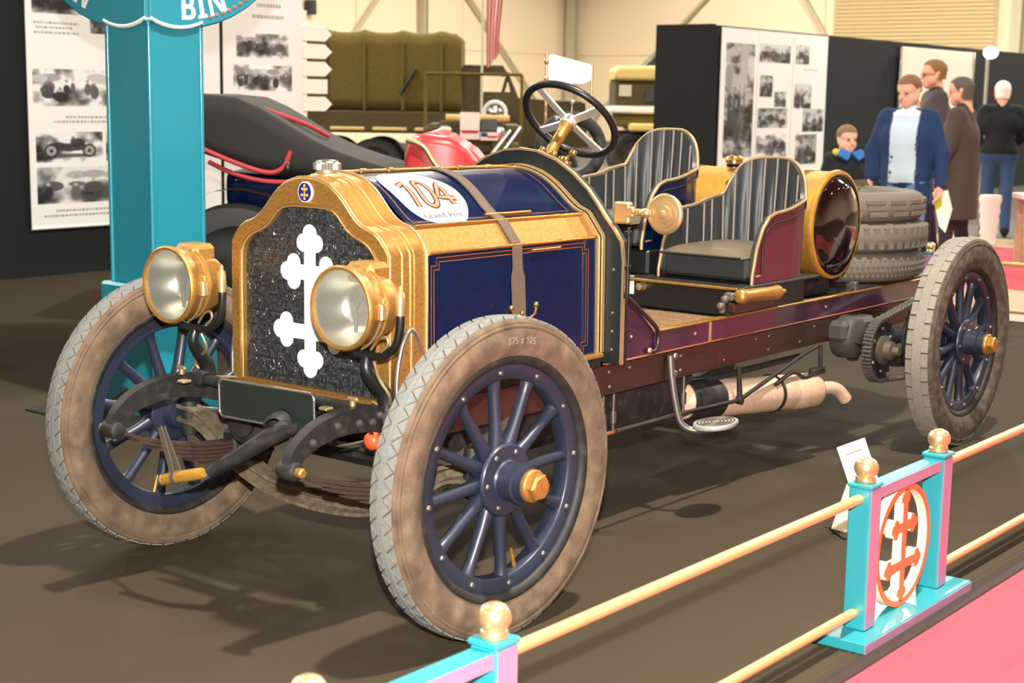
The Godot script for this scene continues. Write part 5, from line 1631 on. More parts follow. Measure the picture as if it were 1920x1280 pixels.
func car_tail(car: Node3D) -> void:
	# cross-mounted fuel drum
	var c := V(0, 0.957, -2.545)
	var xf := MB.along(c, Vector3.RIGHT)
	var drum := put(MB.new().lathe([Vector2(0.212, -0.42), Vector2(0.216, -0.41), Vector2(0.212, -0.4), Vector2(0.212, 0.33), Vector2(0.217, 0.34), Vector2(0.22, 0.352), Vector2(0.217, 0.364), Vector2(0.205, 0.367)], xf, 64), "fuel_drum", M.drum, car, Transform3D.IDENTITY, "large brass fuel drum")
	for s in [-1.0, 1.0]:
		var x2 := MB.along(c + V(0.36 * s if s > 0 else -0.41, 0, 0), V(s, 0, 0))
		put(MB.new().lathe([Vector2(0.206, 0.004), Vector2(0.19, 0.0), Vector2(0.178, 0.004), Vector2(0.17, 0.018), Vector2(0.14, 0.028), Vector2(0.08, 0.036), Vector2(0, 0.04)], x2, 56), "drum_end", M.red_glass, drum, Transform3D.IDENTITY, "dark glossy dished drum end")
	for q in [-0.12, 0.1]:
		put(MB.new().lathe([Vector2(0.0, 0.0), Vector2(0.03, 0.0), Vector2(0.03, 0.02), Vector2(0.036, 0.022), Vector2(0.036, 0.045), Vector2(0.03, 0.05), Vector2(0, 0.052)], Transform3D(Basis.IDENTITY, c + V(q, 0.208, 0)), 24), "drum_cap", M.brass_bright, drum)
	put(MB.new().box(c + V(-0.01, 0.222, 0.06), V(0.2, 0.012, 0.05), 0.004), "drum_handle", M.blue, drum)
	put(MB.new().lathe([Vector2(0, 0), Vector2(0.014, 0), Vector2(0.014, 0.03), Vector2(0.02, 0.035), Vector2(0.02, 0.045), Vector2(0, 0.05)], MB.along(c + V(-0.02, 0.14, 0.16), V(0, 0.3, 1)), 12).tube([c + V(-0.02, 0.16, 0.2), c + V(-0.02, 0.1, 0.22)], 0.006, 8), "fuel_tap", M.black_satin, drum)
	for x in [-0.28, 0.24]:
		put(MB.new().box(V(x, 0.715, -2.55), V(0.06, 0.11, 0.3), 0.008), "drum_cradle", M.black_dusty, car)
		put(MB.new().lathe([Vector2(0.2125, -0.02), Vector2(0.215, -0.019), Vector2(0.215, 0.019), Vector2(0.2125, 0.02)], MB.along(V(x, 0.957, -2.545), Vector3.RIGHT), 64), "drum_band", M.brass_bright, drum)
	# rear deck and spare tyres
	put(MB.new().box(V(0, 0.668, -3.2), V(0.7, 0.02, 0.95), 0.004), "rear_deck", M.black_dusty, car)
	put(MB.new().box(V(0.33, 0.68, -2.78), V(0.05, 0.05, 0.03), 0.006), "deck_bracket", M.steel, car)
	var sizes: Array = [[0.132, 0.0, 0], [0.132, 0.012, 1], [0.13, -0.01, 2]]
	var y := 0.679
	for k in 3:
		var h: float = sizes[k][0]
		var hh := h * 0.5
		var yc := y + hh
		var rt := 0.425
		var pr: Array = []
		for q in [[0.29, -0.45], [0.31, -0.8], [0.35, -1.0], [0.385, -0.95], [0.405, -0.8], [0.418, -0.55], [0.425, -0.2], [0.425, 0.2], [0.418, 0.55], [0.405, 0.8], [0.385, 0.95], [0.35, 1.0], [0.31, 0.8], [0.29, 0.45]]:
			pr.append(Vector2(q[0], q[1] * hh))
		var at := Transform3D(Basis.IDENTITY, V(sizes[k][1], yc, -3.2))
		var ty := put(MB.new().lathe(pr, Transform3D.IDENTITY, 80), "spare_tyre", M.rubber_spare, car, at, "grey spare tyre lying in the stack of three")
		var tm := MB.new()
		var N := 110
		for i in N:
			var a := TAU * i / N
			if sizes[k][2] == 0:
				# diamond studs, four rows
				for r in 4:
					var aa := a + (TAU / N * 0.5 if r % 2 == 1 else 0.0)
					var yy := (r - 1.5) * 0.021
					var rr: float = 0.424 - 0.006 * abs(r - 1.5)
					var bs := Basis(Vector3.UP, -aa)
					tm.box(bs * V(rr, yy, 0), V(0.014, 0.012, 0.012), 0.0, bs * Basis(Vector3.RIGHT, PI / 4))
			elif sizes[k][2] == 1 and i % 2 == 0:
				# side lugs
				for s in [-1.0, 1.0]:
					var aa: float = a + (TAU / N if s > 0 else 0.0)
					var bs := Basis(Vector3.UP, -aa)
					tm.box(bs * V(0.417, 0.03 * s, 0), V(0.014, 0.034, 0.026), 0.002, bs)
			elif sizes[k][2] == 2 and i % 5 == 0:
				for r in 3:
					var bs := Basis(Vector3.UP, -a - 0.02 * r)
					tm.box(bs * V(0.422, (r - 1) * 0.026, 0), V(0.012, 0.02, 0.09), 0.002, bs)
		put(tm, "tread", M.rubber_spare, ty)
		y += h - 0.004
	put(MB.new().sweep(rect_prof(0.03, 0.004), [V(0.0, 0.66, -2.765), V(0.0, 0.85, -2.755), V(0.0, 1.05, -2.775), V(0.0, 1.078, -2.85), V(0.0, 1.078, -3.55), V(0, 1.03, -3.63), V(0, 0.66, -3.635)], Vector3.RIGHT), "tyre_strap", M.strap, car)

# ------------------------------------------------------------------ stand furniture
func pillar() -> void:
	var c := V(-2.35, 0, -1.3)
	var o := thing("display_pillar", "tall square teal pillar carrying two round lettered boards", "pillar", c)
	put(MB.new().box(V(0, 0.3, 0), V(0.37, 0.6, 0.37), 0.012), "plinth", M.teal, o)
	put(MB.new().box(V(0, 1.8, 0), V(0.286, 2.4, 0.286), 0.004), "shaft", M.teal, o)
	put(MB.new().lathe([Vector2(0.2, 0.0), Vector2(0.19, 0.02)], Transform3D(Basis(Vector3.UP, PI / 4), V(0, 0.6, 0)), 4, 2.0), "plinth_moulding", M.teal, o)
	for sx in [-1.0, 1.0]:
		for sz in [-1.0, 1.0]:
			put(MB.new().tube([V(0.142 * sx, 0.6, 0.142 * sz), V(0.142 * sx, 2.9, 0.142 * sz)], 0.011, 10), "corner_bead", M.teal, o)
	put(MB.new().box(V(0, 0.008, 0), V(0.86, 0.016, 0.86), 0.004), "base_plate", M.matt_black, o)
	for q in [V(1, 0, 0), V(-1, 0, 0), V(0, 0, 1), V(0, 0, -1)]:
		var tri := PackedVector2Array([Vector2(0.18, 0.0), Vector2(0.42, 0.0), Vector2(0.42, 0.02), Vector2(0.18, 0.12)])
		put(MB.new().prism(tri, 0.012, Transform3D(Basis(q, Vector3.UP, q.cross(Vector3.UP)), V(0, 0.016, 0))), "base_gusset", M.matt_black, o)
	# two round lettered boards meeting at the corner that faces the visitors
	var R := 0.78
	var yb := 1.725
	var yc := yb + R
	for side in 2:
		# local X runs outwards from the corner along the face, local Z is the face's normal
		var xf := Transform3D(Basis(V(0, 0, -1), Vector3.UP, V(1, 0, 0)), V(0.147, 0, 0)) if side == 0 else Transform3D(Basis(V(-1, 0, 0), Vector3.UP, V(0, 0, 1)), V(0, 0, 0.147))
		var po := PackedVector2Array()
		var a0 := asin(0.15 / R)
		for i in 49:
			var a := lerpf(-a0, PI + a0, i / 48.0)
			po.append(Vector2(sin(a) * R, yc - cos(a) * R))
		var board := put(MB.new().prism(po, 0.02, xf, 0.003), "round_board", M.teal, o, Transform3D.IDENTITY, "round teal board with white lettering")
		var rim: Array = []
		var edge: Array = []
		for i in 13:
			var t := lerpf(-0.15, 0.135, i / 12.0)
			rim.append(xf * V(t, yb - 0.004 + t * t * 1.5, 0.014))
		put(MB.new().tube(rim, 0.0095, 8), "white_piping", M.white_enamel, board)
		for i in 25:
			var a := lerpf(0.17, PI, i / 24.0)
			edge.append(xf * V(sin(a) * R, yc - cos(a) * R, 0.01))
		put(MB.new().tube(edge, 0.011, 8), "edge_moulding", M.teal, board)
		var fn := func(x: float, y: float) -> Vector3:
			var r := 0.70 - y
			var q: float = (0.14 + x if side == 0 else 0.29 - x) / 0.70
			return xf * V(sin(q) * r, yc - cos(q) * r, 0.0215)
		put(text_on("BIN" if side == 0 else "IV", 0.15, fn, true), "lettering", M.white_enamel, board)
		for i in (8 if side == 0 else 0):
			var a := 0.24 + 0.05 * i
			put(MB.new().dome(xf * V(sin(a) * 0.752, yc - cos(a) * 0.752, 0.02), xf.basis.z, 0.009, 0.009), "bead", M.emblem_red, board)

func finial(parent: Node3D, at: Vector3) -> void:
	put(MB.new().lathe([Vector2(0.0, 0.0), Vector2(0.025, 0.0), Vector2(0.028, 0.005), Vector2(0.027, 0.014), Vector2(0.022, 0.017), Vector2(0.026, 0.02), Vector2(0.031, 0.028), Vector2(0.033, 0.038), Vector2(0.031, 0.05), Vector2(0.024, 0.06), Vector2(0.013, 0.066), Vector2(0, 0.068)], Transform3D(Basis.IDENTITY, at), 32), "finial", M.gold_ball, parent, Transform3D.IDENTITY, "gilt ball finial")

func fence_module(at: Vector3, turn: float, label: String) -> void:
	# local x points to the visitors, local z along the fence
	var o := thing("barrier", label, "fence", at, turn, "")
	put(MB.new().box(V(0, 0.015, 0), V(0.155, 0.03, 0.72), 0.003), "base_board", M.fence_teal, o)
	put(MB.new().box(V(0.078, 0.014, 0), V(0.003, 0.024, 0.716)), "base_edge", M.fence_mauve, o)
	for s in [-1.0, 1.0]:
		var z: float = 0.24 * s
		var post := put(MB.new().box(V(0, 0.226, z), V(0.064, 0.392, 0.066), 0.004), "post", M.fence_teal, o)
		put(MB.new().box(V(0.0325, 0.226, z), V(0.003, 0.384, 0.058)), "post_front", M.fence_mauve, post)
		put(MB.new().box(V(0, 0.427, z), V(0.072, 0.012, 0.074), 0.003), "post_cap", M.fence_teal, post)
		finial(post, V(0, 0.433, z))
	put(MB.new().box(V(0, 0.4, 0), V(0.05, 0.034, 0.414), 0.003), "top_bar", M.fence_teal, o)
	put(MB.new().box(V(0.0255, 0.4, 0), V(0.003, 0.03, 0.41)), "top_bar_front", M.fence_mauve, o)
	# ring and double-barred cross, red face on cream edges
	var xf := Transform3D(Basis(V(0, 0, -1), Vector3.UP, V(1, 0, 0)), V(-0.014, 0.207, 0))
	var ring := put(MB.new().band(ellipse(0.176, 0.176, 56), ellipse(0.16, 0.16, 56), 0.026, xf), "emblem_ring", M.emblem_cream, o, Transform3D.IDENTITY, "cream ring with orange face")
	put(MB.new().band(ellipse(0.176, 0.176, 56), ellipse(0.16, 0.16, 56), 0.003, Transform3D(xf.basis, xf * V(0, 0, 0.026))), "ring_face", M.emblem_red, ring)
	var cr := put(lorraine(0.328, 0.082, 0.12, 0.026, 0.024, 0.026, xf, 0.055, -0.055), "emblem_cross", M.emblem_cream, o, Transform3D.IDENTITY, "double-barred cross with orange face")
	put(lorraine(0.328, 0.082, 0.12, 0.026, 0.024, 0.003, Transform3D(xf.basis, xf * V(0, 0, 0.026)), 0.055, -0.055), "cross_face", M.emblem_red, cr)

func rail(a: Vector3, b: Vector3, label: String) -> void:
	var o := put(MB.new().tube([a, b], 0.0135, 18), numbered("fence_rail"), M.gold_rail, self)
	tag(o, label, "rail", "gilt fence rails")

func fences() -> void:
	fence_module(V(1.44, 0.008, -0.855), 0.0, "teal fence panel with gilt balls beside the car's front wheel, small card behind")
	fence_module(V(1.44, 0.008, 1.2), 0.0, "teal fence panel ahead of the car's nose, only a gilt ball and corner showing")
	fence_module(V(1.44, 0.008, -2.91), 0.0, "teal fence panel beside the car's rear wheel")
	fence_module(V(-1.34, 0.008, -6.95), -PI / 2, "teal fence panel across the stand behind the car's tail")
	fence_module(V(1.2, 0.008, -6.95), -PI / 2, "teal fence panel at the rear corner of the stand")
	for y in [0.4, 0.085]:
		var w: String = "upper" if y > 0.2 else "lower"
		rail(V(1.44, y, 0.927), V(1.44, y, -0.582), "%s gilt rail beside the car's front wheel" % w)
		rail(V(1.44, y, -1.128), V(1.44, y, -2.637), "%s gilt rail beside the car's rear wheel" % w)
		rail(V(-1.067, y, -6.95), V(0.927, y, -6.95), "%s gilt rail across the stand behind the car" % w)
	# card stand on the carpet
	var o := thing("card_stand", "small tilted white information card standing on the carpet behind the fence", "sign", V(0.97, 0.006, -1.53))
	o.rotation.y = -0.72
	var lean := Transform3D(Basis(Vector3.BACK, 0.22) * Basis(Vector3.RIGHT, 0.3), V(0, 0.14, -0.055))
	var prop := Transform3D(Basis(Vector3.RIGHT, -0.3), V(0.0, 0.005, 0.03))
	put(MB.new().box(lean * V(0.0, 0.08, 0), V(0.006, 0.2, 0.105), 0.001, lean.basis), "card", M.card, o)
	put(MB.new().box(prop * V(-0.006, 0.085, 0), V(0.006, 0.16, 0.075), 0.001, prop.basis), "support", M.emblem_cream, o)
	put(MB.new().box(V(0, 0.004, 0.0), V(0.12, 0.008, 0.1), 0.001), "foot", M.black_satin, o)
	put(MB.new().prism(ellipse(0.006, 0.014, 12), 0.001, Transform3D(lean.basis * Basis(V(0, 0, -1), V(0, 1, 0), V(1, 0, 0)), lean * V(0.0035, 0.1, 0))), "printed_mark", M.print_brown, o)
	put(MB.new().prism(PackedVector2Array([Vector2(-0.03, 0), Vector2(0.03, 0), Vector2(0.03, 0.004), Vector2(-0.03, 0.004)]), 0.001, Transform3D(lean.basis * Basis(V(0, 0, -1), V(0, 1, 0), V(1, 0, 0)), lean * V(0.0035, 0.145, 0))), "printed_line", M.piping, o)

# ------------------------------------------------------------------ posters and booths
func photo(img: Image, r: Rect2i, rng: RandomNumberGenerator, tone := 1.0) -> void:
	var f := FastNoiseLite.new()
	f.seed = rng.randi() % 10000
	f.frequency = 1.6 / r.size.x
	f.fractal_octaves = 3
	var g := FastNoiseLite.new()
	g.seed = rng.randi() % 10000
	g.frequency = 7.0 / r.size.x
	g.fractal_octaves = 3
	var hor := rng.randf_range(0.3, 0.6)
	for y in r.size.y:
		for x in r.size.x:
			var t := float(y) / r.size.y
			var b := 0.55 + 0.6 * f.get_noise_2d(x, y * 1.4) + 0.2 * g.get_noise_2d(x * 0.7, y)
			b += 0.22 * smoothstep(hor + 0.05, hor - 0.15, t) - 0.12 * smoothstep(hor, hor + 0.2, t) + 0.18 * smoothstep(0.85, 1.0, t)
			b = clampf((b - 0.45) * 1.5 + 0.42, 0.08, 0.92) * tone
			img.set_pixel(r.position.x + x, r.position.y + y, Color(b, b, b))

func blob(img: Image, r: Rect2i, cx: float, cy: float, rx: float, ry: float, g: float) -> void:
	for y in range(maxi(0, int((cy - ry) * r.size.y)), mini(r.size.y, int((cy + ry) * r.size.y) + 1)):
		for x in range(maxi(0, int((cx - rx) * r.size.x)), mini(r.size.x, int((cx + rx) * r.size.x) + 1)):
			var d := Vector2((x / float(r.size.x) - cx) / rx, (y / float(r.size.y) - cy) / ry).length()
			if d < 1.0:
				var p := r.position + Vector2i(x, y)
				img.set_pixelv(p, img.get_pixelv(p).lerp(Color(g, g, g), smoothstep(1.0, 0.8, d) * 0.9))

func old_car(img: Image, r: Rect2i) -> void:
	# a printed photograph of a veteran car seen from the side
	blob(img, r, 0.5, 0.78, 0.46, 0.07, 0.3)
	blob(img, r, 0.5, 0.5, 0.34, 0.14, 0.16)
	blob(img, r, 0.32, 0.45, 0.14, 0.13, 0.2)
	blob(img, r, 0.62, 0.36, 0.12, 0.16, 0.14)
	blob(img, r, 0.55, 0.2, 0.035, 0.07, 0.5)
	blob(img, r, 0.55, 0.3, 0.05, 0.09, 0.25)
	for cx in [0.22, 0.79]:
		blob(img, r, cx, 0.62, 0.115, 0.25, 0.1)
		blob(img, r, cx, 0.62, 0.085, 0.185, 0.66)
		blob(img, r, cx, 0.62, 0.03, 0.065, 0.12)

func street(img: Image, r: Rect2i, rng: RandomNumberGenerator) -> void:
	# a printed photograph of figures and machines before a workshop wall
	for k in 4:
		blob(img, r, rng.randf(), 0.2 + 0.1 * rng.randf(), 0.08 + 0.1 * rng.randf(), 0.12, rng.randf_range(0.55, 0.85))
	for k in 9:
		var x := rng.randf_range(0.08, 0.92)
		var y := rng.randf_range(0.45, 0.75)
		var g := rng.randf_range(0.1, 0.4)
		blob(img, r, x, y, rng.randf_range(0.03, 0.12), rng.randf_range(0.08, 0.24), g)
		blob(img, r, x, y - 0.22, 0.022, 0.05, rng.randf_range(0.5, 0.8))

func poster_mat(w: int, h: int, photos: Array, lines: Array, seed_: int) -> StandardMaterial3D:
	var img := Image.create(w, h, false, Image.FORMAT_RGB8)
	img.fill(Color(0.93, 0.93, 0.92))
	var rng := RandomNumberGenerator.new()
	rng.seed = seed_
	for q in photos:
		var r := Rect2i(int(q[0] * w), int(q[1] * h), int(q[2] * w), int(q[3] * h))
		photo(img, r, rng, q[4] if q.size() > 4 else 1.0)
		if q.size() > 5:
			old_car(img, r)
		else:
			street(img, r, rng)
	for q in lines:
		var k := 0
		var x := int(q[0] * w)
		var end := int((q[0] + q[2]) * w)
		while x < end:
			var ww := rng.randi_range(3, 11)
			img.fill_rect(Rect2i(x, int(q[1] * h), min(ww, end - x), max(2, int(q[3] * h))), Color(0.62, 0.62, 0.62))
			x += ww + 3
	var m := mat(Color(1, 1, 1), 0.55, 0.0, {"tex": ImageTexture.create_from_image(img)})
	return m

func banner(called: String, label: String, z0: float, z1: float, y0: float, y1: float, m: Material, group := "") -> Node3D:
	# hangs on the plane x = -7.1, reading towards -z
	var o := thing(called, label, "poster", V(-7.09, y0, (z0 + z1) / 2), 0.0, group)
	var hw := absf(z1 - z0) / 2
	var h := y1 - y0
	put(MB.new().box(V(-0.004, h / 2, 0), V(0.008, h, hw * 2)), "board", M.card, o)
	var s := MB.new()
	s.t3(V(0.002, 0, hw), V(0.002, 0, -hw), V(0.002, h, -hw), V(1, 0, 0), V(1, 0, 0), V(1, 0, 0), Vector2(0, 1), Vector2(1, 1), Vector2(1, 0))
	s.t3(V(0.002, 0, hw), V(0.002, h, -hw), V(0.002, h, hw), V(1, 0, 0), V(1, 0, 0), V(1, 0, 0), Vector2(0, 1), Vector2(1, 0), Vector2(0, 0))
	put(s, "print", m, o)
	put(MB.new().tube([V(0, 0, hw), V(0, 0, -hw)], 0.012, 8), "bottom_bar", M.card, o)
	return o

func left_booth() -> void:
	struct(MB.new().box(V(-7.16, 1.45, -2.375), V(0.08, 2.9, 8.75)), "wall_booth_left", M.booth)
	# rows measured from the foot of the banner (y 0.385) to its top (y 2.9)
	var m1 := poster_mat(384, 900, [[0.05, 0.17, 0.68, 0.165], [0.52, 0.30, 0.44, 0.09], [0.04, 0.505, 0.62, 0.115], [0.68, 0.51, 0.3, 0.11, 1.1], [0.05, 0.70, 0.55, 0.095, 1.0, 1], [0.63, 0.70, 0.35, 0.095, 0.9], [0.05, 0.81, 0.9, 0.115, 0.95]], [[0.06, 0.36, 0.36, 0.007], [0.08, 0.375, 0.3, 0.007], [0.06, 0.39, 0.36, 0.007], [0.3, 0.65, 0.6, 0.007], [0.2, 0.665, 0.7, 0.007], [0.2, 0.945, 0.6, 0.007], [0.1, 0.96, 0.8, 0.007]], 3)
	banner("banner", "tall white banner of old black and white car photographs, hung left of the teal pillar", -3.87, -5.0, 0.385, 2.86, m1)
	var m2 := poster_mat(256, 900, [[0.1, 0.2, 0.6, 0.12], [0.1, 0.4, 0.6, 0.12], [0.1, 0.6, 0.6, 0.12]], [], 8)
	banner("banner", "narrow white banner showing a blank strip just right of the teal pillar", -5.03, -5.78, 0.385, 2.86, m2)
	var m3 := poster_mat(320, 860, [[0.16, 0.36, 0.66, 0.085], [0.12, 0.47, 0.74, 0.09, 1.05], [0.12, 0.63, 0.74, 0.12]], [[0.42, 0.255, 0.3, 0.012], [0.36, 0.295, 0.4, 0.012]], 12)
	banner("banner", "white banner with two small photographs beside the stack of white arrow boards", -5.82, -6.757, 0.385, 2.86, m3)
	# pointed boards fixed one above the other at the wall's end
	var o := thing("arrow_boards", "stack of white pointed boards at the banner wall's end", "sign", V(-7.12, 0, -6.757))
	put(MB.new().box(V(0, 1.1, -0.03), V(0.06, 2.2, 0.06), 0.004), "post", M.card, o)
	for k in 5:
		var y0 := 1.30 + 0.158 * k
		var pts := PackedVector2Array([Vector2(0, y0), Vector2(0.27, y0), Vector2(0.36, y0 + 0.065), Vector2(0.27, y0 + 0.13), Vector2(0, y0 + 0.13)])
		if k == 1:
			pts = PackedVector2Array([Vector2(0, y0), Vector2(0.3, y0), Vector2(0.3, y0 + 0.13), Vector2(0, y0 + 0.13)])
		put(MB.new().prism(pts, 0.02, Transform3D(Basis(V(0, 0, -1), Vector3.UP, V(1, 0, 0)), V(0.03, 0, 0)), 0.002), "board", M.card, o)

func right_booth() -> void:
	struct(MB.new().box(V(-7.16, 1.205, -22.0), V(0.08, 2.41, 15.86)), "wall_booth_right", M.booth)
	struct(MB.new().box(V(-7.63, 1.215, -14.11), V(0.86, 2.43, 0.08)), "wall_booth_end", M.booth)
	var a := poster_mat(200, 560, [[0.12, 0.1, 0.8, 0.78, 0.75]], [[0.2, 0.94, 0.5, 0.01]], 21)
	var b := poster_mat(200, 560, [[0.04, 0.09, 0.88, 0.13, 0.9], [0.08, 0.31, 0.36, 0.15, 0.8], [0.5, 0.42, 0.34, 0.11, 0.8], [0.04, 0.54, 0.86, 0.14, 0.85], [0.04, 0.73, 0.86, 0.16]], [], 25)
	var c := poster_mat(200, 560, [[0.06, 0.08, 0.4, 0.14, 0.9], [0.06, 0.36, 0.5, 0.18, 0.9], [0.34, 0.54, 0.62, 0.17, 0.85], [0.16, 0.73, 0.62, 0.22, 0.7]], [[0.3, 0.25, 0.4, 0.01]], 29)
	banner("exhibition_poster", "white poster with one tall dark photograph at the booth's near corner", -14.12, -15.05, 0.5, 2.39, a)
	banner("exhibition_poster", "middle poster of the three on the dark booth, five stacked photographs", -15.06, -16.03, 0.5, 2.39, b)
	banner("exhibition_poster", "poster of scattered small photographs, ending the row of three on the dark booth", -16.04, -17.05, 0.5, 2.39, c)
	var o := thing("projection_screen", "plain white projection screen on the dark booth wall behind the visitors", "screen", V(-7.08, 0.9, -20.9))
	put(MB.new().box(V(0, 0.72, 0), V(0.02, 1.44, 2.9), 0.004), "sheet", M.white_strip, o)
	for s in [-1.0, 1.0]:
		put(MB.new().tube([V(0.02, 0.0, 1.45 * s), V(0.02, 1.44, 1.45 * s)], 0.025, 10), "edge_tube", M.silver, o)
	var l := thing("stand_lamp", "slim silver stand with a white lamp head at the screen's edge", "lamp", V(-6.86, 0.0, -22.45))
	put(MB.new().tube([V(0, 0.01, 0), V(0, 2.3, 0)], 0.035, 12), "pole", M.silver, l)
	put(MB.new().lathe([Vector2(0, 0), Vector2(0.2, 0.0), Vector2(0.2, 0.02), Vector2(0.05, 0.04), Vector2(0, 0.04)], Transform3D.IDENTITY, 24), "base", M.silver, l)
	put(MB.new().ell(V(0.05, 2.34, 0.0), V(0.12, 0.1, 0.14), 20, 12), "lamp_head", M.lamp_glow, l)

# ------------------------------------------------------------------ vehicles behind
const IMG_RIGHT := Vector3(0.7836, 0, -0.6212)

func side_on(px_depth: Vector3) -> Transform3D:
	# local X runs along the row of vehicles, local Z towards the stand
	return Transform3D(Basis(IMG_RIGHT, Vector3.UP, V(0.6212, 0, 0.7836)), px_depth)

func slab_ring(x: float, y0: float, y1: float, hw: float, r: float, k := 6) -> PackedVector3Array:
	var o := PackedVector3Array()
	for q in [[1, 1, 0.0], [-1, 1, 0.25], [-1, -1, 0.5], [1, -1, 0.75]]:
		for i in k + 1:
			var a: float = TAU * (q[2] + 0.25 * i / k)
			o.append(V(x, (y1 - r if q[1] > 0 else y0 + r) + sin(a) * r, q[0] * (hw - r) + cos(a) * r))
	return o

func spoked(parent: Node3D, at: Vector3, r: float, w: float, tyre: Material, disc: Material) -> void:
	var X := MB.along(at, Vector3.BACK)
	var t := put(MB.new().lathe([Vector2(r * 0.7, -w), Vector2(r * 0.9, -w * 1.1), Vector2(r, -w * 0.6), Vector2(r, w * 0.6), Vector2(r * 0.9, w * 1.1), Vector2(r * 0.7, w)], X, 40), "wheel", tyre, parent)
	put(MB.new().lathe([Vector2(r * 0.72, w * 0.6), Vector2(r * 0.5, w * 0.2), Vector2(r * 0.3, w * 0.5), Vector2(r * 0.12, w * 0.9), Vector2(0, w)], X, 32), "disc", disc, t)

func touring_car() -> void:
	var o := thing("touring_car", "dark blue open touring car with folded black hood and red leather seat", "car")
	# the point 9.2 m from the lens that the row is measured from
	o.transform = side_on(V(-3.61, 0.0, -3.37))
	# tub
	var rings: Array = []
	for q in [[-0.36, 0.8, 0.99, 0.4], [-0.31, 0.62, 1.0, 0.5], [-0.16, 0.45, 0.99, 0.56], [0.3, 0.42, 0.97, 0.6], [0.9, 0.42, 0.98, 0.6], [1.5, 0.42, 1.0, 0.55], [2.2, 0.5, 1.05, 0.45]]:
		rings.append(slab_ring(q[0], q[1], q[2], q[3], 0.07))
	put(MB.new().loft(rings, true, true, true), "body", M.blue, o)
	put(MB.new().box(V(0.7, 0.38, 0), V(3.0, 0.08, 0.8), 0.02), "frame", M.black_satin, o)
	# folded hood
	rings = []
	for q in [[-0.98, 1.3, 1.37, 0.52], [-0.9, 1.27, 1.41, 0.58], [-0.68, 1.2, 1.44, 0.62], [-0.45, 1.1, 1.44, 0.64], [-0.27, 1.04, 1.425, 0.65], [-0.14, 1.0, 1.37, 0.65], [0.0, 0.98, 1.29, 0.65], [0.15, 0.97, 1.2, 0.64], [0.3, 0.96, 1.13, 0.63], [0.45, 0.955, 1.08, 0.62], [0.62, 0.95, 1.03, 0.6], [0.7, 0.955, 0.99, 0.55]]:
		rings.append(slab_ring(q[0], q[1], q[2], q[3], minf(0.1, (q[2] - q[1]) * 0.45)))
	var hood := put(MB.new().loft(rings, true, true, true), "folded_hood", M.hood_cloth, o, Transform3D.IDENTITY, "folded black cloth hood with red piping")
	put(MB.new().tube(catmull([V(-0.9, 1.3, 0.56), V(-0.66, 1.25, 0.63), V(-0.42, 1.125, 0.66), V(-0.12, 1.015, 0.665), V(0.0, 1.03, 0.665), V(0.05, 1.13, 0.66)], 6), 0.014, 8), "red_piping", M.red_piping, hood)
	put(MB.new().tube(catmull([V(-0.42, 1.06, 0.6), V(-0.28, 1.0, 0.63), V(-0.1, 0.96, 0.65), V(0.1, 0.955, 0.655), V(0.3, 0.955, 0.64)], 6), 0.014, 8), "red_piping", M.red_piping, hood)
	put(MB.new().tube(catmull([V(-0.18, 1.37, 0.4), V(0.0, 1.305, 0.3), V(0.1, 1.26, 0.2), V(0.2, 1.2, 0.1)], 6), 0.014, 8), "red_piping", M.red_piping, hood)
	put(MB.new().ell(V(0.03, 1.04, 0.66), V(0.03, 0.04, 0.02), 12, 8), "hood_clip", M.black_satin, hood)
	# red seat back and cushion
	rings = []
	var sh := 0.11
	for q in [[0.56, 0.9, 1.12, 0.42], [0.6, 0.86, 1.21, 0.5], [0.68, 0.84, 1.23, 0.52], [0.82, 0.84, 1.22, 0.52], [0.92, 0.83, 1.16, 0.5], [1.0, 0.82, 1.06, 0.46], [1.08, 0.82, 0.98, 0.4]]:
		rings.append(slab_ring(q[0] + sh, q[1], q[2], q[3], 0.06))
	var seat := put(MB.new().loft(rings, true, true, true), "red_seat", M.red_leather, o, Transform3D.IDENTITY, "buttoned red leather seat back")
	for k in 5:
		put(MB.new().tube([V(0.71, 1.19, -0.36 + 0.18 * k), V(0.86, 1.235, -0.36 + 0.18 * k), V(1.06, 1.12, -0.36 + 0.18 * k), V(1.15, 1.02, -0.36 + 0.18 * k)], 0.02, 8), "seat_roll", M.red_leather, seat)
	put(MB.new().tube(catmull([V(0.69, 1.2, 0.53), V(0.79, 1.16, 0.55), V(0.87, 1.05, 0.56), V(1.01, 0.96, 0.57)], 5), 0.016, 8), "seat_trim", M.brass_pale, seat)
	# windscreen
	var wing := put(MB.new().prism(PackedVector2Array([Vector2(-0.13, -0.09), Vector2(-0.125, 0.12), Vector2(-0.1, 0.13), Vector2(0.12, 0.06), Vector2(0.135, 0.04), Vector2(0.13, -0.06), Vector2(0.09, -0.09)]), 0.012, Transform3D(Basis.from_scale(V(1.0, 0.78, 1.0)), V(1.62, 1.60, 0.1)), 0.003), "windscreen", M.white_enamel, o, Transform3D.IDENTITY, "small pale windscreen with brass edge")
	put(MB.new().tube([V(1.486, 1.3, 0.106), V(1.486, 1.71, 0.106)], 0.009, 8).ell(V(1.486, 1.66, 0.11), V(0.016, 0.02, 0.016), 10, 8).ell(V(1.486, 1.56, 0.11), V(0.016, 0.02, 0.016), 10, 8), "windscreen_post", M.brass_pale, wing)
	put(MB.new().tube([V(1.75, 1.2, 0.106), V(1.755, 1.64, 0.106)], 0.008, 8), "windscreen_post", M.brass_pale, wing)
	put(MB.new().tube([V(1.1, 1.02, 0.4), V(1.28, 1.26, 0.4)], 0.012, 8), "screen_stay", M.silver, o)
	put(MB.new().tube([V(1.16, 1.02, 0.42), V(1.34, 1.28, 0.42)], 0.012, 8), "screen_stay", M.silver, o)
	# spare tyre behind the steering wheel of the racing car
	var rg: Array = []
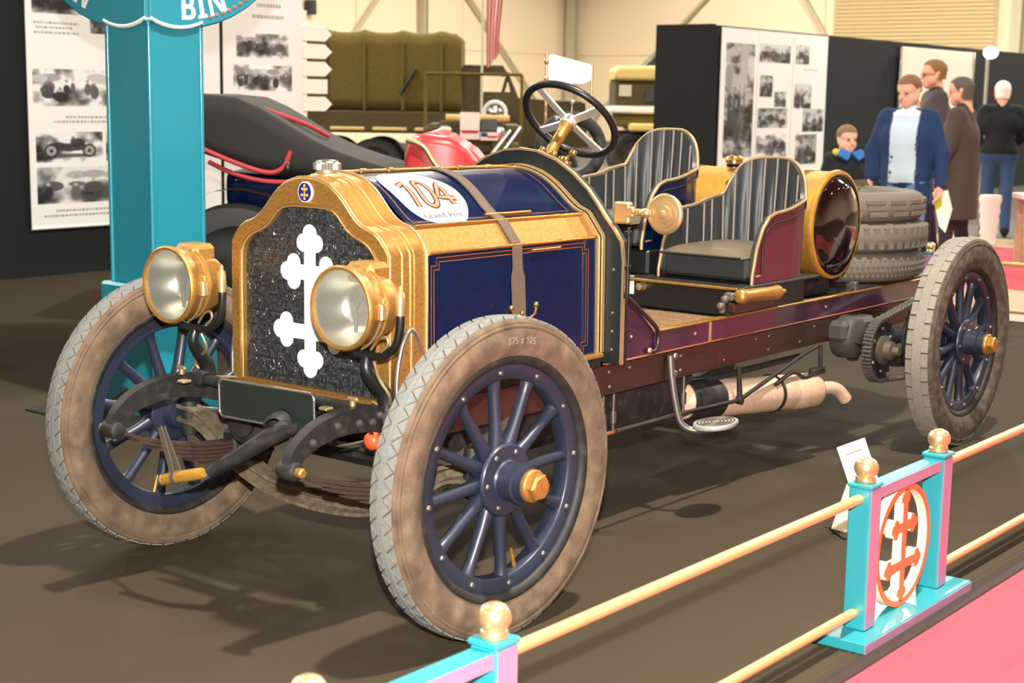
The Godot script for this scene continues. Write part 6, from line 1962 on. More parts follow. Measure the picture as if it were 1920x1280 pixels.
	for i in 32:
		rg.append(V(1.62 + cos(TAU * i / 32) * 0.17, 1.17 + sin(TAU * i / 32) * 0.17, 0.55))
	put(MB.new().tube(rg, 0.035, 12, true), "spare_tyre", M.grey_dark, o)
	# rear mudguard
	var gl := PackedVector3Array()
	var gr := PackedVector3Array()
	for i in 15:
		var a := lerpf(0.15, PI * 0.92, i / 14.0)
		gl.append(V(-0.24 + cos(PI - a) * 0.5, 0.42 + sin(a) * 0.5, 0.6)); gr.append(V(-0.24 + cos(PI - a) * 0.5, 0.42 + sin(a) * 0.5, 0.84))
	put(MB.new().loft([gl, gr], false), "mudguard", M.black_satin, o)
	for z in [0.72, -0.72]:
		spoked(o, V(-0.24, 0.42, z), 0.42, 0.055, M.grey_dark, M.black_satin)
		spoked(o, V(2.3, 0.42, z), 0.42, 0.055, M.tyre_rear, M.blue_wheel)

func army_truck() -> void:
	var o := thing("army_truck", "olive army truck with a canvas tilt on bows, beyond the touring car", "truck")
	o.transform = side_on(V(-12.84, 0.0, -14.14))
	# canvas with sagging top between the bows
	var rings: Array = []
	for i in 33:
		var x := lerpf(-1.45, 1.08, i / 32.0)
		var ph := fposmod((x + 1.45) / 0.56, 1.0)
		var top := 2.40 + 0.05 * pow(absf(ph - 0.5) * 2.0, 3.0) - 0.03
		if i == 32:
			top -= 0.06
		rings.append(slab_ring(x, 1.22, top, 0.86, 0.2))
	var cv := put(MB.new().loft(rings, true, true, true), "canvas_tilt", M.olive, o)
	for k in 5:
		put(MB.new().tube([V(-1.45 + 0.56 * k, 1.25, 0.87), V(-1.45 + 0.56 * k, 2.2, 0.87), V(-1.45 + 0.56 * k, 2.36, 0.75)], 0.02, 8), "bow", M.olive, cv)
	put(MB.new().box(V(-0.2, 1.08, 0), V(2.6, 0.32, 1.76), 0.02), "cargo_bed", M.olive_dark, o)
	for k in 4:
		put(MB.new().box(V(-1.2 + 0.62 * k, 0.98, 0.89), V(0.5, 0.05, 0.04), 0.01), "bed_rail", M.khaki, o)
	# cab: frame with open side window
	var po := PackedVector2Array([Vector2(1.1, 0.75), Vector2(1.1, 1.88), Vector2(1.62, 1.9), Vector2(1.74, 1.86), Vector2(1.92, 1.46), Vector2(2.9, 1.4), Vector2(2.95, 0.75)])
	for z in [0.78, -0.8]:
		var win: Array = [Vector2(1.36, 1.54), Vector2(1.36, 1.8), Vector2(1.58, 1.8), Vector2(1.64, 1.74), Vector2(1.72, 1.54)]
		# side in four pieces round the window
		for q in [PackedVector2Array([Vector2(1.1, 0.75), Vector2(1.1, 1.88), Vector2(1.36, 1.89), Vector2(1.36, 0.75)]), PackedVector2Array([Vector2(1.36, 1.8), Vector2(1.36, 1.89), Vector2(1.62, 1.9), Vector2(1.74, 1.86), Vector2(1.7, 1.78), Vector2(1.58, 1.8)]), PackedVector2Array([Vector2(1.36, 0.75), Vector2(1.36, 1.54), Vector2(1.8, 1.54), Vector2(1.8, 0.75)]), PackedVector2Array([Vector2(1.8, 0.75), Vector2(1.8, 1.54), Vector2(1.73, 1.8), Vector2(1.76, 1.84), Vector2(1.92, 1.46), Vector2(2.9, 1.4), Vector2(2.95, 0.75)])]:
			put(MB.new().prism(q, 0.04, Transform3D(Basis.IDENTITY, V(0, 0, z))), "cab_side", M.olive_dark, o)
		put(MB.new().tube([V(1.68, 1.52, z), V(1.76, 1.82, z)], 0.02, 8), "window_post", M.olive_dark, o)
	put(MB.new().box(V(1.4, 1.9, 0), V(0.6, 0.05, 1.6), 0.02), "cab_roof", M.olive_dark, o)
	put(MB.new().box(V(2.35, 1.2, 0), V(1.1, 0.45, 1.3), 0.05), "engine_cover", M.olive_dark, o)
	spoked(o, V(1.58, 1.24, 0.9), 0.185, 0.05, M.card, M.silver)
	for i in 6:
		put(MB.new().lathe([Vector2(0.025, 0), Vector2(0.025, 0.012), Vector2(0, 0.012)], MB.along(V(1.58 + cos(TAU * i / 6) * 0.1, 1.24 + sin(TAU * i / 6) * 0.1, 0.93), Vector3.BACK), 10), "wheel_hole", M.black_satin, o)
	var strap := put(MB.new().tube([V(0.42, 1.85, 0.9), V(0.2, 1.5, 0.9)], 0.03, 6), "rifle_case", M.black_satin, o)
	for q in [[-0.9, 0.72], [-0.2, 0.72], [2.4, 0.72]]:
		for z in [0.7, -0.7]:
			spoked(o, V(q[0], 0.42, z), 0.42, 0.11, M.grey_dark, M.olive_dark)

func jeep() -> void:
	var o := thing("jeep", "small olive open field car with number boards on its bumper, before the canvas truck", "car")
	o.transform = side_on(V(-9.35, 0.0, -11.75))
	put(MB.new().box(V(0.08, 0.86, -0.9), V(1.25, 0.5, 1.6), 0.06), "body", M.olive_dark, o)
	put(MB.new().box(V(0.08, 0.95, 0.0), V(0.85, 0.42, 0.5), 0.04), "engine_cover", M.olive_dark, o)
	for s in [-1.0, 1.0]:
		put(MB.new().loft([slab_ring(0.08 + s * 0.42 - 0.16, 0.8, 0.92, 0.35, 0.05), slab_ring(0.08 + s * 0.42 + 0.16, 0.78, 0.9, 0.35, 0.05)], true, true, true), "wing", M.olive, o)
		put(MB.new().lathe([Vector2(0, 0), Vector2(0.08, 0.0), Vector2(0.09, 0.03), Vector2(0.05, 0.05), Vector2(0, 0.055)], MB.along(V(0.08 + s * 0.33, 1.02, 0.26), Vector3.BACK), 20), "headlamp", M.silver, o)
		spoked(o, V(0.08 + s * 0.55, 0.36, 0.1), 0.36, 0.1, M.grey_dark, M.olive)
		spoked(o, V(0.08 + s * 0.55, 0.36, -1.7), 0.36, 0.1, M.grey_dark, M.olive)
		put(MB.new().tube([V(0.08 + s * 0.62, 1.0, -0.5), V(0.08 + s * 0.62, 1.75, -0.62)], 0.02, 8), "screen_post", M.olive, o)
	put(MB.new().tube([V(-0.54, 1.75, -0.62), V(0.7, 1.75, -0.62)], 0.02, 8), "screen_top", M.olive, o)
	put(MB.new().tube([V(-0.54, 1.02, -0.5), V(0.7, 1.02, -0.5)], 0.02, 8), "screen_base", M.olive, o)
	put(MB.new().box(V(0.1, 0.62, 0.4), V(1.3, 0.14, 0.06), 0.02), "bumper", M.olive, o)
	put(MB.new().tube([V(-0.24, 1.2, 0.3), V(0.55, 1.2, 0.3)], 0.045, 10), "rolled_cover", M.khaki, o)
	put(MB.new().box(V(0.06, 1.16, 0.38), V(0.24, 0.22, 0.012), 0.002), "number_board", M.card, o)
	put(MB.new().box(V(0.06, 0.99, 0.382), V(0.24, 0.1, 0.012), 0.002), "flag_board", M.flag_white, o)
	put(MB.new().box(V(0.06, 1.03, 0.39), V(0.2, 0.03, 0.006)), "flag_stripe", M.flag_red, o)
	put(MB.new().box(V(0.3, 1.12, 0.38), V(0.2, 0.14, 0.012), 0.002), "black_plate", M.black_satin, o)
	put(MB.new().box(V(0.3, 0.98, 0.38), V(0.22, 0.1, 0.012), 0.002), "flag_board", M.flag_white, o)
	put(MB.new().box(V(0.24, 1.0, 0.388), V(0.08, 0.05, 0.006)), "flag_field", M.flag_blue, o)
	put(MB.new().box(V(0.34, 0.975, 0.388), V(0.12, 0.025, 0.006)), "flag_stripe", M.flag_red, o)

func second_truck() -> void:
	var o := thing("canopy_truck", "olive truck with sand-coloured canopy beside the dark booth", "truck")
	o.transform = side_on(V(-12.55, 0.0, -20.62))
	var rings: Array = []
	for q in [[-0.62, 1.82, 1.98, 0.9], [-0.55, 1.8, 2.05, 0.95], [0.5, 1.8, 2.07, 0.95], [1.6, 1.8, 2.07, 0.95]]:
		rings.append(slab_ring(q[0], q[1], q[2], q[3], 0.07))
	put(MB.new().loft(rings, true, true, true), "canopy", M.khaki, o)
	put(MB.new().box(V(0.5, 1.58, 0), V(2.2, 0.44, 1.7), 0.03), "cab", M.olive_dark, o)
	put(MB.new().box(V(-0.42, 1.62, 0.87), V(0.22, 0.2, 0.02), 0.004), "side_window", M.column, o)
	put(MB.new().box(V(0.08, 1.55, 0.87), V(0.3, 0.24, 0.02), 0.004), "side_window", M.grey_dark, o)
	put(MB.new().ell(V(0.36, 1.68, 0.9), V(0.05, 0.05, 0.04), 12, 8), "lamp", M.silver, o)
	put(MB.new().box(V(0.36, 1.5, 0.88), V(0.16, 0.12, 0.02), 0.004), "pennant", M.flag_red, o)
	put(MB.new().box(V(0.1, 1.28, 0.2), V(1.6, 0.12, 1.5), 0.03), "mudguard", M.white_strip, o)
	put(MB.new().box(V(0.2, 1.1, 0.1), V(1.5, 0.24, 1.5), 0.03), "side_step", M.olive, o)
	put(MB.new().box(V(0.35, 0.98, 0.3), V(1.4, 0.14, 1.6), 0.03), "bumper", M.khaki, o)
	put(MB.new().box(V(0.4, 0.7, 0), V(1.9, 0.4, 1.4), 0.03), "chassis", M.black_satin, o)
	put(MB.new().prism(PackedVector2Array([Vector2(-0.02, 2.08), Vector2(0.14, 2.24), Vector2(0.5, 2.24), Vector2(0.5, 2.08)]), 0.5, Transform3D(Basis.IDENTITY, V(0, 0, -0.2))), "roof_box", M.black_satin, o)
	for x in [-0.2, 1.1]:
		for z in [0.65, -0.65]:
			spoked(o, V(x, 0.45, z), 0.45, 0.12, M.grey_dark, M.olive_dark)

func small_background() -> void:
	# striped flag hanging in folds from a pole
	var f := thing("striped_flag", "red and white striped flag with blue corner, hanging in folds over the truck", "flag")
	f.transform = side_on(V(-10.6, 0.0, -13.6))
	put(MB.new().tube([V(-0.02, 0.0, -0.05), V(-0.02, 3.9, -0.05)], 0.018, 8), "pole", M.column, f)
	for k in 9:
		var a := PackedVector3Array()
		var b := PackedVector3Array()
		for i in 18:
			var t := i / 17.0
			var y := lerpf(3.6, 1.86, t)
			var x0 := 0.0 + 0.028 * k * (1.0 - 0.55 * absf(t - 0.3)) + 0.06 * t + 0.015 * sin(5.0 * t)
			var z0 := 0.03 * sin(k * 1.3 + 2.0 * t)
			a.append(V(x0, y + 0.02 * k, z0)); b.append(V(x0 + 0.029 * (1.0 - 0.55 * absf(t - 0.3)), y + 0.02 * k, 0.03 * sin((k + 1) * 1.3 + 2.0 * t)))
		put(MB.new().loft([a, b], false), "stripe", M.flag_red if k % 2 == 0 else M.flag_white, f)
	put(MB.new().loft([PackedVector3Array([V(0.0, 3.62, 0.03), V(0.02, 3.2, 0.06), V(0.03, 2.92, 0.07)]), PackedVector3Array([V(0.12, 3.7, 0.1), V(0.12, 3.2, 0.09), V(0.12, 2.95, 0.1)])], false), "blue_corner", M.flag_blue, f)
	# loudspeaker on the hall wall
	var s := thing("wall_speaker", "small dark loudspeaker on the cream hall wall above the arrow boards", "speaker", V(-29.8, 4.0, -28.93))
	put(MB.new().box(V(0, 0, 0), V(0.3, 0.42, 0.26), 0.03), "cabinet", M.grey_dark, s)
	put(MB.new().tube([V(0, 0, 0), V(-0.2, 0.1, 0)], 0.03, 8), "bracket", M.grey_dark, s)
	# bench and wheel at the edge of the next stand
	var b := thing("white_bench", "low white wooden bench beyond the visitors", "bench")
	b.transform = side_on(V(-1.86, 0.0, -10.95))
	put(MB.new().box(V(0.3, 0.63, 0), V(0.85, 0.05, 0.3), 0.006), "bench_top", M.white_paint, b)
	for x in [-0.06, 0.66]:
		for z in [0.1, -0.1]:
			put(MB.new().box(V(x, 0.3, z), V(0.05, 0.6, 0.05), 0.004), "leg", M.beige_floor, b)
		put(MB.new().tube([V(x, 0.58, 0), V(x + 0.08 * signf(0.3 - x), 0.42, 0)], 0.02, 6), "brace", M.beige_floor, b)
	var w := thing("old_car", "dark brown veteran car on the next stand, only a wheel edge in view", "car")
	w.transform = side_on(V(-2.3, 0.0, -12.9))
	put(MB.new().box(V(1.3, 0.95, 0), V(1.7, 0.5, 1.2), 0.1), "body", M.black_satin, w)
	for x in [0.62, 2.0]:
		spoked(w, V(x, 0.66, 0.75), 0.46, 0.06, M.grey_dark, M.red_brown)
		spoked(w, V(x, 0.66, -0.75), 0.46, 0.06, M.grey_dark, M.red_brown)
	put(MB.new().box(V(1.3, 0.1, 0), V(2.0, 0.2, 1.8), 0.02), "stand_blocks", M.grey_dark, w)

# ------------------------------------------------------------------ visitors
# bones: [a, b, radius at a, radius at b, colour key]; their tapered capsules blend into one skin, meshed as surface nets
func skin(mb: MB, bones: Array, cell: float, k: float, tint: Callable) -> void:
	var lo := Vector3(1e9, 1e9, 1e9)
	var hi := -lo
	for b in bones:
		var r: float = maxf(b[2], b[3]) + k + cell * 2
		for e in 2:
			lo = lo.min(b[e] - Vector3.ONE * r)
			hi = hi.max(b[e] + Vector3.ONE * r)
	var nx := int((hi.x - lo.x) / cell) + 2
	var ny := int((hi.y - lo.y) / cell) + 2
	var nz := int((hi.z - lo.z) / cell) + 2
	var val := PackedFloat32Array()
	val.resize(nx * ny * nz)
	val.fill(1.0)
	var raw := PackedFloat32Array()
	raw.resize(nx * ny * nz)
	raw.fill(1.0)
	var who := PackedByteArray()
	who.resize(nx * ny * nz)
	for bi in bones.size():
		var b: Array = bones[bi]
		var A: Vector3 = b[0]
		var ab: Vector3 = b[1] - b[0]
		var l2 := maxf(ab.length_squared(), 1e-9)
		var ra: float = b[2]
		var rd: float = b[3] - b[2]
		var sq: Vector3 = b[5] if b.size() > 5 else Vector3.ONE
		var r: float = maxf(b[2], b[3]) * maxf(1.0, maxf(1.0 / sq.x, 1.0 / sq.z)) + k + cell * 2
		var p0: Vector3 = (A.min(b[1]) - Vector3.ONE * r - lo) / cell
		var p1: Vector3 = (A.max(b[1]) + Vector3.ONE * r - lo) / cell
		for iz in range(maxi(0, int(p0.z)), mini(nz, int(p1.z) + 1)):
			for iy in range(maxi(0, int(p0.y)), mini(ny, int(p1.y) + 1)):
				var row := (iz * ny + iy) * nx
				for ix in range(maxi(0, int(p0.x)), mini(nx, int(p1.x) + 1)):
					var q := (lo + Vector3(ix, iy, iz) * cell - A)
					var t := clampf(q.dot(ab) / l2, 0.0, 1.0)
					var d := ((q - ab * t) * sq).length() - ra - rd * t
					var i := row + ix
					if d < raw[i]:
						raw[i] = d
						who[i] = bi
					var v0 := val[i]
					var h := maxf(k - absf(v0 - d), 0.0) / k
					val[i] = minf(v0, d) - h * h * k * 0.25
	# surface nets
	var idx := PackedInt32Array()
	idx.resize(nx * ny * nz)
	idx.fill(-1)
	var pts := PackedVector3Array()
	var cols := PackedColorArray()
	var nrm := PackedVector3Array()
	var sx := 1
	var sy := nx
	var sz := nx * ny
	var offs := [0, sx, sy, sx + sy, sz, sx + sz, sy + sz, sx + sy + sz]
	for iz in nz - 1:
		for iy in ny - 1:
			var row := (iz * ny + iy) * nx
			for ix in nx - 1:
				var i := row + ix
				var mask := 0
				for c in 8:
					if val[i + offs[c]] < 0.0:
						mask |= 1 << c
				if mask == 0 or mask == 255:
					continue
				var s := Vector3.ZERO
				var n := 0
				for e in [[0, 1], [2, 3], [4, 5], [6, 7], [0, 2], [1, 3], [4, 6], [5, 7], [0, 4], [1, 5], [2, 6], [3, 7]]:
					var a: float = val[i + offs[e[0]]]
					var b: float = val[i + offs[e[1]]]
					if (a < 0.0) != (b < 0.0):
						var t := a / (a - b)
						var ca := Vector3(e[0] & 1, (e[0] >> 1) & 1, e[0] >> 2)
						var cb := Vector3(e[1] & 1, (e[1] >> 1) & 1, e[1] >> 2)
						s += ca.lerp(cb, t)
						n += 1
				var p := lo + (Vector3(ix, iy, iz) + s / n) * cell
				idx[i] = pts.size()
				pts.append(p)
				nrm.append(Vector3(val[i + sx] - val[i] + val[i + sx + sy + sz] - val[i + sy + sz], val[i + sy] - val[i] + val[i + sx + sy + sz] - val[i + sx + sz], val[i + sz] - val[i] + val[i + sx + sy + sz] - val[i + sx + sy]).normalized())
				cols.append(tint.call(p, bones[who[i]][4]))
	mb.use_col = true
	for iz in range(1, nz - 1):
		for iy in range(1, ny - 1):
			var row := (iz * ny + iy) * nx
			for ix in range(1, nx - 1):
				var i := row + ix
				var v0 := val[i] < 0.0
				for e in 3:
					var st: int = [sx, sy, sz][e]
					if (val[i + st] < 0.0) == v0:
						continue
					var u: int = [sy, sz, sx][e]
					var w: int = [sz, sx, sy][e]
					var q := [idx[i], idx[i - u], idx[i - u - w], idx[i - w]]
					if q[0] < 0 or q[1] < 0 or q[2] < 0 or q[3] < 0:
						continue
					for tr in [[0, 1, 2], [0, 2, 3]]:
						mb.c = cols[q[tr[0]]]
						var c0 := mb.col.size()
						mb.t3(pts[q[tr[0]]], pts[q[tr[1]]], pts[q[tr[2]]], nrm[q[tr[0]]], nrm[q[tr[1]]], nrm[q[tr[2]]])
						# colours per corner, following the order t3 chose
						for z in 3:
							for y in 3:
								if mb.v[c0 + z] == pts[q[tr[y]]]:
									mb.col[c0 + z] = cols[q[tr[y]]]

func lin(r: int, g: int, b: int) -> Color:
	return Color8(r, g, b).srgb_to_linear()

func hand_bones(w: Vector3, down: Vector3, side: Vector3, fwd: Vector3, s: float, curl: float) -> Array:
	# palm and five fingers; down points along the fingers, side to the thumb
	var o: Array = []
	var kn := w + down * 0.085 * s
	o.append([w, kn, 0.026 * s, 0.03 * s, "skin"])
	for i in 4:
		var b := kn + side * (0.026 - 0.0175 * i) * s
		var L: float = [0.07, 0.078, 0.073, 0.058][i] * s
		var m := b + (down * (1.0 - curl * 0.3) + fwd * curl * 0.6).normalized() * L * 0.5
		var t := m + (down * (1.0 - curl) + fwd * curl).normalized() * L * 0.5
		o.append([b, m, 0.0095 * s, 0.009 * s, "skin"])
		o.append([m, t, 0.009 * s, 0.0075 * s, "skin"])
	var tb := w + down * 0.03 * s + side * 0.026 * s
	o.append([tb, tb + (side * 0.6 + down * 0.7 + fwd * 0.3) * 0.045 * s, 0.013 * s, 0.011 * s, "skin"])
	o.append([tb + (side * 0.6 + down * 0.7 + fwd * 0.3) * 0.045 * s, tb + (side * 0.5 + down * 1.4 + fwd * 0.5) * 0.05 * s, 0.011 * s, 0.009 * s, "skin"])
	return o

func head_bones(h: Vector3, B: Basis, s: float) -> Array:
	var P := func(x: float, y: float, z: float) -> Vector3:
		return h + B * (V(x, y, z) * s)
	var o: Array = []
	o.append([P.call(0, 0.055, -0.02), P.call(0, 0.05, 0.022), 0.082 * s, 0.075 * s, "skin"])
	o.append([P.call(0, -0.02, 0.03), P.call(0, -0.062, 0.052), 0.06 * s, 0.042 * s, "skin"])
	o.append([P.call(-0.03, -0.03, 0.02), P.call(0.03, -0.03, 0.02), 0.05 * s, 0.05 * s, "skin"])
	o.append([P.call(0, 0.03, 0.088), P.call(0, -0.012, 0.105), 0.009 * s, 0.014 * s, "skin"])
	for d in [-1.0, 1.0]:
		o.append([P.call(0.074 * d, 0.025, -0.012), P.call(0.076 * d, -0.012, -0.004), 0.016 * s, 0.012 * s, "skin"])
		o.append([P.call(0.018 * d, 0.04, 0.085), P.call(0.042 * d, 0.038, 0.074), 0.009 * s, 0.008 * s, "brow"])
		o.append([P.call(0.031 * d, 0.018, 0.08), P.call(0.031 * d, 0.018, 0.0805), 0.008 * s, 0.008 * s, "eye"])
	o.append([P.call(-0.018, -0.048, 0.083), P.call(0.018, -0.048, 0.083), 0.0085 * s, 0.0085 * s, "lip"])
	o.append([P.call(0, -0.06, -0.02), P.call(0, -0.15, -0.035), 0.052 * s, 0.056 * s, "skin"])
	return o

func person(label: String, at: Vector3, yaw: float, H: float, head_yaw: float, head_nod: float, look: Dictionary, group := "") -> Node3D:
	var s := H / 1.75
	var o := thing("person", label, "person", at, yaw, group)
	var P := func(x: float, y: float, z: float) -> Vector3:
		return V(x, y, z) * s
	var g: float = look.get("girth", 1.0)
	var bn: Array = []
	# legs and shoes
	for d in [-1.0, 1.0]:
		var st: float = look.get("stride", 0.06) * d
		bn.append([P.call(0.095 * d, 0.93, 0), P.call(0.105 * d, 0.5, 0.02 + st * 0.5), 0.098 * s, 0.07 * s, "legs"])
		bn.append([P.call(0.105 * d, 0.5, 0.02 + st * 0.5), P.call(0.11 * d, 0.1, -0.02 + st), 0.068 * s, 0.055 * s, "legs"])
		bn.append([P.call(0.11 * d, 0.045, -0.05 + st), P.call(0.13 * d, 0.04, 0.15 + st), 0.043 * s, 0.036 * s, "shoe"])
	# trunk
	bn.append([P.call(-0.08, 0.95, 0), P.call(0.08, 0.95, 0), 0.125 * s * g, 0.125 * s * g, "hips"])
	bn.append([P.call(0, 1.0, 0), P.call(0, 1.2, 0.0), 0.145 * s * g, 0.15 * s * g, "torso"])
	bn.append([P.call(-0.09, 1.28, 0), P.call(0.09, 1.28, 0), 0.135 * s * g, 0.135 * s * g, "torso"])
	bn.append([P.call(-0.15, 1.41, -0.01), P.call(0.15, 1.41, -0.01), 0.07 * s, 0.07 * s, "coat"])
	bn.append([P.call(0, 1.38, -0.02), P.call(0, 1.5, -0.02), 0.085 * s, 0.055 * s, "collar"])
	if look.has("coat_len"):
		var cl: float = look.coat_len
		for d in [-1.0, 1.0]:
			bn.append([P.call(0.09 * d, 1.2, -0.01), P.call(0.1 * d, 0.98, -0.02), 0.14 * s * g, 0.12 * s * g, "coat"])
		bn.append([P.call(0, 1.2, -0.03), P.call(0, 0.98, -0.03), 0.14 * s * g, 0.125 * s * g, "coat"])
	# arms
	for d in [-1.0, 1.0]:
		var a: Array = look.arms[0] if d < 0 else look.arms[1]
		var el: Vector3 = V(a[0] * d, a[1], a[2]) * s
		var wr: Vector3 = V(a[3] * d, a[4], a[5]) * s
		bn.append([P.call(0.18 * d, 1.4, -0.01), el, 0.07 * s, 0.058 * s, "coat"])
		bn.append([el, wr, 0.06 * s, 0.045 * s, "coat"])
	var m := MB.new()
	var col: Dictionary = look.colours
	var tint := func(p: Vector3, key: String) -> Color:
		var q := p / s
		if look.has("open_front") and (key == "coat" or key == "torso" or key == "hips" or key == "collar"):
			# an open coat: the pullover shows between its edges
			var wd: float = look.open_front
			if q.z > 0.03 and q.y > 0.9 and absf(q.x) < wd + 0.02 * (1.4 - q.y):
				return col.get("collar") if q.y > 1.43 else col.get("inner")
		if key == "torso" or key == "hips":
			if look.has("coat_len") or q.y > look.get("hem", 0.93):
				return col.coat
			return col.legs
		if key == "collar" and not look.has("open_front"):
			return col.get("collar", col.coat)
		if key == "coat" and look.has("coat_len") and q.y < look.coat_len - 0.03 and absf(q.x) < 0.2:
			return col.legs
		return col.get(key, col.coat)
	skin(m, bn, look.get("cell", 0.02) * s, 0.05 * s, tint)
	# head and hands on finer grids, in the same mesh
	var hb := Basis(Vector3.UP, head_yaw) * Basis(Vector3.RIGHT, head_nod)
	var hk: float = look.get("head", 1.0)
	skin(m, head_bones(P.call(0, 1.6, 0.0) + V(0, 0.0, 0.01), hb, s * 1.03 * hk), 0.0075 * s, 0.018 * s, tint)
	for d in [-1.0, 1.0]:
		var a: Array = look.arms[0] if d < 0 else look.arms[1]
		var el: Vector3 = V(a[0] * d, a[1], a[2]) * s
		var wr: Vector3 = V(a[3] * d, a[4], a[5]) * s
		var dn := (wr - el).normalized()
		var fw := (V(0, 0, 1) - dn * dn.z).normalized() if absf(dn.z) < 0.95 else V(0, -1, 0)
		skin(m, hand_bones(wr, dn, fw, V(-d, 0, 0), s, look.get("curl", 0.45)), 0.006 * s, 0.008 * s, tint)
	var body := put(m, "body", M.cloth_vc, o)
	# skirt of the coat, open in front where the coat is open
	if look.has("coat_len"):
		var sk: Array = []
		var gap: float = 0.55 if look.has("open_front") else 0.03
		for i in 9:
			var t := i / 8.0
			var row := PackedVector3Array()
			for k in 33:
				var az := lerpf(gap, TAU - gap, k / 32.0)
				var fold := 1.0 + 0.03 * t * sin(az * 7.0)
				row.append(P.call(sin(az) * lerpf(0.225, 0.235, t) * g * fold, lerpf(1.1, look.coat_len - 0.12, t), -0.015 + cos(az) * lerpf(0.165, 0.175, t) * g * fold))
			sk.append(row)
		put(MB.new().loft(sk, false), "coat_skirt", mat(col.coat.linear_to_srgb(), 0.85), o)
	# hair: a shell over the skull, open at the face
	if look.has("hair"):
		var hm := MB.new()
		var hs := s * 1.03 * hk
		var c: Vector3 = P.call(0, 1.6, 0.0) + V(0, 0, 0.01)
		var rings: Array = []
		for i in 15:
			var row := PackedVector3Array()
			var v := i / 14.0
			for k in 36:
				var az := TAU * k / 36
				var fc := cos(az)   # 1 towards the face
				var low: float = lerpf(look.get("hair_back", -0.035), look.get("hair_front", 0.085), smoothstep(-0.35, 0.75, fc))
				var top := 0.145
				var y := lerpf(top, low, v)
				var rr := sqrt(maxf(0.0, 1.0 - pow((y - 0.052) / 0.094, 2.0)))
				if y < 0.052:
					rr = lerpf(1.0, 0.8, clampf((0.052 - y) / 0.1, 0, 1))
				var wob := 1.0 + 0.035 * sin(k * 2.3 + i * 1.7)
				row.append(c + hb * (V(sin(az) * rr * 0.087 * wob, y, -0.006 + cos(az) * rr * 0.108 * wob) * hs))
			rings.append(row)
		hm.loft(rings, true, true, true)
		put(hm, "hair", mat(look.hair, 0.7), o)
	return o

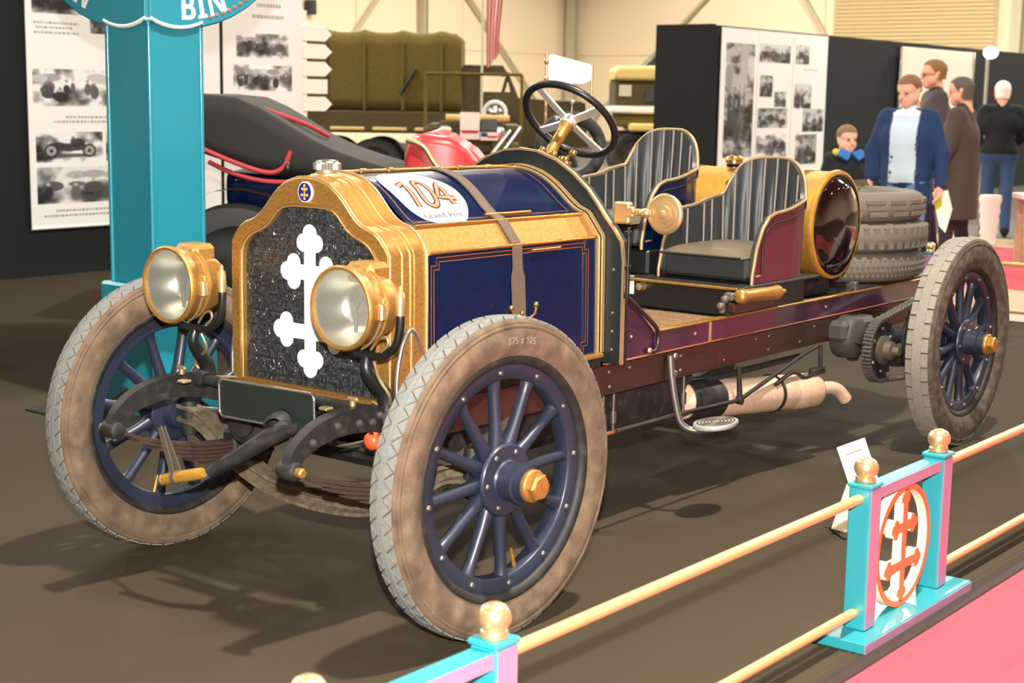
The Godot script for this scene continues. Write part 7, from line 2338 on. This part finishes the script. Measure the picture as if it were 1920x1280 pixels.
func people() -> void:
	M.cloth_vc = mat(Color(1, 1, 1), 0.85, 0.0, {"vc": true})
	var skinc := lin(232, 176, 150)
	var brow := lin(188, 138, 112)
	var eye := lin(104, 80, 72)
	var lip := lin(198, 128, 116)
	var arms_down := [[0.27, 1.14, -0.02, 0.29, 0.9, 0.05], [0.27, 1.14, -0.02, 0.29, 0.9, 0.05]]
	# man in the blue jacket
	var a := person("man in open blue jacket over a pale pullover, holding a leaflet, beside the spare tyres", V(-1.72, 0.009, -7.86), 0.15, 1.66, -0.35, 0.22, {"girth": 0.94, "coat_len": 0.86, "open_front": 0.1, "cell": 0.014, "stride": 0.09, "arms": [[0.28, 1.14, -0.03, 0.28, 0.93, 0.02], [0.28, 1.13, 0.0, 0.3, 0.89, 0.1]], "hair": rgb(128, 92, 62), "hair_front": 0.09, "hair_back": 0.0,
		"colours": {"skin": skinc, "brow": brow, "eye": eye, "lip": lip, "coat": lin(22, 52, 92), "inner": lin(196, 214, 228), "collar": lin(240, 240, 240), "legs": lin(100, 134, 178), "shoe": lin(70, 52, 40)}})
	for q in [[-0.075, 1.1], [-0.08, 0.98], [0.115, 1.2], [0.125, 0.98]]:
		put(MB.new().lathe([Vector2(0, 0), Vector2(0.012, 0.0), Vector2(0.012, 0.004), Vector2(0, 0.005)], MB.along(V(q[0], q[1], 0.16) * 0.95, Vector3.BACK), 10), "button", M.dull_steel, a)
	var lf := thing("leaflet", "folded yellow and white leaflet held in the blue-jacketed man's hand", "leaflet", V(-1.4, 0.7, -7.86))
	lf.rotation.y = 0.4
	put(MB.new().prism(PackedVector2Array([Vector2(-0.09, 0.1), Vector2(0.02, 0.12), Vector2(0.06, -0.02), Vector2(0.02, -0.2), Vector2(-0.03, -0.15)]), 0.006), "white_sheet", M.card, lf)
	put(MB.new().prism(PackedVector2Array([Vector2(-0.085, 0.09), Vector2(-0.02, 0.1), Vector2(-0.015, 0.0), Vector2(-0.06, -0.04)]), 0.003, Transform3D(Basis.IDENTITY, V(0, 0, 0.006))), "yellow_print", mat(rgb(214, 214, 60), 0.6), lf)
	# boy
	var b := person("small boy in dark jacket with blue collar, looking over the spare tyres", V(-2.33, 0.009, -8.08), 0.95, 1.25, 0.0, 0.05, {"head": 1.22, "neck_collar": true, "girth": 0.95, "coat_len": 0.86, "cell": 0.02, "arms": arms_down, "hair": rgb(134, 104, 66), "hair_front": 0.085, "hair_back": 0.0,
		"colours": {"skin": lin(238, 186, 164), "brow": lin(190, 140, 116), "eye": eye, "lip": lip, "coat": lin(28, 32, 38), "collar": lin(70, 130, 200), "legs": lin(50, 60, 84), "shoe": lin(40, 40, 40)}})
	for d in [-1.0, 1.0]:
		put(MB.new().prism(PackedVector2Array([Vector2(0, 0), Vector2(0.09 * d, 0.03), Vector2(0.13 * d, -0.02), Vector2(0.05 * d, -0.07)]), 0.02, Transform3D(Basis(Vector3.RIGHT, -0.5), V(0, 1.05, 0.085)), 0.003), "collar_flap", mat(rgb(56, 118, 196), 0.8), b)
	put(MB.new().ell(V(-0.1, 1.055, 0.03), V(0.03, 0.03, 0.03), 12, 8), "yellow_patch", mat(rgb(228, 200, 40), 0.7), b)
	# man with spectacles
	var c := person("tall man in grey jacket and spectacles, behind the blue-jacketed man", V(-2.72, 0.009, -10.64), -0.95, 1.86, 0.05, 0.05, {"coat_len": 0.82, "cell": 0.024, "arms": arms_down, "hair": rgb(140, 104, 60), "hair_front": 0.1, "hair_back": -0.03,
		"colours": {"skin": skinc, "brow": brow, "eye": eye, "lip": lip, "coat": lin(72, 66, 68), "collar": lin(58, 54, 58), "legs": lin(40, 44, 60), "shoe": lin(30, 30, 30)}})
	for d in [-1.0, 1.0]:
		var rg: Array = []
		for i in 16:
			rg.append(V(0.034 * d + cos(TAU * i / 16) * 0.022, 1.71 + sin(TAU * i / 16) * 0.017, 0.118))
		put(MB.new().tube(rg, 0.003, 6, true).tube([V(0.055 * d, 1.712, 0.115), V(0.084 * d, 1.715, 0.02)], 0.003, 6), "spectacles", M.black_satin, c)
	# man in the long dark coat
	person("man with grey hair in long dark brown coat, his back half turned", V(-2.0, 0.009, -9.55), -1.45, 1.68, 0.1, 0.12, {"girth": 0.98, "coat_len": 0.62, "cell": 0.017, "arms": [[0.27, 1.14, 0.02, 0.25, 0.9, 0.1], [0.27, 1.14, 0.02, 0.25, 0.9, 0.1]], "hair": rgb(92, 84, 76), "hair_front": 0.1, "hair_back": -0.06,
		"colours": {"skin": skinc, "brow": brow, "eye": eye, "lip": lip, "coat": lin(74, 62, 56), "collar": lin(66, 56, 52), "legs": lin(52, 46, 54), "shoe": lin(26, 24, 24)}})
	# white-haired man from behind
	person("white-haired man in black pullover and jeans, seen from behind", V(-3.25, 0.009, -13.75), 0.42 + PI, 1.72, 0.0, 0.05, {"girth": 1.1, "hem": 0.92, "cell": 0.02, "arms": [[0.27, 1.16, 0.06, 0.16, 1.0, 0.2], [0.27, 1.16, 0.06, 0.16, 1.0, 0.2]], "hair": rgb(255, 250, 240), "hair_front": 0.1, "hair_back": -0.05,
		"colours": {"skin": skinc, "brow": lin(220, 210, 200), "eye": eye, "lip": lip, "coat": lin(18, 24, 22), "torso": lin(18, 24, 22), "collar": lin(18, 24, 22), "hips": lin(52, 78, 116), "legs": lin(52, 78, 116), "shoe": lin(30, 26, 26)}})
	var bg := thing("white_bag", "ruffled white bag standing by the white-haired man's legs", "bag")
	bg.transform = side_on(V(-2.85, 0.0, -12.55))
	var rings: Array = []
	for i in 13:
		var t := i / 12.0
		rings.append(slab_ring(0, 0, 0.1, 0.1, 0.04))
		var ring := PackedVector3Array()
		var w := lerpf(0.1, 0.15, t) * (1.0 + 0.08 * sin(t * 30.0))
		for k in 16:
			ring.append(V(cos(TAU * k / 16) * w * 0.8, 0.01 + 0.52 * t, sin(TAU * k / 16) * w * 0.5))
		rings[i] = ring
	put(MB.new().loft(rings.slice(0, 13), true, true, true), "bag_body", M.card, bg)
